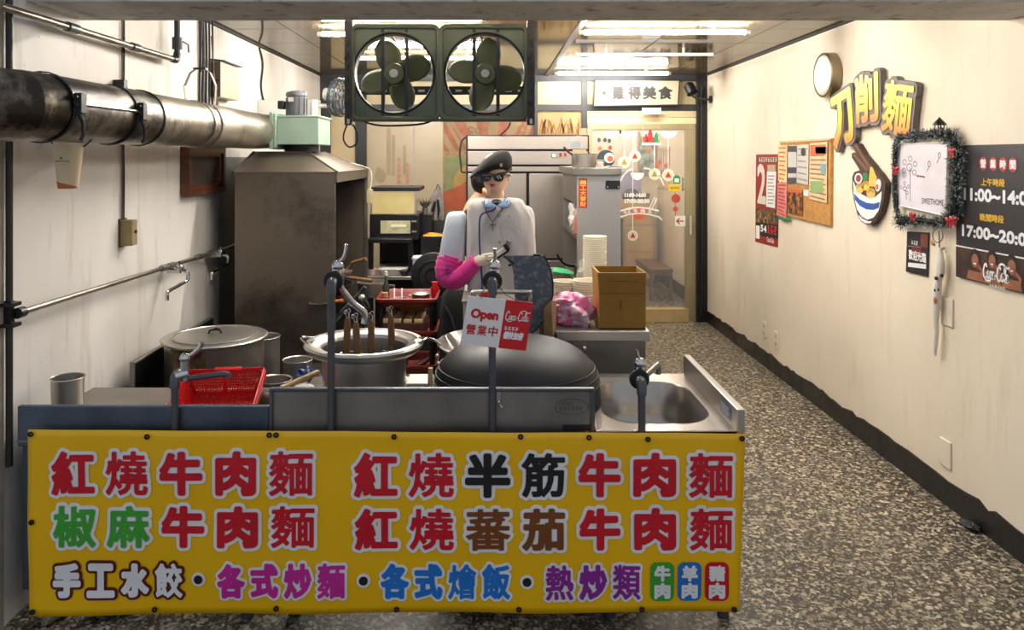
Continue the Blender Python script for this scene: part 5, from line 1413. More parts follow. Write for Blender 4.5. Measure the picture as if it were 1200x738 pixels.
# pixel-style sunglasses
sg = thing('sunglasses', 'chunky black sunglasses with white glint bars on the mannequin', 'sunglasses', face(0,19,208))
FFc = (face(0,20,206.5), Vector((math.cos(yaw), math.sin(yaw), 0)), Vector((0,0,1)), Vector((fx,fy,0)))
M_lens = mat('black_lens', rgb(8,8,9), .3, 0, .1, 5)
lens = obj('lens', MB().prism([(x*S,z*S) for x, z in ((-14.5,4.4),(-1.6,4.0),(-1.6,-.5),(-3,-4.2),(-6,-5.6),(-10.5,-5.6),(-13.4,-3.5))], FFc, -.002, .007), M_lens, sg)
obj('lens', MB().prism([(x*S,z*S) for x, z in ((14.5,4.4),(1.6,4.0),(1.6,-.5),(3,-4.2),(6,-5.6),(10.5,-5.6),(13.4,-3.5))], FFc, -.002, .007), M_lens, sg)
obj('bridge', MB().prism([(x*S,z*S) for x, z in ((-2,4),(2,4),(2,1.2),(-2,1.2))], FFc, -.002, .006), M_lens, sg)
q = MB()
for cx in (-8.5, 6.5):
    for k in range(3):
        for (a, b_) in ((0,0),(1.5,-1.6)):
            x = cx+k*1.25+a-1.5; z = 1.8-k*1.5
            patch(q, FFc, (x+b_*0)*S, (x+1.1)*S, (z-1.0)*S, z*S, .0076) if b_ == 0 else patch(q, FFc, (x+1.6)*S, (x+2.7)*S, (z-1.0)*S, z*S, .0076)
flat('glint', q, M_white, sg)
for s_ in (-1, 1):
    obj('temple', MB().tube([face(s_*14.6,19,204), face(s_*16.6,8,204.5), face(s_*16.6,-3,205.5)], .004, 6), M_lens, sg)
# flat cap, peak towards the red trolley
cp = thing('flat_cap', 'black flat cap with peak tipped over the sunglasses', 'cap', mp(580,205))
sec = [(600.5,191,4,3),(599,191,9.5,8.5),(595,190.5,14.5,16),(588,190.5,15,20.5),(580,191.5,14.2,22),(572,194.5,12.6,22),(565,198.3,9.6,20.5),(559,202.2,6.4,17.5),(555,205,4.1,14),(552,207,2.4,10),(550.5,208,1.0,5)]
rings = []
for px, py, hz, dp in sec:
    pts = []
    for k in range(24):
        a = 2*PI*k/24; zz = math.sin(a)
        pts.append(mp(px+1.5*math.cos(a)*0, py-hz*(zz if zz > 0 else zz*.86), -dp*S*math.cos(a)))
    rings.append(pts)
cbod = obj('crown', MB().loft(rings), M_cap, cp, smooth=180)
c2 = cbod.modifiers.new('smooth', 'SUBSURF'); c2.levels = 1; c2.render_levels = 2
obj('peak', MB().loft([[mp(562,204.6,-d*S), mp(557,206.6,-d*S), mp(551+abs(d+2)*.22,209.6,-d*S), mp(550.6+abs(d+2)*.22,208.2,-d*S), mp(557,204.4,-d*S), mp(562,202.6,-d*S)] for d in (-19,-12,-4,4,12,19)]), M_cap, cp, smooth=50)
obj('band', MB().tube([mp(599,198,-6*S), mp(594,201,-16*S), mp(585,203,-21.5*S), mp(575,205,-22.5*S), mp(566,206,-20.8*S)], .006, 8), mat('dark_brown_band', rgb(40,28,22), .7), cp)
obj('badge', MB().obox(mp(587,193.2,-20.4*S), (.006,.002,.008)), mat('badge_tan', rgb(196,150,124), .5), cp)
# shirt: boxy torso
sh = [(356,549.5,626,24),(340,548,627,25),(320,547,627.5,26),(298,546.5,628,27),(275,546.5,627,27),(256,547,625,26),(246,547.5,620,25),(240,548,615.5,24),(236,549.5,613.5,22),(233.6,552.5,611.5,19),(232.4,558,606,16),(231.6,566,598,12)]
rings = []
rnd = random.Random(9)
for py, a, b_, d in sh:
    cx, hw = (a+b_)/2, (b_-a)/2; pts = []
    for k in range(40):
        t = 2*PI*k/40; s_, c_ = math.sin(t), math.cos(t); e = .42
        x = hw*math.copysign(abs(s_)**e, s_); y = -d*math.copysign(abs(c_)**e, c_)
        w_ = 1.0*math.sin(x*.33+py*.12)+.9*math.sin(x*.55-py*.21)+.8*math.sin(x*.2+py*.3)
        v = P(cx+x, py, YM); v.y += (y+(w_ if c_ > 0 else 0))*S; pts.append(v)
    rings.append(pts)
shirt = obj('shirt', MB().loft(rings), M_shirt, rbm, smooth=60)
s2 = shirt.modifiers.new('smooth', 'SUBSURF'); s2.levels = 1; s2.render_levels = 2
# sleeve stub on the fridge side
rings = []
for py, a, b_, d in ((301,611,626,17),(285,611,627,18),(262,611,627,18.5),(250,612,626,18),(244.5,612,623.5,16),(242,613,620,12)):
    cx, hw = (a+b_)/2, (b_-a)/2
    rings.append([P(cx+hw*math.copysign(abs(math.sin(t))**.6, math.sin(t)), py, YM)+Vector((0, -d*S*math.copysign(abs(math.cos(t))**.6, math.cos(t))+.02, 0)) for t in [2*PI*k/24 for k in range(24)]])
obj('empty_sleeve', MB().loft(rings), M_shirt, rbm, smooth=60)
# working arm: white sleeve, magenta oversleeve, glove
rings = []
for py, a, b_, d in ((304,514.5,545,14),(298,515,545,15),(280,518,546,15.5),(262,521.5,546.5,16),(253,523.5,546.5,15),(249.5,525.5,545,13),(248,529,543,9)):
    cx, hw = (a+b_)/2, (b_-a)/2
    rings.append([P(cx+hw*math.copysign(abs(math.sin(t))**.55, math.sin(t)), py, YM)+Vector((0, -d*S*math.copysign(abs(math.cos(t))**.6, math.cos(t))-.02, 0)) for t in [2*PI*k/24 for k in range(24)]])
obj('white_sleeve', MB().loft(rings), M_shirtb, rbm, smooth=60)
pth = [(529.5,299.5,-6),(527.5,306,-7),(525,314,-9),(525.5,321.5,-11),(530.5,325.3,-14),(537,323.2,-17),(544,318.2,-20),(551,311.2,-23),(556.5,305.8,-25),(559.5,303,-26)]
rad = [15.2,15.8,14.8,13.6,12.2,11.2,10.3,9.2,8.4,7.9]
pts = [mp(px, py, d*S) for px, py, d in pth]
rr = []
pp = spline(pts, 4)
for i in range(len(pp)):
    t = i/4; k = min(int(t), len(rad)-2); rr.append((rad[k]+(rad[k+1]-rad[k])*(t-k))*S*(1+.045*math.sin(i*2.4)))
slv = obj('oversleeve', MB().tube(pp, rr, 20), M_pink, rbm, smooth=180)
obj('cuff', MB().tube([mp(557,305.2,-25*S), mp(559.6,302.9,-26*S)], [8.9*S, 8.6*S], 18), M_pink, slv)
q = MB()
for k in range(9):
    a = Vector((rnd.uniform(-5,4), 0, rnd.uniform(-3.5,3.5))); b2 = a+Vector((rnd.uniform(-3,3),0,rnd.uniform(-3,3)))
    c0 = mp(527.5,312,-24.5*S); q.tube([c0+a*S, c0+(a+b2)*.5*S+Vector((0,-.001,0)), c0+b2*S], .0026, 5)
obj('purple_print', q, mat('purple_print', rgb(92,40,140), .6), slv)
M_glove = mat('cream_glove', rgb(226,216,190), .6, 0, .04, 9)
w0 = mp(558,304.2,-25*S); pm = mp(566.5,300.5,-27*S)
hand = obj('glove', MB().tube([w0, mp(562,302.3,-26*S), pm, mp(571,298.6,-28*S), mp(575,297.2,-28.5*S)], [6.0*S, 6.6*S, 6.9*S, 6.0*S, 4.2*S], 16), M_glove, rbm, smooth=180)
for i, (dz, dd, ln) in enumerate(((-3.4,-3,1.0),(-1.2,-5,1.1),(1.2,-5,1.05),(3.4,-3,.9))):
    a = mp(571.5,298.4+dz,(-28+dd)*S)
    obj('finger', MB().tube([a, a+Vector((4.2*S*ln,-2.2*S,1.0*S)), a+Vector((7.6*S*ln,-1.2*S,1.4*S)), a+Vector((9.4*S*ln,1.8*S,.9*S)), a+Vector((8.6*S*ln,4.0*S,.2*S))], [1.75*S,1.7*S,1.6*S,1.5*S,1.2*S], 8), M_glove, hand, smooth=180)
obj('thumb', MB().tube([mp(567.5,297.2,-30*S), mp(571,294.8,-32*S), mp(575,293.4,-32*S), mp(578.5,293.6,-31*S)], [2.3*S,2.0*S,1.8*S,1.3*S], 8), M_glove, hand, smooth=180)
# cutter held in the glove
kn = thing('noodle_cutter', 'white and black noodle cutter plate held in the cream glove', 'cutter', mp(588,292,-30*S))
ang = math.atan2(11, 16.5); Rk = rot('Y', -math.degrees(ang))
kc = mp(586.3,291.6,-30*S)
obj('plate', MB().obox(kc, (9.2*S,.010,2.5*S), Rk), M_white, kn, bevel=.003)
obj('blade', MB().obox(kc+Rk @ Vector((.6*S,.0,-3.4*S)), (8.6*S,.012,1.2*S), Rk), M_black, kn, bevel=.002)
obj('clamp', MB().obox(kc+Rk @ Vector((8.8*S,-.004,1.2*S)), (2.4*S,.016,4.0*S), Rk), M_blackm, kn, bevel=.003)
obj('tip', MB().obox(mp(594.5,281.5,-30*S), (2.6*S,.008,3.2*S), rot('Y',18)), M_steeld, kn, bevel=.003)
# collar, undershirt, piping, necklace, buttons
M_collar = mat('blue_collar_cloth', rgb(120,150,186), .7, 0, .06, 8)
q = MB()
for s_ in (-1, 1):
    a = [mp(581.5,228.3,11*S), mp(581.5+s_*9,228.6,5*S), mp(581.5+s_*12.4,230.2,-9*S), mp(581.5+s_*9,233.2,-19*S), mp(581.5+s_*1.2,238.6,-27*S)]
    b2 = [mp(581.5,232.6,17*S), mp(581.5+s_*12,233.0,7*S), mp(581.5+s_*16.8,235.2,-24.5*S), mp(581.5+s_*13,240.6,-28*S), mp(581.5+s_*5.6,241.0,-29.5*S)]
    q.add(a+b2, [(i, i+1, i+6, i+5) for i in range(4)])
co = obj('collar', q, M_collar, rbm); co.modifiers.new('thick','SOLIDIFY').thickness = .004
obj('undershirt', MB().ball(mp(581.5,236.2,-14*S), (8.5*S,11*S,3.8*S), None, 16, 8), M_black, rbm)
M_navy = mat('navy_piping', rgb(34,44,104), .6)
obj('piping', MB().tube(spline([mp(581,240.4,-26.5*S), mp(577.5,244.5,-27.2*S), mp(570,246.5,-27.4*S), mp(564.5,249.5,-28*S), mp(562.4,257,-28.6*S), mp(562.3,280,-29.2*S), mp(563.5,300,-29*S), mp(565.2,325,-28*S), mp(565.4,348,-26.4*S)],6), .0042, 6), M_navy, rbm)
nk = thing('cross_necklace', 'dark cord necklace with small silver cross on the chef shirt', 'necklace', mp(577,262,-29*S))
obj('cord', MB().tube([mp(567.5,234,-21*S), mp(568.5,242,-27*S), mp(572,250,-28.7*S), mp(577.3,257.5,-29.3*S), mp(583.5,249,-28.7*S), mp(589.5,241,-27*S), mp(594.5,234,-19*S)], .0026, 5), M_black, nk)
obj('cross', MB().obox(mp(577.4,262,-29.6*S), (.0026,.0022,5.4*S)).obox(mp(577.4,260.8,-29.6*S), (3.4*S,.0022,.0028)), mat('old_silver', rgb(120,110,100), .35, .8), nk)
for px, py in ((585,280.5),(584.3,251),(596.3,251.3)):
    obj('button', MB().cyl(mp(px,py,-27.6*S), mp(px,py,-29*S), .0075 if py > 260 else .004, n=12), mat('button_grey', rgb(150,140,132), .5), shirt)
q = MB(); FSH = frame(mp(584,250,-29.5*S), (1,0,0))
stroke_line(q, FSH, [(-2*S,1.5*S),(-.5*S,-1*S),(1.2*S,-1*S),(2*S,1*S)], .003, 0); flat('small_print', q, mat('grey_print', rgb(120,112,108), .6), shirt)
# machine cabinet below the shirt with grab rail
M_mach = mat('machine_steel', rgb(166,160,150), .42, .6, .1, 4, rvar=.08)
mx0, mx1 = -.128, .165
obj('machine_case', MB().box(mx0, mx1, 3.56, 3.98, .10, .925), M_mach, rbm, bevel=.008)
obj('case_top', MB().box(mx0-.006, mx1+.006, 3.55, 3.985, .925, .938), M_mach, rbm, bevel=.004)
obj('mount_post', MB().box(-.06, .14, 3.86, 3.96, .93, 1.02), M_blackm, rbm)
obj('grab_rail', MB().tube(spline([(-.075,3.56,.915),(-.075,3.475,.975),(-.062,3.462,.992),(.160,3.462,.992),(.176,3.464,.984),(.178,3.475,.943),(.160,3.56,.905)],5), .010, 10), M_steel, rbm)
obj('red_switch', MB().box(-.055, -.01, 3.535, 3.553, .948, .966), mat('switch_red', rgb(190,30,36), .4), rbm, bevel=.003)
for x in (mx0+.04, mx1-.04):
    for y in (3.6, 3.94): obj('foot', MB().cyl((x,y,0),(x,y,.10), .02, n=10), M_rubber, rbm)
# slanted dough plate
dp_ = thing('dough_plate', 'speckled dark slate-grey rounded dough plate beside the chef mannequin', 'plate', P(620,390,3.5))
k5 = 3.50/F; o5 = Vector((0,3.50,0))
pl_ = [(590,299),(637,299),(641,306),(645.5,318),(647.8,332),(647.5,346),(644,361),(638,374),(629,385.5),(619,393),(611,388),(606,372),(603,345),(602,322),(600,311)]
FD = frame((0,3.50,0), (1,0,0))
M_slate = mat('speckled_slate', rgb(96,103,113), .5, .2, .18, 46, .05, 60, col2=rgb(150,156,162), lo=.5, hi=.78)
obj('plate_board', MB().prism([((a-CX)*k5, H-(b_-CY)*k5) for a, b_ in reversed(pl_)], FD, -.006, .006), M_slate, dp_, bevel=.003)
obj('edge_band', MB().tube([P(a,b_,3.497) for a, b_ in pl_[1:10]], .0045, 6), M_blackm, dp_)
obj('clip', MB().box((625-CX)*k5, (633-CX)*k5, 3.49, 3.51, H-(300-CY)*k5, H-(297.5-CY)*k5), M_black, dp_)
obj('bracket', MB().tube([P(590,299.5,3.49), P(603,309,3.49), P(596,311,3.5)], .006, 6), M_blackm, dp_)
obj('arm', MB().tube([P(618,360,3.512), (.165,3.57,.90)], .012, 8), M_blackm, dp_)
wbk = thing('wooden_block', 'worn brown wooden block wedged beside the slate-grey dough plate', 'block', P(644,400,3.45))
obj('block_body', MB().hexa([P(637,398,3.44), P(648,398,3.42), P(652,380,3.52), P(640,380,3.54), P(637,362,3.44), P(646,352,3.42), P(652,352,3.52), P(642,356,3.54)]), mat('worn_plywood', rgb(140,108,70), .65, 0, .3, 6), wbk, bevel=.003)
obj('shelf_bracket', MB().box(P(649,400,3.5).x, P(652,400,3.5).x, 3.47, 3.53, .72, .80), M_black, wbk)

# ================================================================== person working behind the robot (only hair, ear and neck show)
def skin(name, joints, edges, parent, m, root, sub=2):
    me = bpy.data.meshes.new(name); o0 = ORG[parent.name]
    me.from_pydata([tuple(Vector(j[0])-o0) for j in joints], edges, [])
    ob = bpy.data.objects.new(name, me); COL.objects.link(ob); ob.parent = parent; ORG[ob.name] = o0
    md = ob.modifiers.new('skin', 'SKIN'); md.use_smooth_shade = True
    for i, j in enumerate(joints):
        sv = me.skin_vertices[0].data[i]; r = j[1]; sv.radius = (r, r) if not isinstance(r, tuple) else r
        sv.use_root = (i == root)
    sb_ = ob.modifiers.new('sub', 'SUBSURF'); sb_.levels = sub; sb_.render_levels = sub
    me.materials.append(m); return ob
YP = 5.0
pr_ = thing('person', 'dark-haired person in black top bending behind the chef mannequin', 'person', (-.10, YP, 0))
X0 = -.155
J = [((X0,YP,.88),(.13,.10)), ((X0+.01,YP,1.04),(.105,.095)), ((X0+.035,YP,1.21),(.11,.09)), ((X0+.065,YP,1.31),.052), ((X0+.095,YP,1.36),.046), ((X0+.13,YP,1.41),.070), ((X0+.14,YP,1.455),.072),
     ((X0+.04,YP-.15,1.23),.045), ((X0+.12,YP-.19,1.02),.040), ((X0+.36,YP-.16,.98),.030), ((X0+.43,YP-.13,.97),.026),
     ((X0+.04,YP+.15,1.23),.045), ((X0+.12,YP+.19,1.02),.040), ((X0+.36,YP+.16,.98),.030), ((X0+.43,YP+.13,.97),.026),
     ((X0,YP-.09,.80),.085), ((X0+.03,YP-.09,.46),.055), ((X0-.01,YP-.09,.07),.040), ((X0+.12,YP-.09,.035),.032),
     ((X0,YP+.09,.80),.085), ((X0+.03,YP+.09,.46),.055), ((X0-.01,YP+.09,.07),.040), ((X0+.12,YP+.09,.035),.032)]
E = [(0,1),(1,2),(2,3),(3,4),(4,5),(5,6),(2,7),(7,8),(8,9),(9,10),(2,11),(11,12),(12,13),(13,14),(0,15),(15,16),(16,17),(17,18),(0,19),(19,20),(20,21),(21,22)]
M_sk2 = mat('warm_skin', rgb(214,160,126), .5, 0, .05, 6, sss=.1)
skin('body', J, E, pr_, M_sk2, 0)
M_top = mat('black_tshirt', rgb(30,30,34), .8, 0, .15, 12)
JT = [(J[0][0],(.145,.115)), (J[1][0],(.135,.115)), (J[2][0],(.13,.11)), ((X0+.05,YP,1.275),.07), (J[7][0],.068), ((X0+.08,YP-.175,1.12),.062), (J[11][0],.068), ((X0+.08,YP+.175,1.12),.062)]
skin('black_top', JT, [(0,1),(1,2),(2,3),(2,4),(4,5),(2,6),(6,7)], pr_, M_top, 0)
JL = [(J[0][0],(.14,.11)), (J[15][0],.10), (J[16][0],.07), ((X0-.01,YP-.09,.10),.055), (J[19][0],.10), (J[20][0],.07), ((X0-.01,YP+.09,.10),.055)]
skin('trousers', JL, [(0,1),(1,2),(2,3),(0,4),(4,5),(5,6)], pr_, mat('dark_trousers', rgb(40,42,50), .8, 0, .1, 8), 0)
hc = Vector((X0+.135, YP, 1.435))
q = MB().ball(hc+Vector((-.012,0,.012)), (.098,.092,.108), rot('Y',-14), 20, 14)
for p in q.v:
    if p.z < hc.z-.045 and p.x > hc.x-.03: p.z = hc.z-.045
obj('hair', q, mat('black_hair', rgb(16,14,14), .45, 0, .3, 40, .3, 120, stretch=(1,1,.2)), pr_)
obj('ear', MB().ball(hc+Vector((-.018,-.094,-.055)), (.015,.010,.026), rot('Y',-18), 12, 8).ball(hc+Vector((-.016,-.104,-.055)), (.008,.006,.015), rot('Y',-18), 10, 6), M_sk2, pr_)
for sy in (-1, 1):
    obj('eye', MB().ball(hc+Vector((.070,sy*.030,-.018)), (.006,.012,.006), None, 8, 6), M_black, pr_)
    obj('brow', MB().ball(hc+Vector((.070,sy*.030,.002)), (.005,.016,.003), None, 8, 6), M_black, pr_)
obj('nose', MB().ball(hc+Vector((.078,0,-.038)), (.014,.009,.016), rot('Y',-15), 10, 8), M_sk2, pr_)
obj('mouth', MB().ball(hc+Vector((.072,0,-.064)), (.006,.020,.004), None, 10, 6), M_lip, pr_)
# ================================================================== kitchen behind the stall
def bxo(name, a, b_, py0, py1, Y0, Y1, m, parent=None, **k):
    """box whose front face at depth Y0 spans these pixels"""
    s_ = Y0/F
    return obj(name, MB().box((a-CX)*s_, (b_-CX)*s_, Y0, Y1, H-(py1-CY)*s_, H-(py0-CY)*s_), m, parent, **k)
# stainless fridge
Y = 6.40
fg = thing('upright_fridge', 'large upright stainless fridge with banded top panel', 'fridge', P(618,400,Y)*1.0)
fg.location = ((618-CX)*Y/F, Y, 0); ORG[fg.name] = Vector(fg.location)
fx0, fx1 = (546-CX)*Y/F, (691-CX)*Y/F
obj('body', MB().box(fx0, fx1, Y+.03, Y+.75, .08, H+26*Y/F), M_blackm, fg, bevel=.004)
bxo('top_panel', 548, 689, 159.5, 175, Y, Y+.03, M_fridge, fg, bevel=.004)
bxo('control_panel', 548, 689, 177, 193, Y, Y+.03, M_fridge, fg, bevel=.004)
bxo('trim_panel', 548, 689, 195, 201, Y, Y+.03, M_fridge, fg, bevel=.003)
for a, b_ in ((548, 617), (620, 689)):
    d_ = bxo('door', a, b_, 203, 303, Y-.012, Y+.03, M_fridge, fg, bevel=.008)
    d2 = bxo('door', a, b_, 305, 398, Y-.012, Y+.03, M_fridge, fg, bevel=.008)
    for dd, y0, y1 in ((d_, 262, 280), (d2, 318, 336)):
        bxo('handle', (b_-6 if a < 600 else a+3), (b_-3 if a < 600 else a+6), y0, y1, Y-.035, Y-.012, M_blackm, dd, bevel=.003)
kb = obj('dial', MB().cyl(P(649,182,Y)+Vector((0,-.02,0)), P(649,182,Y)+Vector((0,.0,0)), .018, n=18), M_white, fg)
obj('dial_ring', MB().cyl(P(649,182,Y)+Vector((0,-.008,0)), P(649,182,Y), .022, n=18), M_black, kb)
bxo('switch', 655.5, 658.5, 179, 183.5, Y-.008, Y+.001, mat('amber_switch', rgb(120,60,28), .4), fg)
bxo('indicator', 661, 664, 179, 183, Y-.008, Y+.001, M_redp, fg)
bxo('name_plate', 669, 680, 166, 172, Y-.004, Y+.001, mat('plate_blue', rgb(140,156,160), .3, .5), fg)
bxo('notice', 671, 687, 175, 183, Y-.004, Y+.001, M_cream, fg)
for x in (fx0+.06, fx1-.06): obj('foot', MB().cyl((x,Y+.1,0),(x,Y+.1,.08), .025, n=10).cyl((x,Y+.65,0),(x,Y+.65,.08), .025, n=10), M_black, fg)
obj('fridge_cable', MB().tube(spline([P(547,160,Y-.02), P(541,166,Y-.02), P(539,180,Y-.02), P(540.5,195,Y-.02), P(541,201,Y-.02), P(546,202,Y-.02)],5), .008, 6), M_rubber, fg)
obj('drop_wire', MB().tube(spline([P(598,143.5,5.9), P(596,149,6.0), P(591,154,6.2), P(586,158.5,6.45)],5), .006, 6), M_rubber, fg)
# steel counter cabinet with open side
kc_ = thing('steel_cabinet', 'narrow tall stainless cabinet with open side shelves and red couplet', 'cabinet', (.74, 5.7, 0))
cx0, cx1, cy0, cy1, ctop = .584, .880, 5.20, 6.22, 1.478
obj('front_panel', MB().box(cx0, cx1, cy0, cy0+.02, .05, ctop), M_steel, kc_, bevel=.003)
obj('side_panel', MB().box(cx1-.015, cx1, cy0+.02, cy1, .05, ctop), M_steel, kc_)
obj('rear_panel', MB().box(cx0, cx1-.015, cy1-.015, cy1, .05, ctop), M_steel, kc_)
obj('top', MB().box(cx0-.03, cx1+.002, cy0-.03, cy1, ctop, ctop+.05), M_steeld, kc_, bevel=.004)
for z in (.12, .74, 1.055): obj('shelf', MB().box(cx0+.002, cx1-.015, cy0+.02, cy1-.015, z-.02, z), M_steeld, kc_)
obj('side_valance', MB().box(cx0, cx0+.008, cy0+.02, cy1-.015, ctop-.20, ctop), M_steeld, kc_)
FK = frame((0, cy0-.001, 0), (1,0,0)); s_ = cy0/F
kx = lambda px: (px-CX)*s_
kz = lambda py: H-(py-CY)*s_
q = MB(); patch(q, FK, kx(678.3), kx(688), kz(243.5), kz(209), .0015); cpl = flat('red_couplet', q, mat('couplet_red', rgb(172,24,22), .5), kc_)
q = MB()
for i, ch in enumerate('開工大發財'): letters(q, ch, FK, kx(679.6), kx(686.8), kz(216.4+i*6.4), kz(210.6+i*6.4), .003, .0012)
flat('lettering', q, mat('couplet_gold', rgb(222,180,84), .4, .3), cpl)
ct_ = bxo('controller', 710, 727, 211.5, 221.5, cy0-.012, cy0+.001, M_blackm, kc_, bevel=.003)
for px in (712, 725): bxo('indicator', px-.8, px+.8, 218, 220, cy0-.016, cy0-.012, M_chrome, ct_)
# things on and in the cabinet
sp = thing('saucepan', 'steel saucepan with long handle on top of the cabinet', 'pan', ((684-CX)*5.5/F, 5.5, ctop+.05))
sc_ = Vector(((684.5-CX)*5.5/F, 5.5, ctop+.05))
obj('bowl', MB().lathe([(0,0),(.082,0),(.088,.008),(.092,.092),(.097,.096),(.088,.096),(.084,.010),(0,.006)], sc_, 32), M_steel, sp)
obj('handle', MB().tube([sc_+Vector((-.085,-.02,.085)), sc_+Vector((-.13,-.05,.12)), sc_+Vector((-.155,-.07,.145))], [.006,.009,.008], 8), M_wood, sp)
jr = thing('snack_jar', 'small jar of orange snacks on the cabinet edge', 'jar', ((703.5-CX)*5.3/F, 5.3, ctop+.05))
jc = Vector(((703.5-CX)*5.3/F, 5.3, ctop+.05))
obj('contents', MB().lathe([(0,.002),(.024,.002),(.024,.034),(.012,.04),(0,.04)], jc, 16), mat('orange_snack', rgb(204,120,60), .7, 0, .3, 60, col2=rgb(232,200,160)), jr)
obj('jar_wall', MB().lathe([(.027,0),(.028,.05),(.029,.055),(.026,.055),(.025,.0)], jc, 20), M_glass, jr)
obj('pan_lid', MB().lathe([(0,.012),(.05,.01),(.062,.0),(.05,.004),(0,.006)], (.86, 5.35, ctop+.052), 24), M_steeld, label='flat steel lid lying beside the snack jar', cat='lid')
pb_ = thing('shelf_bag', 'white plastic bag stuffed on the upper cabinet shelf', 'bag', (.66, 5.75, 1.055))
obj('bag_body', lump((.645,5.78,1.14), (.055,.14,.115), 21, amp=.5), M_white, pb_, smooth=False)
obj('bag_ears', MB().loft([[Vector((.62,5.70,1.20)),Vector((.66,5.70,1.21)),Vector((.66,5.76,1.21))],[Vector((.615,5.62,1.29)),Vector((.64,5.60,1.30)),Vector((.63,5.68,1.30))]]), M_white, pb_)
obj('sauce_bottle', MB().lathe([(0,0),(.03,0),(.032,.01),(.032,.11),(.018,.14),(.012,.15),(.012,.17),(0,.17)], (.62,5.45,1.056), 16), mat('pink_sauce', rgb(196,120,104), .4), label='pinkish sauce bottle on the upper cabinet shelf', cat='bottle')
obj('orange_peel_dish', MB().lathe([(0,.0),(.05,.0),(.06,.02),(.05,.022),(.03,.014),(0,.016)], (.64,5.33,1.056), 20), mat('orange_dish', rgb(214,112,40), .5, 0, .3, 30), label='orange dish at the front of the upper cabinet shelf', cat='dish')
lp_ = thing('lidded_pot', 'small dark lidded pot on the middle cabinet shelf', 'pot', (.665, 5.5, .74))
obj('body', MB().lathe([(0,0),(.07,0),(.074,.08),(.078,.085),(.07,.085),(.066,.006),(0,.006)], (.668,5.5,.741), 24), mat('brassy_steel', rgb(150,136,96), .35, .7), lp_)
obj('lid', MB().lathe([(.078,.086),(.06,.098),(.02,.106),(.012,.106),(.014,.125),(0,.13)], (.668,5.5,.741), 24), M_blackm, lp_)
obj('handle', MB().tube(spline([(.60,5.48,.82),(.54,5.44,.835),(.49,5.40,.875),(.465,5.38,.92)],5), .008, 8), M_blackm, lp_)

# work table with bowls, bag and box
TZ = .80
wt = thing('work_table', 'stainless work table holding paper bowls and the cardboard box', 'table', (.51, 4.25, 0))
tx0, tx1, ty0, ty1 = .292, .733, 3.53, 5.0
obj('table_top', MB().box(tx0, tx1, ty0, ty1, TZ-.047, TZ), M_steel, wt, bevel=.004)
obj('front_panel', MB().box(tx0+.01, tx1-.015, ty0+.03, ty0+.045, .12, TZ-.047), M_steeld, wt)
obj('side_panel', MB().box(tx1-.03, tx1-.015, ty0+.045, ty1-.03, .12, TZ-.047), M_steeld, wt)
for x in (tx0+.04, tx1-.05):
    for y in (ty0+.07, ty1-.06): obj('leg', MB().cyl((x,y,0),(x,y,TZ-.05), .02, n=12), M_pipe, wt)
# paper bowls: every bowl its own object
M_bowl = mat('printed_paper_bowl', rgb(236,226,204), .6, 0, .02, 7, col2=rgb(230,196,168), lo=.58, hi=.72)
b0 = None
def bowl_stack(px, Y, n, r, dz, where, grp):
    global b0
    nth = lambda i: 'topmost' if i == 1 else str(i)+('th' if 10 < i % 100 < 14 else {1:'st',2:'nd',3:'rd'}.get(i % 10, 'th'))+' from the top'
    c = Vector(((px-CX)*Y/F, Y, TZ))
    for k in range(n):
        # stacked one inside the other, rims up
        label = 'paper bowl, '+nth(n-k)+' '+where
        if b0 is None:
            b0 = obj('paper_bowl', MB().lathe([(0,.0),(.056,.0),(.058,.003),(.0690,.052),(.0725,.0525),(.0735,.0555),(.0715,.0575),(.0675,.0565),(.0565,.006),(0,.005)], c, 28), M_bowl, label=label, cat='bowl', group=grp, org=c)
            o = b0
        else:
            o = bpy.data.objects.new('paper_bowl', b0.data); COL.objects.link(o); tag(o, label, 'bowl', grp)
        o.location = c+Vector((random.uniform(-.0015,.0015), random.uniform(-.0015,.0015), dz*k)); o.rotation_euler[2] = k*1.3
        sc2 = r/.072; o.scale = (sc2, sc2, 1)
random.seed(1)
bowl_stack(697, 4.66, 23, .071, .0120, 'of the tall stack behind the cardboard box', 'tall stack of paper bowls')
bowl_stack(686.5, 4.05, 9, .072, .0120, 'of the middle-height stack behind the pink bag', 'middle stack of paper bowls')
bowl_stack(661.5, 4.10, 8, .066, .0120, 'of the short stack next to the dough plate', 'short stack of paper bowls')
obj('bag_film', lump((.575,4.72,TZ+.07), (.045,.05,.10), 31, amp=.3), mat('clear_film', rgb(226,220,206), .3, alpha=.45), smooth=False, label='clear plastic film sleeve beside the tall bowl stack', cat='film')
# pink striped bag
M_pb = mat('pink_striped_film', rgb(240,120,170), .4, 0, .0, 15, .1, 30, col2=rgb(250,222,230), lo=.47, hi=.56, stretch=(1.2,1.2,1))
pk = thing('pink_bag', 'knotted pink and white striped plastic bag on the work table', 'bag', (.385, 3.68, TZ))
q = lump((.385,3.68,TZ+.062), (.105,.09,.088), 14, n=40, m=24, amp=.34)
obj('bag_body', q, M_pb, pk, smooth=50)
obj('knot', lump((.345,3.60,TZ+.125), (.045,.025,.020), 6, amp=.4), M_pb, pk, smooth=40)
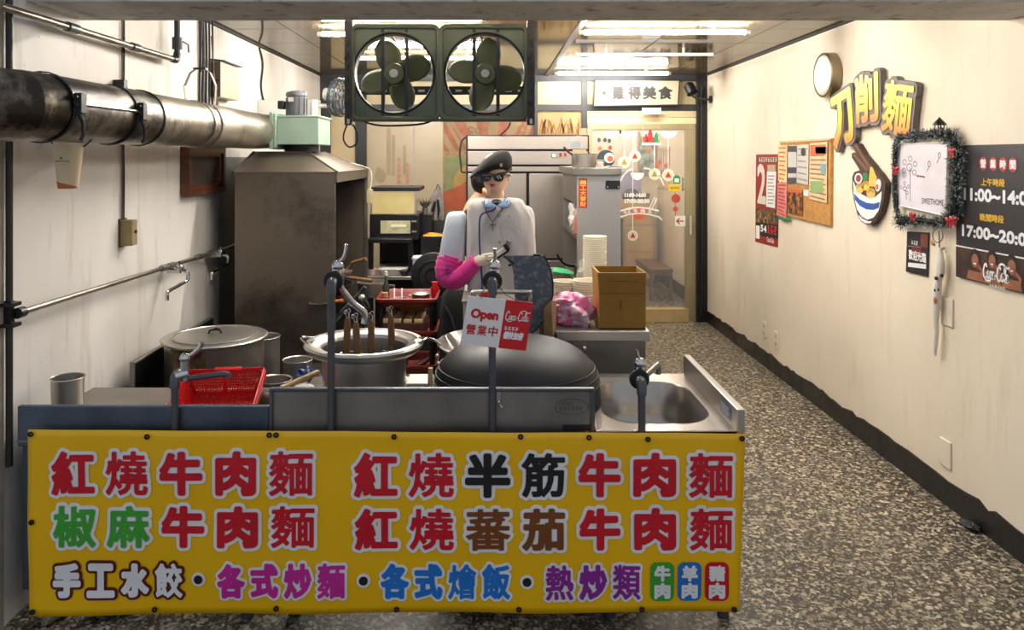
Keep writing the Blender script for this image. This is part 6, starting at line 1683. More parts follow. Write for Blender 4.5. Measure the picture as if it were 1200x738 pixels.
# kraft box with flaps up
bx_ = thing('cardboard_box', 'tall open brown cardboard box on the work table corner', 'box', (.61, 3.7, TZ))
X0_, X1_, Y0_, Y1_ = .505, .722, 3.575, 3.80
zt = TZ+.262
for nm, (a, b_, c, d) in (('front_wall',(X0_,X1_,Y0_,Y0_+.004)),('back_wall',(X0_,X1_,Y1_-.004,Y1_)),('side_wall',(X0_,X0_+.004,Y0_+.004,Y1_-.004)),('side_wall',(X1_-.004,X1_,Y0_+.004,Y1_-.004))):
    obj(nm, MB().box(a, b_, c, d, TZ, TZ+.165), M_kraft, bx_, smooth=False)
    e = .003
    obj('flap', MB().hexa([(a,c,TZ+.165),(b_,c,TZ+.165),(b_,d,TZ+.165),(a,d,TZ+.165),(a-e*(nm=='side_wall' and a < .6)*2,c-e*(nm=='front_wall')*2,zt),(b_,c-e*(nm=='front_wall')*2,zt),(b_,d,zt),(a-e*(nm=='side_wall' and a < .6)*2,d,zt)]), M_kraft, bx_, smooth=False)
obj('bottom', MB().box(X0_,X1_,Y0_,Y1_,TZ,TZ+.004), M_kraft, bx_)
M_kd = mat('kraft_crease', rgb(104,78,26), .8)
FX = frame((0,Y0_,0),(1,0,0))
q = MB(); patch(q, FX, X0_, X1_, TZ+.163, TZ+.166, .0008); patch(q, FX, X0_+.03, X1_-.03, TZ+.222, TZ+.224, .007)
flat('crease', q, M_kd, bx_)
q = MB(); marks(q, FX, X0_+.096, X0_+.106, TZ+.088, TZ+.132, .001, 4, True)
flat('box_print', q, mat('box_ink', rgb(70,54,30), .7), bx_)
FXs = frame((X0_,0,0),(0,-1,0))
q = MB(); patch(q, FXs, -Y1_+.05, -Y0_-.05, TZ+.08, TZ+.14, .001); flat('box_print', q, mat('box_orange', rgb(176,92,40), .7), bx_)
# drying rack odds and ends
rk = thing('utensil_rack', 'wire utensil holder with green strainer lid behind the dough plate', 'rack', (.36, 4.75, TZ))
mb = MB()
for k in range(7):
    x = .30+.016*k; mb.tube([(x,4.66,TZ),(x,4.66,TZ+.075),(x+.01,4.78,TZ+.085),(x+.01,4.78,TZ)], .003, 5)
obj('wire_frame', mb, M_steel, rk)
obj('green_lid', MB().lathe([(0,.016),(.06,.012),(.085,.0),(.06,.006),(0,.008)], (.43,4.72,TZ+.10), 24, rot('Y',8)), mat('green_plastic', rgb(30,150,88), .4), rk)
for k in range(3):
    obj('spoon', MB().tube([(.31+.03*k,4.68,TZ+.05),(.30+.035*k,4.64,TZ+.13)], [.004,.008], 6), M_steel, rk)
# trolley with brick-red trays
tr = thing('tray_trolley', 'kitchen trolley with three brick-red plastic trays', 'trolley', (-.50, 4.62, 0))
ux0, ux1, uy0, uy1 = -.672, -.312, 4.45, 4.80
for z in (.775, .587, .387):
    def rr_(ins, zz): return [Vector((x,y,zz)) for x, y in rrect(ux0+ins, ux1-ins, uy0+ins, uy1-ins, .03, 4)]
    obj('tray', MB().loft([rr_(.03,z-.052), rr_(.012,z-.02), rr_(.004,z-.016), rr_(0,z), rr_(.008,z+.004), rr_(.016,z-.002), rr_(.022,z-.02), rr_(.036,z-.046)], cap=False).poly(rr_(.036,z-.046)).poly(list(reversed(rr_(.03,z-.052)))), M_redt, tr)
for x in (ux0+.03, ux1-.03):
    for y in (uy0+.03, uy1-.03):
        obj('post', MB().cyl((x,y,.05),(x,y,.745), .014, n=10), M_blackm, tr)
        obj('caster', MB().cyl((x-.012,y,.03),(x+.012,y,.03), .03, n=14), M_rubber, tr)
def bottle(name, px, py, Y, h, r, m, label, capm):
    c = P(px, py, Y); t = thing(name, label, 'bottle', c)
    obj('body', MB().lathe([(0,0),(r*.95,0),(r,.004),(r,h*.5),(r*.45,h*.68),(r*.38,h*.88),(0,h*.88)], c, 20), m, t)
    obj('cap', MB().lathe([(r*.5,h*.86),(r*.52,h),(0,h)], c, 16), capm, t); return t
zt1 = .775-.044
bottle('glass_bottle', 452.5, 353.4, 4.60, .185, .021, mat('dark_glass', rgb(58,62,48), .15, 0, .2, 8, coat=.3), 'dark glass sauce bottle with white cap on the red trolley', M_white).location.z = zt1
sj = thing('spice_jar', 'reddish spice jar in front of the glass bottle', 'jar', (-.622, 4.52, zt1))
obj('body', MB().lathe([(0,0),(.02,0),(.021,.05),(.016,.056),(0,.056)], (-.622,4.52,zt1), 18), mat('chilli_red', rgb(168,92,66), .4, 0, .2, 20), sj)
obj('lid', MB().lathe([(.018,.056),(.019,.072),(0,.073)], (-.622,4.52,zt1), 18), mat('jar_lid', rgb(190,140,110), .4), sj)
pn2 = thing('shallow_pan', 'shallow steel pan with two white spoons on the red trolley', 'pan', (-.545, 4.56, zt1))
obj('dish', MB().lathe([(0,0),(.045,0),(.055,.028),(.058,.03),(.052,.03),(.043,.006),(0,.006)], (-.545,4.56,zt1), 24), M_steel, pn2)
for x in (-.575, -.53): obj('spoon', MB().tube([(x,4.58,zt1+.02),(x-.004,4.62,zt1+.08)], [.004,.005], 6), M_white, pn2)
pt2 = thing('brown_pot', 'brown lidded pot on the red trolley', 'pot', (-.42, 4.6, zt1))
obj('body', MB().lathe([(0,0),(.05,0),(.054,.05),(.058,.052),(.05,.052),(0,.048)], (-.418,4.60,zt1), 24), mat('brown_enamel', rgb(76,44,32), .35), pt2)
obj('lid', MB().lathe([(.056,.053),(.04,.062),(0,.066)], (-.418,4.60,zt1), 24), M_steel, pt2)
obj('ear', MB().ball((-.48,4.58,zt1+.045), (.012,.008,.006), n=8, m=6), M_steel, pt2)
zt2 = .587-.044
cr_ = thing('wooden_crate', 'dark brown crate of pale wooden blocks on the middle trolley tray', 'crate', (-.51, 4.60, zt2))
obj('crate_body', MB().box(-.645,-.385,4.49,4.74,zt2,zt2+.085), mat('dark_crate', rgb(70,36,26), .55, 0, .2, 7), cr_, bevel=.004)
for k in range(4):
    obj('block', MB().box(-.635+.062*k,-.585+.062*k,4.50,4.73,zt2+.085,zt2+.108), M_pale, cr_, bevel=.003)
for k, (x0, x1, h) in enumerate(((-.655,-.60,.11),(-.56,-.49,.12),(-.48,-.40,.115))):
    obj('carton', MB().box(x0,x1,4.745,4.765,zt2,zt2+h+.06), M_kraft if k else M_redt, label=('red carton','plain brown carton','second brown carton')[k]+' standing at the back of the middle trolley tray', cat='carton', bevel=.002)
obj('wood_scoop', MB().tube([(-.44,4.51,.366),(-.38,4.53,.40),(-.345,4.54,.425)], [.022,.016,.012], 10), M_wood, label='brown wooden scoop on the lowest trolley tray', cat='scoop')
obj('spice_tin', MB().box(-.60,-.50,4.52,4.66,.343,.42), mat('maroon_tin', rgb(94,34,30), .5), bevel=.004, label='maroon tin on the lowest trolley tray', cat='tin')
# pale floor bin glimpsed under the pan
obj('floor_pail', MB().lathe([(0,0),(.09,0),(.105,.30),(.110,.305),(.102,.305),(.088,.006),(0,.006)], (-.80,4.98,0), 28), M_grey, label='grey pail on the floor behind the noodle boiler', cat='pail')
# black back counter with shelf
bc_ = thing('back_counter', 'black two-level kitchen counter against the frosted panels', 'counter', (-.62, 6.15, 0))
yb = 5.80
ax0, ax1 = (428-CX)*yb/F, (524-CX)*yb/F
obj('worktop', MB().box(ax0, (482-CX)*yb/F, yb+.05, 6.55, .945, .975), M_blackm, bc_, bevel=.003)
obj('shelf', MB().box(ax0, ax1, yb-.02, 6.55, .675, .70), M_steel, bc_, bevel=.003)
obj('back_panel', MB().box(ax0, ax1, 6.55, 6.57, .05, 1.06), M_black, bc_)
for x in (ax0+.03, (480-CX)*yb/F): 
    for y in (yb+.08, 6.5): obj('leg', MB().box(x-.018,x+.018,y-.018,y+.018,0,.945), M_blackm, bc_)
obj('lower_skirt', MB().box(ax0, ax1, 6.3, 6.32, .05, .675), M_black, bc_)
# oven and food warmer on it
ov = thing('counter_oven', 'black oven with glass window on the back counter', 'oven', P(464,283,6.0))
yo = 6.0
bxo('casing', 433, 491, 251, 281, yo, yo+.45, M_blackm, ov, bevel=.006)
wd_ = bxo('window', 446, 481, 258.5, 273.5, yo-.006, yo+.001, mat('oven_glass', rgb(176,172,140), .15, 0, .2, 14), ov)
bxo('window_glow', 458, 476, 263, 266, yo-.008, yo-.006, mat('pale_food', rgb(226,216,176), .5), wd_)  # narrow pale strip across the oven window
for y0 in (258.5, 270.5): bxo('handle', 482.5, 488, y0, y0+1.8, yo-.02, yo-.002, M_steel, ov)
fw = thing('food_warmer', 'glass-sided food warmer with black roof above the oven', 'warmer', P(463,250,6.02))
bxo('roof', 434, 491.5, 219.5, 224, 6.0, 6.45, M_blackm, fw, bevel=.003)
bxo('glass_front', 436, 488, 225, 250.5, 6.01, 6.016, mat('amber_glass', rgb(232,214,150), .12, 0, .1, 6, alpha=.5), fw)  # yellowish reflection put into the colour of the glass
bxo('back_board', 436, 488, 225, 250.5, 6.40, 6.41, mat('warm_board', rgb(220,204,150), .5, 0, .15, 9), fw)
for a in (434, 486.5): bxo('corner_post', a, a+2, 224, 250.8, 6.0, 6.02, M_steel, fw)
bxo('rack', 438, 486, 236, 237, 6.03, 6.38, M_steel, fw)
for k in range(4):
    obj('bun', MB().ball(P(452+k*7,233.5,6.15), (.022,.022,.016), n=10, m=6), mat('bun', rgb(236,200,110), .5), fw)
# objects on the lower shelf
zs = .701
bt = thing('white_tub', 'white plastic tub with lid on the lower back shelf', 'tub', ((492-CX)*5.72/F, 5.9, zs))
tc_ = Vector(((492-CX)*5.9/F, 5.9, zs))
obj('body', MB().lathe([(0,0),(.058,0),(.066,.12),(0,.12)], tc_, 24), M_white, bt)
obj('lid', MB().lathe([(.070,.118),(.070,.135),(.06,.14),(0,.14)], tc_, 24), M_paper, bt)
obj('carry_loop', MB().tube([tc_+Vector((-.06,-.02,.11)), tc_+Vector((-.05,-.065,.08)), tc_+Vector((0,-.075,.06)), tc_+Vector((.05,-.065,.08)), tc_+Vector((.06,-.02,.11))], .003, 6), M_black, bt)
def rr2(a, b_, c, d, z, r=.02): return [Vector((x,y,z)) for x, y in rrect(a,b_,c,d,r,4)]
obj('foam_tray', MB().loft([rr2(-.84,-.66,5.86,5.98,zs), rr2(-.86,-.64,5.84,6.0,zs+.04), rr2(-.865,-.635,5.835,6.005,zs+.042), rr2(-.85,-.65,5.85,5.99,zs+.036), rr2(-.835,-.665,5.865,5.975,zs+.006)]), M_white, label='long white foam tray on the lower back shelf', cat='tray')
obj('orange_bowl', MB().lathe([(0,0),(.03,0),(.05,.045),(.046,.045),(.03,.008),(0,.008)], (-.91,5.88,zs), 20), mat('orange_white', rgb(226,120,84), .5, 0, .1, 9, col2=rgb(240,230,220)), label='small orange and white bowl at the hood end of the back shelf', cat='bowl')
fp = thing('black_skillet', 'small black skillet with pale handle on the back shelf', 'pan', (-.62, 5.85, zs))
obj('pan', MB().lathe([(0,0),(.055,0),(.075,.035),(.072,.036),(.052,.006),(0,.006)], (-.625,5.86,zs), 24), M_blackm, fp)
obj('handle', MB().tube([(-.56,5.84,zs+.035),(-.51,5.82,zs+.06)], .007, 8), M_pale, fp)
obj('snack_packet', lump(P(508,277,6.0), (.085,.05,.028), 41, amp=.15), mat('orange_packet', rgb(236,110,44), .35, 0, .05, 3, col2=rgb(240,190,40), lo=.45, hi=.55, stretch=(.3,.3,6)), label='bright orange and yellow snack packet beside the white tub', cat='packet')
obj('packet_stand', MB().box((494-CX)*6.0/F, (523-CX)*6.0/F, 5.95, 6.3, zs, .985), M_blackm, label='black box under the orange snack packet', cat='box')
# big black wok stored upright
lw_ = thing('stored_wok', 'large black wok propped upright behind the trolley', 'wok', P(508,350,5.5))
wc2 = P(508,322,5.5)
obj('bowl', MB().lathe([(0,.012),(.04,.012),(.05,.016),(.10,.012),(.105,.008),(.155,.0),(.162,-.004),(.155,.006),(.10,.018),(.05,.022),(0,.02)], wc2, 44, rot('X',90)), M_wok, lw_)
for rr in (.052, .105): obj('ring', MB().tube([wc2+Vector((rr*math.cos(a), -.026, rr*math.sin(a))) for a in [2*PI*k/40 for k in range(40)]], .004, 6, closed=True), M_blackm, lw_)
obj('stand', MB().box(wc2.x-.12, wc2.x+.12, 5.47, 5.62, 0, wc2.z-.155), M_black, lw_)
rc = thing('red_cup', 'red plastic cup at the back corner of the trolley', 'cup', P(509,338,4.75))
obj('cup_body', MB().lathe([(0,0),(.018,0),(.026,.065),(.028,.066),(.024,.066),(0,.01)], (-.345,4.735,zt1), 18), mat('crimson', rgb(176,20,34), .35), rc)
obj('stem', MB().cyl((-.345,4.735,zt1+.066),(-.345,4.735,zt1+.10), .02, n=12), mat('crimson', rgb(176,20,34), .35), rc)
# reflection in the frosted panel built as a grey hanging sheet, and the sprig
ap = thing('hanging_apron', 'grey sheet standing in for a reflection in the frosted panel', 'apron', P(509,262,7.44))
ya = 7.44
q = MB(); rows = []
for j, (py, a, b_) in enumerate(((222,509,517),(230,505,519),(238,501,520),(250,499,520.5),(264,499,520.5))):
    rows.append([P(a+(b_-a)*i/8, py, ya+.012*math.sin(i*1.9+j*.5)) for i in range(9)])
q.add([p for r in rows for p in r], [(j*9+i, j*9+i+1, (j+1)*9+i+1, (j+1)*9+i) for j in range(4) for i in range(8)])
o_ = obj('apron_cloth', q, mat('grey_film', rgb(150,140,134), .6, 0, .15, 12), ap); o_.modifiers.new('thick','SOLIDIFY').thickness = .004
obj('strap', MB().tube([P(511,222,ya), P(513,214,ya), P(516,222,ya)], .005, 6), M_black, ap)
obj('hook', MB().cyl(P(513,214.5,ya-.01), P(513,214.5,7.5), .008, n=8), M_steel, ap)
obj('dark_strands', MB().tube([P(510,236,ya-.02), P(507,246,ya-.02), P(508,252,ya-.02)], [.012,.018,.006], 8).tube([P(513,234,ya-.02), P(514,246,ya-.02), P(513,256,ya-.02)], [.012,.014,.004], 8), M_black, ap)
sp_ = thing('dry_sprig', 'small dark dried sprig in a cup beside the food warmer', 'plant', P(499,246,6.3))
obj('cup', MB().lathe([(0,0),(.02,0),(.026,.05),(.022,.05),(0,.01)], P(498,251,6.3), 14), M_steeld, sp_)
for k in range(9):
    a = -1+2*k/8; c = P(498,246,6.3)
    obj('leaf', MB().add([c, c+Vector((.03*a+.008,0,.04)), c+Vector((.07*a,-.01,.085+.02*(k % 2))), c+Vector((.03*a-.008,0,.045))], [(0,1,2,3)]), mat('dark_leaf', rgb(50,50,44), .6), sp_, smooth=False)
obj('sprig_shelf', MB().box(P(491,252,6.3).x, P(506,252,6.3).x, 6.25, 6.55, .98, P(498,251,6.3).z), M_blackm, label='dark stand under the dried sprig', cat='stand')
# black cover beside the mannequin
bb2 = thing('black_bin', 'tall black fabric bin behind the chef mannequin arm', 'bin', (-.26, 4.45, 0))
rs = []
for z, w_, d_ in ((0,.10,.10),(.3,.11,.11),(.7,.105,.11),(.80,.09,.10),(.84,.06,.07)):
    rs.append([Vector((-.19+w_*math.cos(t)*(1+.06*math.sin(5*t)), 4.45+d_*math.sin(t), z)) for t in [2*PI*k/24 for k in range(24)]])
obj('bin_body', MB().loft(rs), mat('black_fabric', rgb(9,9,10), .95, 0, .3, 14, .3, 20), bb2)
obj('strap', MB().tube([(-.265,4.37,.76),(-.225,4.34,.70),(-.185,4.34,.56)], .007, 6), M_rubber, bb2)

# ------------------------------------------------------------------ calligraphy sign, spotlight, hanging card
ysn = 7.40
sgn = thing('calligraphy_sign', 'framed cream calligraphy sign above the glass door', 'sign', P(746,125,ysn))
q0, q1, q2, q3 = P(695,125,ysn), P(795,123.5,ysn), P(797,93.5,ysn), P(697,93,ysn)
dpt = Vector((0,.03,0))
obj('frame', MB().hexa([q0, q1, q1+dpt, q0+dpt, q3, q2, q2+dpt, q3+dpt]), M_black, sgn, smooth=False)
FSg = frame((0, ysn-.001, 0), (1,0,0)); ks = ysn/F
sx = lambda px: (px-CX)*ks
sz = lambda py: H-(py-CY)*ks
q = MB(); q.poly([P(696.5,123.6,ysn-.002), P(794,122.2,ysn-.002), P(795.6,94.8,ysn-.002), P(698.4,94.4,ysn-.002)]); flat('board_face', q, mat('cream_sign', rgb(166,152,128), .5), sgn)
q = MB()
for ch, a, b_ in (('難',718,731),('得',736,751),('美',753,769),('食',771,788)): letters(q, ch, FSg, sx(a), sx(b_), sz(116.5), sz(101), .004, .0055)
flat('lettering', q, mat('ink_brush', rgb(30,26,24), .5), sgn)
q = MB(); stroke_line(q, FSg, circ(sx(708.5), sz(109), .034, n=16), .006, .004); shape(q, FSg, circ(sx(708), sz(109), .02, .018, 8), .004); flat('seal', q, M_st_r, sgn)
hc_ = thing('hanging_card', 'small white card on two strings under the calligraphy sign', 'card', P(763,134,7.38))
obj('card', MB().box(sx(752), sx(774), 7.38, 7.385, sz(134), sz(126.5)), M_paper, hc_)
for px in (753.5, 772.5): obj('string', MB().tube([P(px,134,7.385), P(px-1,165,7.385)], .003, 5), mat('gold_string', rgb(190,160,90), .5), hc_)
slt = thing('spotlight', 'black swivel spotlight on a bracket beside the calligraphy sign', 'spotlight', P(808,120,7.2))
Rs = rot('Y', 160) @ rot('X', 25)
obj('lamp_head', MB().lathe([(0,-.02),(.03,-.02),(.05,.0),(.055,.09),(.05,.09),(.042,.03),(0,.02)], P(807,100,7.2), 24, Rs), M_blackm, slt)
obj('bracket', MB().tube([P(806,108,7.2), P(815,115,7.2), P(829,116.5,7.25), (XR,7.3,P(833,116.5,7.3).z)], .009, 8), M_darkframe, slt)
obj('wall_plate', MB().cyl((XR-.02,7.3,P(833,116.5,7.3).z),(XR,7.3,P(833,116.5,7.3).z), .035, n=16), M_darkframe, slt)
obj('cord', MB().tube(spline([P(812,103,7.2), P(815,112,7.2), P(820,119,7.22), P(826,112,7.3), P(826,95,7.35)],5), .005, 6), M_rubber, slt)
obj('post_cable', MB().tube([P(822,100,7.42), P(821.5,180,7.42), P(822.5,260,7.42), P(822,370,7.42)], .009, 6), M_rubber, label='black cable clipped down the dark door post', cat='cable')

# ------------------------------------------------------------------ seen through the glass door
bn2 = thing('wooden_bench', 'dark brown slatted wooden bench behind the glass door', 'bench', (1.83, 8.6, .06))
obj('seat', MB().box(1.70, 1.95, 8.2, 9.03, .375, .405), M_wood, bn2, bevel=.004)
obj('apron_rail', MB().box(1.71, 1.94, 8.21, 8.23, .335, .375).box(1.71, 1.73, 8.23, 9.0, .335, .375), M_wood, bn2)
for x in (1.72, 1.93):
    for y in (8.23, 9.0): obj('leg', MB().box(x-.016,x+.016,y-.016,y+.016,.06,.375), M_wood, bn2)
for k in range(4): obj('slat', MB().box(1.735+.045*k, 1.76+.045*k, 8.24, 8.99, .17, .182), M_wood, bn2)
obj('stretcher', MB().box(1.72, 1.93, 8.225, 8.24, .165, .19), M_wood, bn2)
cbd = thing('pale_cupboard', 'pale wood cupboard with three panels behind the glass door', 'cupboard', (1.82, 9.5, .06))
obj('carcass', MB().box(1.60, 1.99, 9.32, 9.68, .06, 1.08), M_pale, cbd, bevel=.004)
for z0, z1 in ((.08,.44),(.46,.76),(.78,1.06)): obj('panel', MB().box(1.62, 1.97, 9.305, 9.322, z0, z1), mat('pale_panel', rgb(214,180,130), .5, 0, .08, 6, stretch=(1,1,.3)), cbd, bevel=.003)
obj('dark_fridge', MB().box(1.40, 1.585, 9.2, 9.6, .06, .86), M_blackm, bevel=.006, label='black cabinet beside the pale cupboard behind the glass door', cat='cabinet')
pt = thing('landscape_painting', 'green landscape painting in a gold frame behind the glass door', 'painting', (1.97, 9.66, 1.37))
obj('frame', MB().box(1.855, 2.09, 9.655, 9.688, 1.36, 1.92), mat('gold_frame', rgb(170,118,56), .4, .3), pt, bevel=.004)
obj('canvas', MB().box(1.88, 2.065, 9.648, 9.656, 1.39, 1.89), mat('painted_landscape', rgb(60,104,62), .6, 0, .4, 9, col2=rgb(176,196,190), lo=.42, hi=.62), pt)
lb_ = thing('lavender_poster', 'lavender poster on the wall above the pale cupboard behind the glass', 'poster', (1.75, 9.68, 1.1))
obj('sheet', MB().box(1.62, 1.90, 9.676, 9.689, 1.10, 1.42), mat('lavender_paper', rgb(170,166,206), .6, 0, .1, 5), lb_)
obj('helmet', MB().lathe([(0,.13),(.06,.12),(.10,.08),(.115,.02),(.118,0),(.10,0),(0,.01)], (1.74,9.50,1.081), 24), M_blackm, label='black rounded helmet on the pale cupboard behind the door glass', cat='helmet')
obj('brown_basket', MB().lathe([(0,0),(.06,0),(.07,.07),(.065,.07),(0,.01)], (1.90,9.50,1.081), 20), M_wood, label='brown basket on the pale cupboard behind the door glass', cat='basket')
hr = thing('hanging_rack', 'brown wooden rack with red charms on the wall behind the door glass', 'rack', (XR-.02, 9.25, 1.2))
obj('board', MB().box(XR-.012, XR, 8.98, 9.58, 1.22, 1.30).box(XR-.012, XR, 8.98, 9.58, 1.68, 1.72), M_pale, hr)
for k in range(6): obj('slat', MB().box(XR-.010, XR-.002, 9.0+.1*k, 9.02+.1*k, 1.30, 1.68), M_pale, hr)
for y, z in ((9.1,1.5),(9.3,1.42),(9.45,1.55)): obj('charm', MB().ball((XR-.02,y,z), .025, n=10, m=6), M_redp, hr)
# ================================================================== signs and ornaments on the cream wall
def FRd(d): return frame((XR-d, 0, 0), (0,-1,0))
FR = FRd(0)
DW = 0.0            # how far the face of the sign being drawn stands off the wall
def w2(px, py):
    Y = (XR-DW)*F/(px-CX); return (-Y, H-(py-CY)*Y/F)
def wpts(l): return [w2(a, b_) for a, b_ in l]
def wt3(px, py, d=0):
    return RW(px, py, d)
# round steel vent cap
vc = thing('vent_cap', 'round polished steel vent cap high on the cream wall', 'vent', wt3(966,113))
c = wt3(966.5, 88, .05); c.x = XR
obj('shell', MB().lathe([(.132,0),(.137,.004),(.137,.062),(.130,.068),(.122,.064)], c, 44, rot('Y',-90)), mat('vent_band', rgb(150,138,112), .35, .7), vc)
obj('mirror_face', MB().lathe([(.126,.062),(.118,.064),(.06,.065),(0,.065)], c, 44, rot('Y',-90)), mat('hammered_steel', rgb(196,192,184), .36, .8, .08, 12, .2, 16), vc)
# three cut-out characters
M_yo = mat('yellow_orange_face', rgb(250,200,30), .4)
nt, nd, lk, b_ = nodes(M_yo)
tc = nd.new('ShaderNodeTexCoord'); sp3 = nd.new('ShaderNodeSeparateXYZ'); lk.new(tc.outputs['Generated'], sp3.inputs[0])
rp = nd.new('ShaderNodeValToRGB'); lk.new(sp3.outputs[2], rp.inputs[0])
rp.color_ramp.elements[0].color = rgb(244,134,60); rp.color_ramp.elements[1].color = rgb(250,216,50)
rp.color_ramp.elements[0].position = .08; rp.color_ramp.elements[1].position = .6
lk.new(rp.outputs[0], b_.inputs['Base Color'])
M_gb = mat('grey_foam_backing', rgb(112,104,98), .6)
for ch, px, py, wd, ht, tl, lab in (('刀',987.5,139,.285,.33,12,'yellow cut-out knife character, lowest of three on the cream wall'),('削',1016,115,.27,.285,2,'yellow cut-out character between the other two on the cream wall'),('麵',1052,126.5,.29,.285,-10,'yellow cut-out noodle character above the tinsel garland')):
    c = wt3(px, py, .034); c.x = XR; a = math.radians(tl)
    fr = (c, Vector((0,-math.cos(a),math.sin(a))), Vector((0,math.sin(a),math.cos(a))), Vector((-1,0,0)))
    t = thing('character_sign', lab, 'sign', c-Vector((0,0,ht/2)), group='yellow cut-out characters')
    for d in (.004, .012, .020, .028):
        pass
    q = MB(); letters(q, ch, fr, -wd/2-.014, wd/2+.014, -ht/2-.014, ht/2+.014, .034, .032)
    bk = obj('backing', q, M_gb, t, smooth=False, recalc=False)
    so_ = bk.modifiers.new('thick', 'SOLIDIFY'); so_.thickness = .030; so_.offset = -1
    q = MB(); letters(q, ch, fr, -wd/2+.006, wd/2-.006, -ht/2+.006, ht/2-.006, .038, {'麵':.006,'削':.010}.get(ch,.014))
    flat('face', q, M_yo, t)
# noodle bowl cut-out
DW = .034
nbs = thing('noodle_bowl_sign', 'cut-out noodle bowl sign with chopsticks and blue stripe', 'sign', wt3(1017,262))
board = [(1001,167.5),(1005,168.5),(1012,181),(1017,187),(1022,193),(1026.5,199),(1031,204),(1035,210),(1037.5,214),(1037,224),(1035,236),(1031.5,248),(1026,257),(1021.5,262.5),(1015,263),(1009,259.5),(1005,252),(1002.5,243),(1000,232),(998.6,220),(998.8,207),(1001,201.5),(1005.5,200),(1007.5,199.5),(1003,192),(998.2,184.5),(998,180),(1000.5,178.6),(1003,179.2),(999.4,173)]
obj('backing', MB().prism(list(reversed(wpts(board))), FR, .004, .034), mat('brown_foam_outline', rgb(64,46,36), .6), nbs, smooth=False)
def wshape(nm, pts, m, d): return flat(nm, shape(MB(), FR, wpts(pts), d), m, nbs)
M_cs = mat('chopstick_brown', rgb(112,72,46), .5); M_nd = mat('noodle_yellow', rgb(244,196,92), .5); M_bw = mat('bowl_white', rgb(244,242,240), .5); M_bb = mat('stripe_blue', rgb(34,84,168), .5)
wshape('chopstick', [(1001,169.5),(1004,169.8),(1023.5,200),(1021.5,204)], M_cs, .0355)
wshape('chopstick', [(999.4,181),(1002,180.4),(1017.5,198),(1016,202)], M_cs, .0355)
wshape('bowl_inside', [(1000.4,204),(1003,202),(1009,202),(1030,206),(1034.5,211),(1034,218),(1026,232),(1014,230),(1003,222)], mat('broth_brown', rgb(84,44,24), .5), .0352)
wshape('bowl', [(1000.2,211),(1003.5,220),(1010,227.5),(1018,231.5),(1026,230.8),(1033.6,224),(1033,233),(1030,247),(1024,255),(1017,257.5),(1010,253.5),(1004.5,245),(1001,230)], M_bw, .036)
wshape('bowl_foot', [(1006,251),(1011,256),(1018,259.4),(1022,258.8),(1020.4,261.6),(1014,261.2),(1009,258)], M_bw, .036)
wshape('blue_stripe', [(1001.2,226.5),(1008,233.5),(1016,237.5),(1024,238.6),(1031.6,236.5),(1030.4,243.5),(1024,246),(1015.5,245.2),(1008,241),(1002.2,234)], M_bb, .0364)
wshape('upright_noodles', [(1020.5,195),(1023,196),(1028,208),(1026,219),(1018,218),(1019,206)], M_nd, .0362)
for px, py, r in ((1008,220.6,6.2),(1015,217.6,6),(1021,226.4,6.6)):
    pts = [(px+r*.78*math.cos(t), py+r*math.sin(t)*.95) for t in [2*PI*k/20 for k in range(20)]]
    wshape('noodle_swirl', pts, M_nd, .0366)
    q = MB()
    for f_ in (.75, .45): stroke_line(q, FR, wpts([(px+r*f_*.78*math.cos(t), py-r*f_*math.sin(t)) for t in [PI*k/10 for k in range(11)]]), .005, .037)
    flat('swirl_line', q, M_cs, nbs)
wshape('onion', [(1006.5+4.6*math.cos(t), 209+6.2*math.sin(t)) for t in [2*PI*k/16 for k in range(16)]], M_bw, .0366)
wshape('onion_core', [(1006.5+3.0*math.cos(t), 209+4.4*math.sin(t)) for t in [2*PI*k/16 for k in range(16)]], mat('beet_red', rgb(150,50,58), .5), .037)
wshape('greens', [(1011.5,204),(1014,202),(1017,203.5),(1017.5,211),(1012,211.5)], M_st_g, .0366)
wshape('egg', [(1029.5+3.4*math.cos(t)-.6*math.sin(t), 217+7.5*math.sin(t)) for t in [2*PI*k/16 for k in range(16)]], M_bw, .0366)
wshape('yolk', [(1028.4+1.7*math.cos(t), 219+3.6*math.sin(t)) for t in [2*PI*k/12 for k in range(12)]], M_st_o, .037)
# red poster
DW = .003
rp_ = thing('red_poster', 'tall red promotional poster with white numerals on the cream wall', 'poster', wt3(899,289))
M_pr = mat('poster_red', rgb(150,26,34), .5, 0, .08, 6)
def pq(nm, pts, m, d, par): return flat(nm, shape(MB(), FR, wpts(pts), d), m, par)
obj('sheet', MB().prism(list(reversed(wpts([(886,181),(913.5,180.5),(911.5,290),(885,283)]))), FR, .001, .003), M_pr, rp_, smooth=False)
pq('title_strip', [(888,184),(912,183.5),(912,191),(888,190.5)], mat('poster_dark_red', rgb(96,16,22), .5), .0034, rp_)
x0, z0 = w2(889,189.5); x1, z1 = w2(911,184.5)
q = MB(); marks(q, FR, x0, x1, z0, z1, .004, 8); flat('lettering', q, mat('poster_cream', rgb(220,214,196), .5), rp_); q = MB()
xa, za = w2(887.5,238); xb, zb = w2(897.5,192); letters(q, '2', FR, xa, xb, za, zb, .004, .012); flat('lettering', q, mat('poster_cream', rgb(220,214,196), .5), rp_); q = MB()
xa, za = w2(898,237); xb, zb = w2(906,208); letters(q, '0', FR, xa, xb, za, zb, .004, .010)
flat('lettering', q, mat('poster_cream', rgb(220,214,196), .5), rp_)
pq('paper_slip', [(899.5,193),(909,193),(909,201),(899.5,201)], M_cream, .0045, rp_)
pq('paper_slip', [(899,201),(910,201),(908.5,244),(898,242)], M_paper, .005, rp_)
q = MB()
for k in range(9): stroke_line(q, FR, wpts([(900,206+k*4),(908-(k % 3),206.3+k*4)]), .008, .0055)
flat('fine_print', q, mat('print_grey', rgb(150,146,140), .6), rp_)
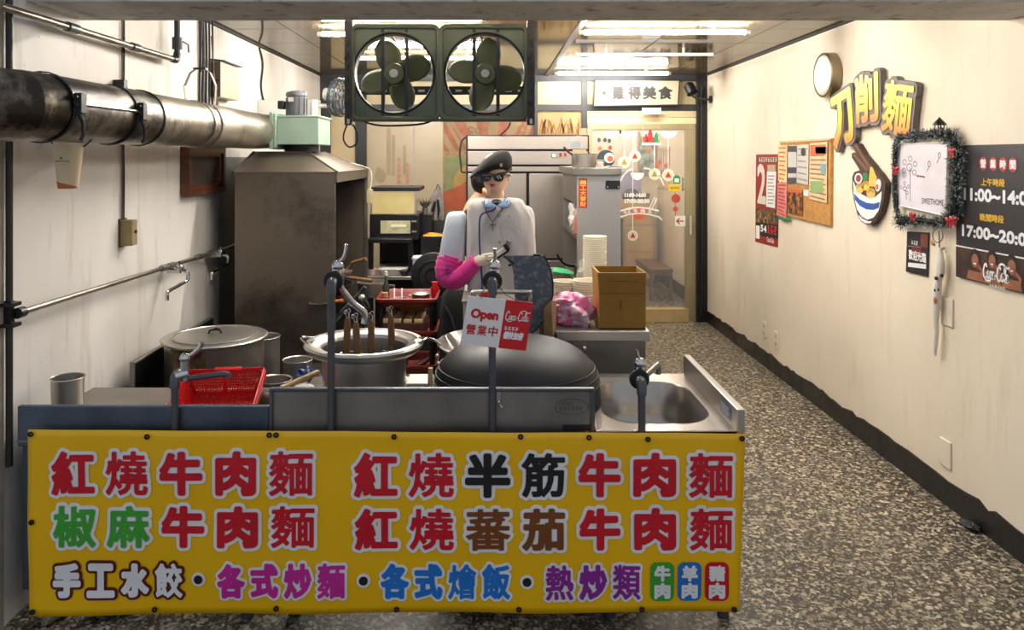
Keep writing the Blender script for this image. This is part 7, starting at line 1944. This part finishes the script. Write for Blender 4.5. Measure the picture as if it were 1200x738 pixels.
pq('photo_band', [(886,244.5),(912,246.5),(911.8,263),(885.6,260)], mat('food_photo', rgb(70,58,46), .5, 0, .6, 26, col2=rgb(200,150,90), lo=.45, hi=.75), .0036, rp_)
pq('dark_band', [(885.6,260),(911.8,263),(911.7,280),(885.3,275)], mat('poster_black', rgb(30,20,20), .5), .0036, rp_)
pq('bottle_picture', [(886,264),(890.5,264.6),(890.3,280),(885.8,279)], M_paper, .0044, rp_)
q = MB(); xa, za = w2(891.5,271); xb, zb = w2(898.5,264.5); letters(q, '54', FR, xa, xb, za, zb, .0046, .003); flat('lettering', q, M_paper, rp_)
q = MB(); xa, za = w2(899,272.5); xb, zb = w2(911,266); marks(q, FR, xa, xb, za, zb, .0046, 3); flat('lettering', q, mat('bright_red_ink', rgb(206,30,34), .5), rp_)
q = MB(); xa, za = w2(899,283); xb, zb = w2(907,279.5); letters(q, 'Coca-Cola', FR, xa, xb, za, zb, .0046, .001); flat('lettering', q, M_paper, rp_)
# cork board with leaflets
DW = .02
ck = thing('cork_board', 'cork notice board crowded with leaflets on the cream wall', 'board', wt3(943,264))
obj('cork', MB().prism(list(reversed(wpts([(914,165.5),(973.5,162),(972.5,265),(915,251)]))), FR, 0, .018), mat('cork', rgb(186,134,70), .8, 0, .15, 30, .1, 90), ck, smooth=False)
obj('edge_rail', MB().prism(list(reversed(wpts([(914,165.5),(973.5,162),(973.5,164.4),(914,167.6)]))), FR, .018, .024), M_pale, ck, smooth=False)
def leaf(nm, pts, m, d=.022, lines=0, lm=None):
    o_ = obj(nm, MB().prism(list(reversed(wpts(pts))), FR, d-.001, d), m, ck, smooth=False)
    if lines:
        (ax, ay), (bx_2, by), (cx2, cy2), (dx, dy) = pts
        q = MB()
        for k in range(lines):
            t = (k+.7)/(lines+.4)
            l0 = (ax+(dx-ax)*t+1.0, ay+(dy-ay)*t); r0_ = (bx_2+(cx2-bx_2)*t-1.0-(k*7 % 5)*.5, by+(cy2-by)*t)
            stroke_line(q, FR, wpts([l0, r0_]), .010, d+.0006)
        flat('fine_print', q, lm or mat('print_grey', rgb(150,146,140), .6), o_)
    return o_
leaf('menu_strip', [(912.5,170),(923,169.5),(922.5,214),(912.5,212)], mat('leaflet_cream', rgb(226,206,150), .6, 0, .1, 20), .024, 8, M_st_o)
leaf('menu_strip', [(912,214),(923,214),(922,256),(911.5,252)], mat('leaflet_pink', rgb(206,130,126), .6, 0, .15, 24), .025, 9, M_st_r)
leaf('menu_strip', [(912.5,252),(925.5,254),(925.5,259),(912.5,257)], M_st_g, .023)
leaf('leaflet', [(924,170.5),(934,170),(934,216),(924,213.5)], mat('leaflet_white', rgb(206,200,192), .6), .024)
for a in (171, 196, 208): leaf('leaflet_band', [(924,a),(934,a),(934,a+7),(924,a+7)], mat('leaflet_dark', rgb(70,62,70), .6), .0252)
lf = leaf('leaflet', [(935,170),(948.5,169),(948,217),(934.5,214)], mat('leaflet_white', rgb(206,200,192), .6), .025, 6)
q = MB(); shape(q, FR, wpts([(942.5+3*math.cos(t), 178+5*math.sin(t)) for t in [2*PI*k/16 for k in range(16)]]), .0262); flat('coffee_picture', q, mat('coffee_brown', rgb(62,34,26), .5), lf)
lf = leaf('leaflet', [(950,168),(970.5,166),(970,238),(949,233)], mat('leaflet_peach', rgb(226,196,150), .6, 0, .12, 14), .026, 12, mat('print_brown', rgb(150,112,84), .6))
for a, b_, c, d, m in ((951,181,969,170,M_st_o),(957,180,970,172,mat('print_slate', rgb(100,104,120), .6)),(963,204,969,192,mat('print_teal', rgb(120,160,170), .6)),(951,226,966,212,mat('print_leaf', rgb(140,170,110), .6))):
    flat('leaflet_picture', shape(MB(), FR, wpts([(a,b_),(c,b_),(c,d),(a,d)]), .0275), m, lf)
leaf('food_flyer', [(923.5,221),(941,222),(941,253),(923,249)], mat('food_flyer', rgb(70,50,34), .5, 0, .6, 24, col2=rgb(214,130,60), lo=.45, hi=.72), .024)
leaf('flyer_title', [(923.5,221),(941,222),(941,226),(923.5,225)], M_st_o, .0252)
leaf('note', [(942,222),(948,222.5),(948,230),(942,229)], M_paper, .023)
# opening hours sign
DW = .0125
hs_ = thing('hours_sign', 'black opening hours sign with red discs and a photo strip', 'sign', wt3(1180,330))
yS0 = 3.445; yS1 = 2.86
zt_, zb_ = 1.652, 1.065
M_bs = mat('sign_black', rgb(38,36,40), .45, 0, .08, 4)
obj('sign_board', MB().box(XR-.012, XR, yS1, yS0, zb_, zt_), M_bs, hs_, smooth=False)
FH = FRd(.0125)
def htext(s_, a, b_, y0, y1, m, st, d=.0015):
    """text between px a..b measured at the sign, heights from its left end"""
    xa = -XR*F/(a-CX); xb = -XR*F/(b_-CX); Y = -xa
    q = MB(); letters(q, s_, FH, xa, xb, H-(y1-CY)*Y/F, H-(y0-CY)*Y/F, d, st); return flat('lettering', q, m, hs_)
for i, ch in enumerate('營業時間'):
    px = 1152.5+i*11.6; c = w2(px, 191.5+i*.5); r = .026
    flat('red_disc', shape(MB(), FH, circ(c[0], c[1], r, r*1.12), .001), mat('disc_red', rgb(188,42,42), .5), hs_)
    q = MB(); letters(q, ch, FH, c[0]-.018, c[0]+.018, c[1]-.019, c[1]+.019, .002, .0015); flat('lettering', q, I_white, hs_)
M_gold = mat('gold_ink', rgb(226,180,40), .5)
def hrow(s_, px0, px1, pyT, pyB, m, st):
    xa = -XR*F/(px0-CX); xb = -XR*F/(px1-CX)
    q = MB(); letters(q, s_, FH, xa, xb, H-(pyB-CY)*(-xa)/F, H-(pyT-CY)*(-xa)/F, .0015, st); flat('lettering', q, m, hs_)
hrow('上午時段', 1153.5, 1181.5, 208.5, 217.5, M_gold, .001)
hrow('晚間時段', 1152, 1180.5, 249.5, 258.5, M_gold, .001)
hrow('11:00~14:00', 1133, 1218, 219.5, 234.5, I_white, .0035)
hrow('17:00~20:00', 1131, 1217, 262.5, 276.5, I_white, .0035)
zl = H-(287.5-CY)*yS0/F
q = MB(); patch(q, FH, -yS0, -yS1, zl-.003, zl+.003, .0012); flat('white_rule', q, I_white, hs_)
q = MB(); patch(q, FH, -yS0, -yS1, zb_, zl-.004, .0008); ph = flat('photo_strip', q, mat('dark_photo', rgb(44,30,26), .5, 0, .5, 14, col2=rgb(70,44,34)), hs_)
M_ps = mat('photo_skin', rgb(150,96,68), .5, 0, .15, 20); M_ph = mat('photo_hair', rgb(26,18,16), .5); M_pd = mat('photo_cloth', rgb(120,60,46), .5)
for px, py, k in ((1143,304,1.0),(1163,305,.95),(1186,312,1.05)):       # three friends laughing, printed
    c = w2(px, py); r = .030*k
    flat('print_figure', shape(MB(), FH, [(c[0]-r*2.0, zb_+.004), (c[0]+r*2.0, zb_+.004), (c[0]+r*1.5, c[1]-r*1.7), (c[0]-r*1.5, c[1]-r*1.7)], .0016), M_ps, ph)
    flat('print_hair', shape(MB(), FH, circ(c[0], c[1]+r*.25, r*1.15, r*1.3, 16), .0018), M_ph, ph)
    flat('print_face', shape(MB(), FH, circ(c[0], c[1]-r*.15, r*.78, r*1.0, 16), .0020), M_ps, ph)
    flat('print_smile', shape(MB(), FH, circ(c[0], c[1]-r*.5, r*.34, r*.2, 10, PI, 2*PI), .0022), I_white, ph)
    flat('print_arm', stroke_line(MB(), FH, [(c[0]+r*1.5, zb_+.03), (c[0]+r*1.6, c[1]-r*1.4), (c[0]+r*.7, c[1]-r*.7)], r*.5, .0024), M_ps, ph)
    flat('print_bottle', patch(MB(), FH, c[0]+r*.45, c[0]+r*.85, c[1]-r*1.3, c[1]-r*.2, .0026), M_pd, ph)
q = MB(); ca = w2(1153, 327); script(q, FH, ca[0], ca[1]+.006, .078, .003, .009); flat('lettering', q, I_white, ph)
q = MB(); ca = w2(1160, 334); marks(q, FH, ca[0], ca[0]+.10, ca[1]-.006, ca[1]+.006, .003, 6); flat('lettering', q, I_white, ph)
# white drawing board in a tinsel garland
DW = .022
wbd = thing('white_board', 'small white board with dandelion drawing inside the tinsel garland', 'board', wt3(1080,253))
bpx = [(1053,168.5),(1110.5,167.5),(1108,253),(1051,240)]
obj('board', MB().prism(list(reversed(wpts(bpx))), FR, .012, .022), mat('lilac_white', rgb(226,218,224), .5), wbd, smooth=False)
obj('board_frame', MB().tube([Vector((XR-.022,-x,z)) for x, z in wpts(bpx)], .004, 6, closed=True), M_paper, wbd)
M_pen = mat('pen_black', rgb(40,38,42), .5)
q = MB()
def wl(pts, wd=.0035): stroke_line(q, FR, wpts(pts), wd, .0228)
wl([(1066.5,196),(1067,236)]); wl([(1061,222),(1062.5,234)], .003)
for cx, cy, r, ring_ in ((1066,196,4.3,9.5),(1060.5,221,2.6,6)):
    wl([(cx+r*.75*math.cos(t), cy+r*math.sin(t)) for t in [2*PI*k/14 for k in range(15)]])
    for k in range(6 if r > 4 else 5):
        a = 2*PI*k/(6 if r > 4 else 5)+.4; ex_, ey = cx+ring_*.75*math.cos(a), cy-ring_*1.05*math.sin(a)
        if ey > cy+ring_*.8: continue
        wl([(ex_+r*.5*math.cos(t), ey+r*.7*math.sin(t)) for t in [2*PI*k2/10 for k2 in range(11)]], .0028)
for a, b_ in ((1089,194),(1101,184)):
    wl([(a-3,b_+7),(a,b_+1)], .003); wl([(a+1.5*math.cos(t), b_-2+3.2*math.sin(t)) for t in [2*PI*k2/10 for k2 in range(11)]], .003)
for k in range(5): wl([(1074+k*2,205+.5*k),(1076+k*2,207.5-.6*(k % 2))], .006)
flat('drawing', q, M_pen, wbd, kind='stuff')
q = MB(); xa, za = w2(1080,238); xb, zb = w2(1106,231); letters(q, 'SWEETHOME', FR, xa, xb, za-.002, zb-.012, .0228); flat('lettering', q, M_pen, wbd)
gl_ = thing('tinsel_garland', 'dark green frosted tinsel garland with red bows round the white board', 'garland', wt3(1085,270))
path = [(1050,243,3),(1048.5,225,3.5),(1048.5,205,3.5),(1049,185,4),(1050,168,5),(1054,161,6),(1066,159,6.5),(1080,158,6.5),(1094,157,7),(1106,157,9),(1116,160,10),(1121,170,10.5),(1122,190,9.5),(1121,210,9.5),(1120,230,9.5),(1119,248,10),(1112,259,9),(1100,261,7.5),(1088,260,7),(1076,258,7.5),(1064,258,9),(1056,262,9),(1053,252,5),(1050,243,3)]
rnd = random.Random(17)
core = [wt3(a, b_, .035) for a, b_, r in path]
obj('core', MB().tube(core, .012, 6), mat('tinsel_core', rgb(22,34,30), .7), gl_)
dark = MB(); frost = MB()
for (a, b_, r), (a2, b2, r2) in zip(path, path[1:]):
    n = int(13*math.hypot(a2-a, b2-b_))+10
    for k in range(n):
        t = rnd.random(); px = a+(a2-a)*t; py = b_+(b2-b_)*t; rr = (r+(r2-r)*t)*1.28
        c = wt3(px, py, .035); Lg = rr*c.y/F*rnd.uniform(.6,1.2)
        d = Vector((rnd.gauss(0,.55), rnd.gauss(0,1), rnd.gauss(0,1))).normalized()
        if d.x > .6: d.x = -d.x
        s_ = d.cross(Vector((rnd.random(), rnd.random(), rnd.random()))).normalized()*.0026
        tip = c+d*Lg
        tip.x = min(tip.x, XR-.001)
        dark.add([c-s_, c+s_, tip], [(0,1,2)])
        if rnd.random() < .42:
            m_ = c+d*Lg*.72; m_.x = min(m_.x, XR-.002); t2 = c+d*Lg*1.04; t2.x = min(t2.x, XR-.002)
            frost.add([m_-s_*1.1, m_+s_*1.1, t2], [(0,1,2)])
o_ = obj('tinsel', dark, mat('tinsel_green', rgb(34,54,46), .5, 0, .3, 40), gl_, smooth=False, recalc=False); o_['kind'] = 'stuff'
o_ = obj('frosted_tips', frost, mat('tinsel_frost', rgb(196,202,204), .5), gl_, smooth=False, recalc=False); o_['kind'] = 'stuff'
M_bow = mat('bow_red', rgb(176,24,36), .45)
for px, py in ((1115.5,177),(1112,258),(1117,257),(1069,252),(1049.5,198)):
    c = wt3(px, py, .085 if px > 1060 else .055)
    bo = obj('bow', MB().ball(c+Vector((0,.014,.003)), (.006,.015,.010), rot('X',20), 10, 6).ball(c+Vector((0,-.014,.003)), (.006,.015,.010), rot('X',-20), 10, 6).ball(c, .007, n=8, m=6).obox(c+Vector((0,.008,-.016)), (.002,.004,.014), rot('X',20)).obox(c+Vector((0,-.008,-.016)), (.002,.004,.014), rot('X',-20)), M_bow, gl_)
ln = thing('toy_lantern', 'little black toy lantern on top of the tinsel garland', 'lantern', wt3(1100,160,.06))
c = wt3(1101, 160, .06); r = .018
obj('base', MB().lathe([(0,0),(.022,0),(.022,.008),(0,.008)], c, 12), M_blackm, ln)
for k in range(4):
    a = PI/4+PI/2*k; obj('post', MB().cyl(c+Vector((r*math.cos(a),r*math.sin(a),.006)), c+Vector((r*math.cos(a),r*math.sin(a),.055)), .0025, n=6), M_blackm, ln)
obj('roof', MB().lathe([(.030,.052),(.028,.058),(.010,.078),(.004,.084),(0,.092)], c, 12), M_blackm, ln)
obj('candle', MB().cyl(c+Vector((0,0,.008)), c+Vector((0,0,.032)), .007, n=10), M_cream, ln)
# small welcome sign and ghost-dog ornament
DW = .008
wl_ = thing('welcome_sign', 'small black welcome plate hanging below the garland', 'sign', wt3(1076,322))
obj('plate', MB().prism(list(reversed(wpts([(1063,271),(1088,272.5),(1086.5,324),(1061.5,318)]))), FR, .002, .008), M_bs, wl_, smooth=False)
def wlet(s_, a, b_, y0, y1, m, st=.001):
    xa, za = w2(a, y1); xb, zb = w2(b_, y0); q = MB(); letters(q, s_, FR, xa, xb, za, zb, .009, st); flat('lettering', q, m, wl_)
wlet('歡迎光臨', 1065, 1085.5, 296.5, 303.5, I_white, .0015)
def wmk(a, b_, y0, y1, m, n):
    xa, za = w2(a, y1); xb, zb = w2(b_, y0); flat('fine_print', marks(MB(), FR, xa, xb, za, zb, .009, n), m, wl_)
wmk(1069, 1080, 291, 294.5, mat('disc_red', rgb(188,42,42), .5), 6)
wmk(1068, 1076, 283, 286, I_white, 3)
q = MB(); shape(q, FR, wpts([(1064.5,307.5),(1085.5,309.5),(1085.3,315),(1064.3,312.5)]), .0088); flat('white_strip', q, I_white, wl_)
q = MB(); shape(q, FR, wpts([(1079,274),(1087.5,274.5),(1087,290),(1079,289)]), .0086); flat('bottle_print', q, M_pd, wl_)
q = MB(); stroke_line(q, FR, wpts([(1062.5,288),(1079,289.5)]), .003, .0086); flat('white_rule', q, mat('print_grey', rgb(150,146,140), .6), wl_)
gd_ = thing('dog_ornament', 'long white cloth dog ornament hanging from a wire ring under the garland', 'ornament', wt3(1097,418,.03))
M_dog = mat('white_felt', rgb(226,220,206), .8, 0, .05, 10)
sec = [(1100.5,290,2.5,2),(1101.5,297,6,4),(1102,306,9,5),(1102,318,10,5.5),(1099.5,328,7,5),(1098,338,8.5,6),(1097.5,350,9,6),(1097,362,8,5),(1096.5,374,5.5,4),(1097,388,5.5,3.5),(1096,402,5,3),(1095.5,412,3.5,2.5),(1096,417,1.5,1)]
rings = []
for px, py, w_, d_ in sec:
    c = wt3(px, py, .03); k = c.y/F
    rings.append([c+Vector((d_*k*.8*math.cos(t), w_*k*.74*math.sin(t), 0)) for t in [2*PI*j/14 for j in range(14)]])
bd_ = obj('felt_body', MB().loft(rings), M_dog, gd_)
for px, py in ((1095.5,340),(1099.5,339.5)): obj('eye', MB().ball(wt3(px,py,.055), (.004,.004,.007), n=8, m=6), M_black, bd_)
obj('brown_patch', MB().ball(wt3(1096,352,.052), (.006,.011,.016), n=10, m=8), mat('rust_felt', rgb(170,96,52), .8), bd_)
for px, py in ((1097,326),(1103.5,323)): obj('paw', MB().ball(wt3(px,py,.05), (.008,.008,.009), n=8, m=6), mat('dark_felt', rgb(60,54,52), .8), bd_)
obj('wire_ring', MB().tube([wt3(1099+6*math.cos(t), 276+8*math.sin(t), .03) for t in [2*PI*j/20 for j in range(20)]], .0025, 6, closed=True), M_steeld, gd_)
obj('cord', MB().tube([wt3(1100,268,.03), wt3(1101,284,.03), wt3(1100.5,291,.03)], .003, 6), M_steeld, gd_)
obj('bow', MB().ball(wt3(1093,285,.04), (.008,.022,.009), rot('X',25), 10, 6).ball(wt3(1105,291,.04), (.006,.014,.007), rot('X',-15), 10, 6), mat('tan_ribbon', rgb(176,128,84), .6), gd_)
# wall sockets and blank plates
def plate(px, py, w_, h_, label, cat, detail):
    c = wt3(px, py); t = thing('wall_socket' if detail else 'blank_plate', label, cat, c-Vector((0,0,h_/2)))
    obj('plate', MB().box(XR-.008, XR, c.y-w_/2, c.y+w_/2, c.z-h_/2, c.z+h_/2), mat('socket_cream', rgb(236,224,204), .45), t, bevel=.003)
    if detail:
        for s_ in (-1, 1):
            obj('outlet', MB().box(XR-.0105, XR-.0075, c.y-w_*.28, c.y+w_*.28, c.z+s_*h_*.22-.014, c.z+s_*h_*.22+.014), mat('socket_beige', rgb(206,190,158), .5), t, bevel=.002)
plate(896.5, 386, .075, .12, 'cream wall socket farther from the stall, low on the wall', 'socket', True)
plate(910.5, 398, .075, .12, 'cream wall socket nearer the sink, low on the wall', 'socket', True)
plate(1109, 531, .085, .125, 'painted-over blank plate low on the wall near the black skirting', 'plate', False)
plate(1111, 365, .09, .13, 'painted-over blank plate behind the dog ornament', 'plate', False)
obj('floor_debris', lump(wt3(1137,640,.03)*1.0, (.03,.05,.016), 77, amp=.4), M_black, smooth=False, label='scrap of black debris on the floor by the skirting', cat='debris').location.z = 0.0
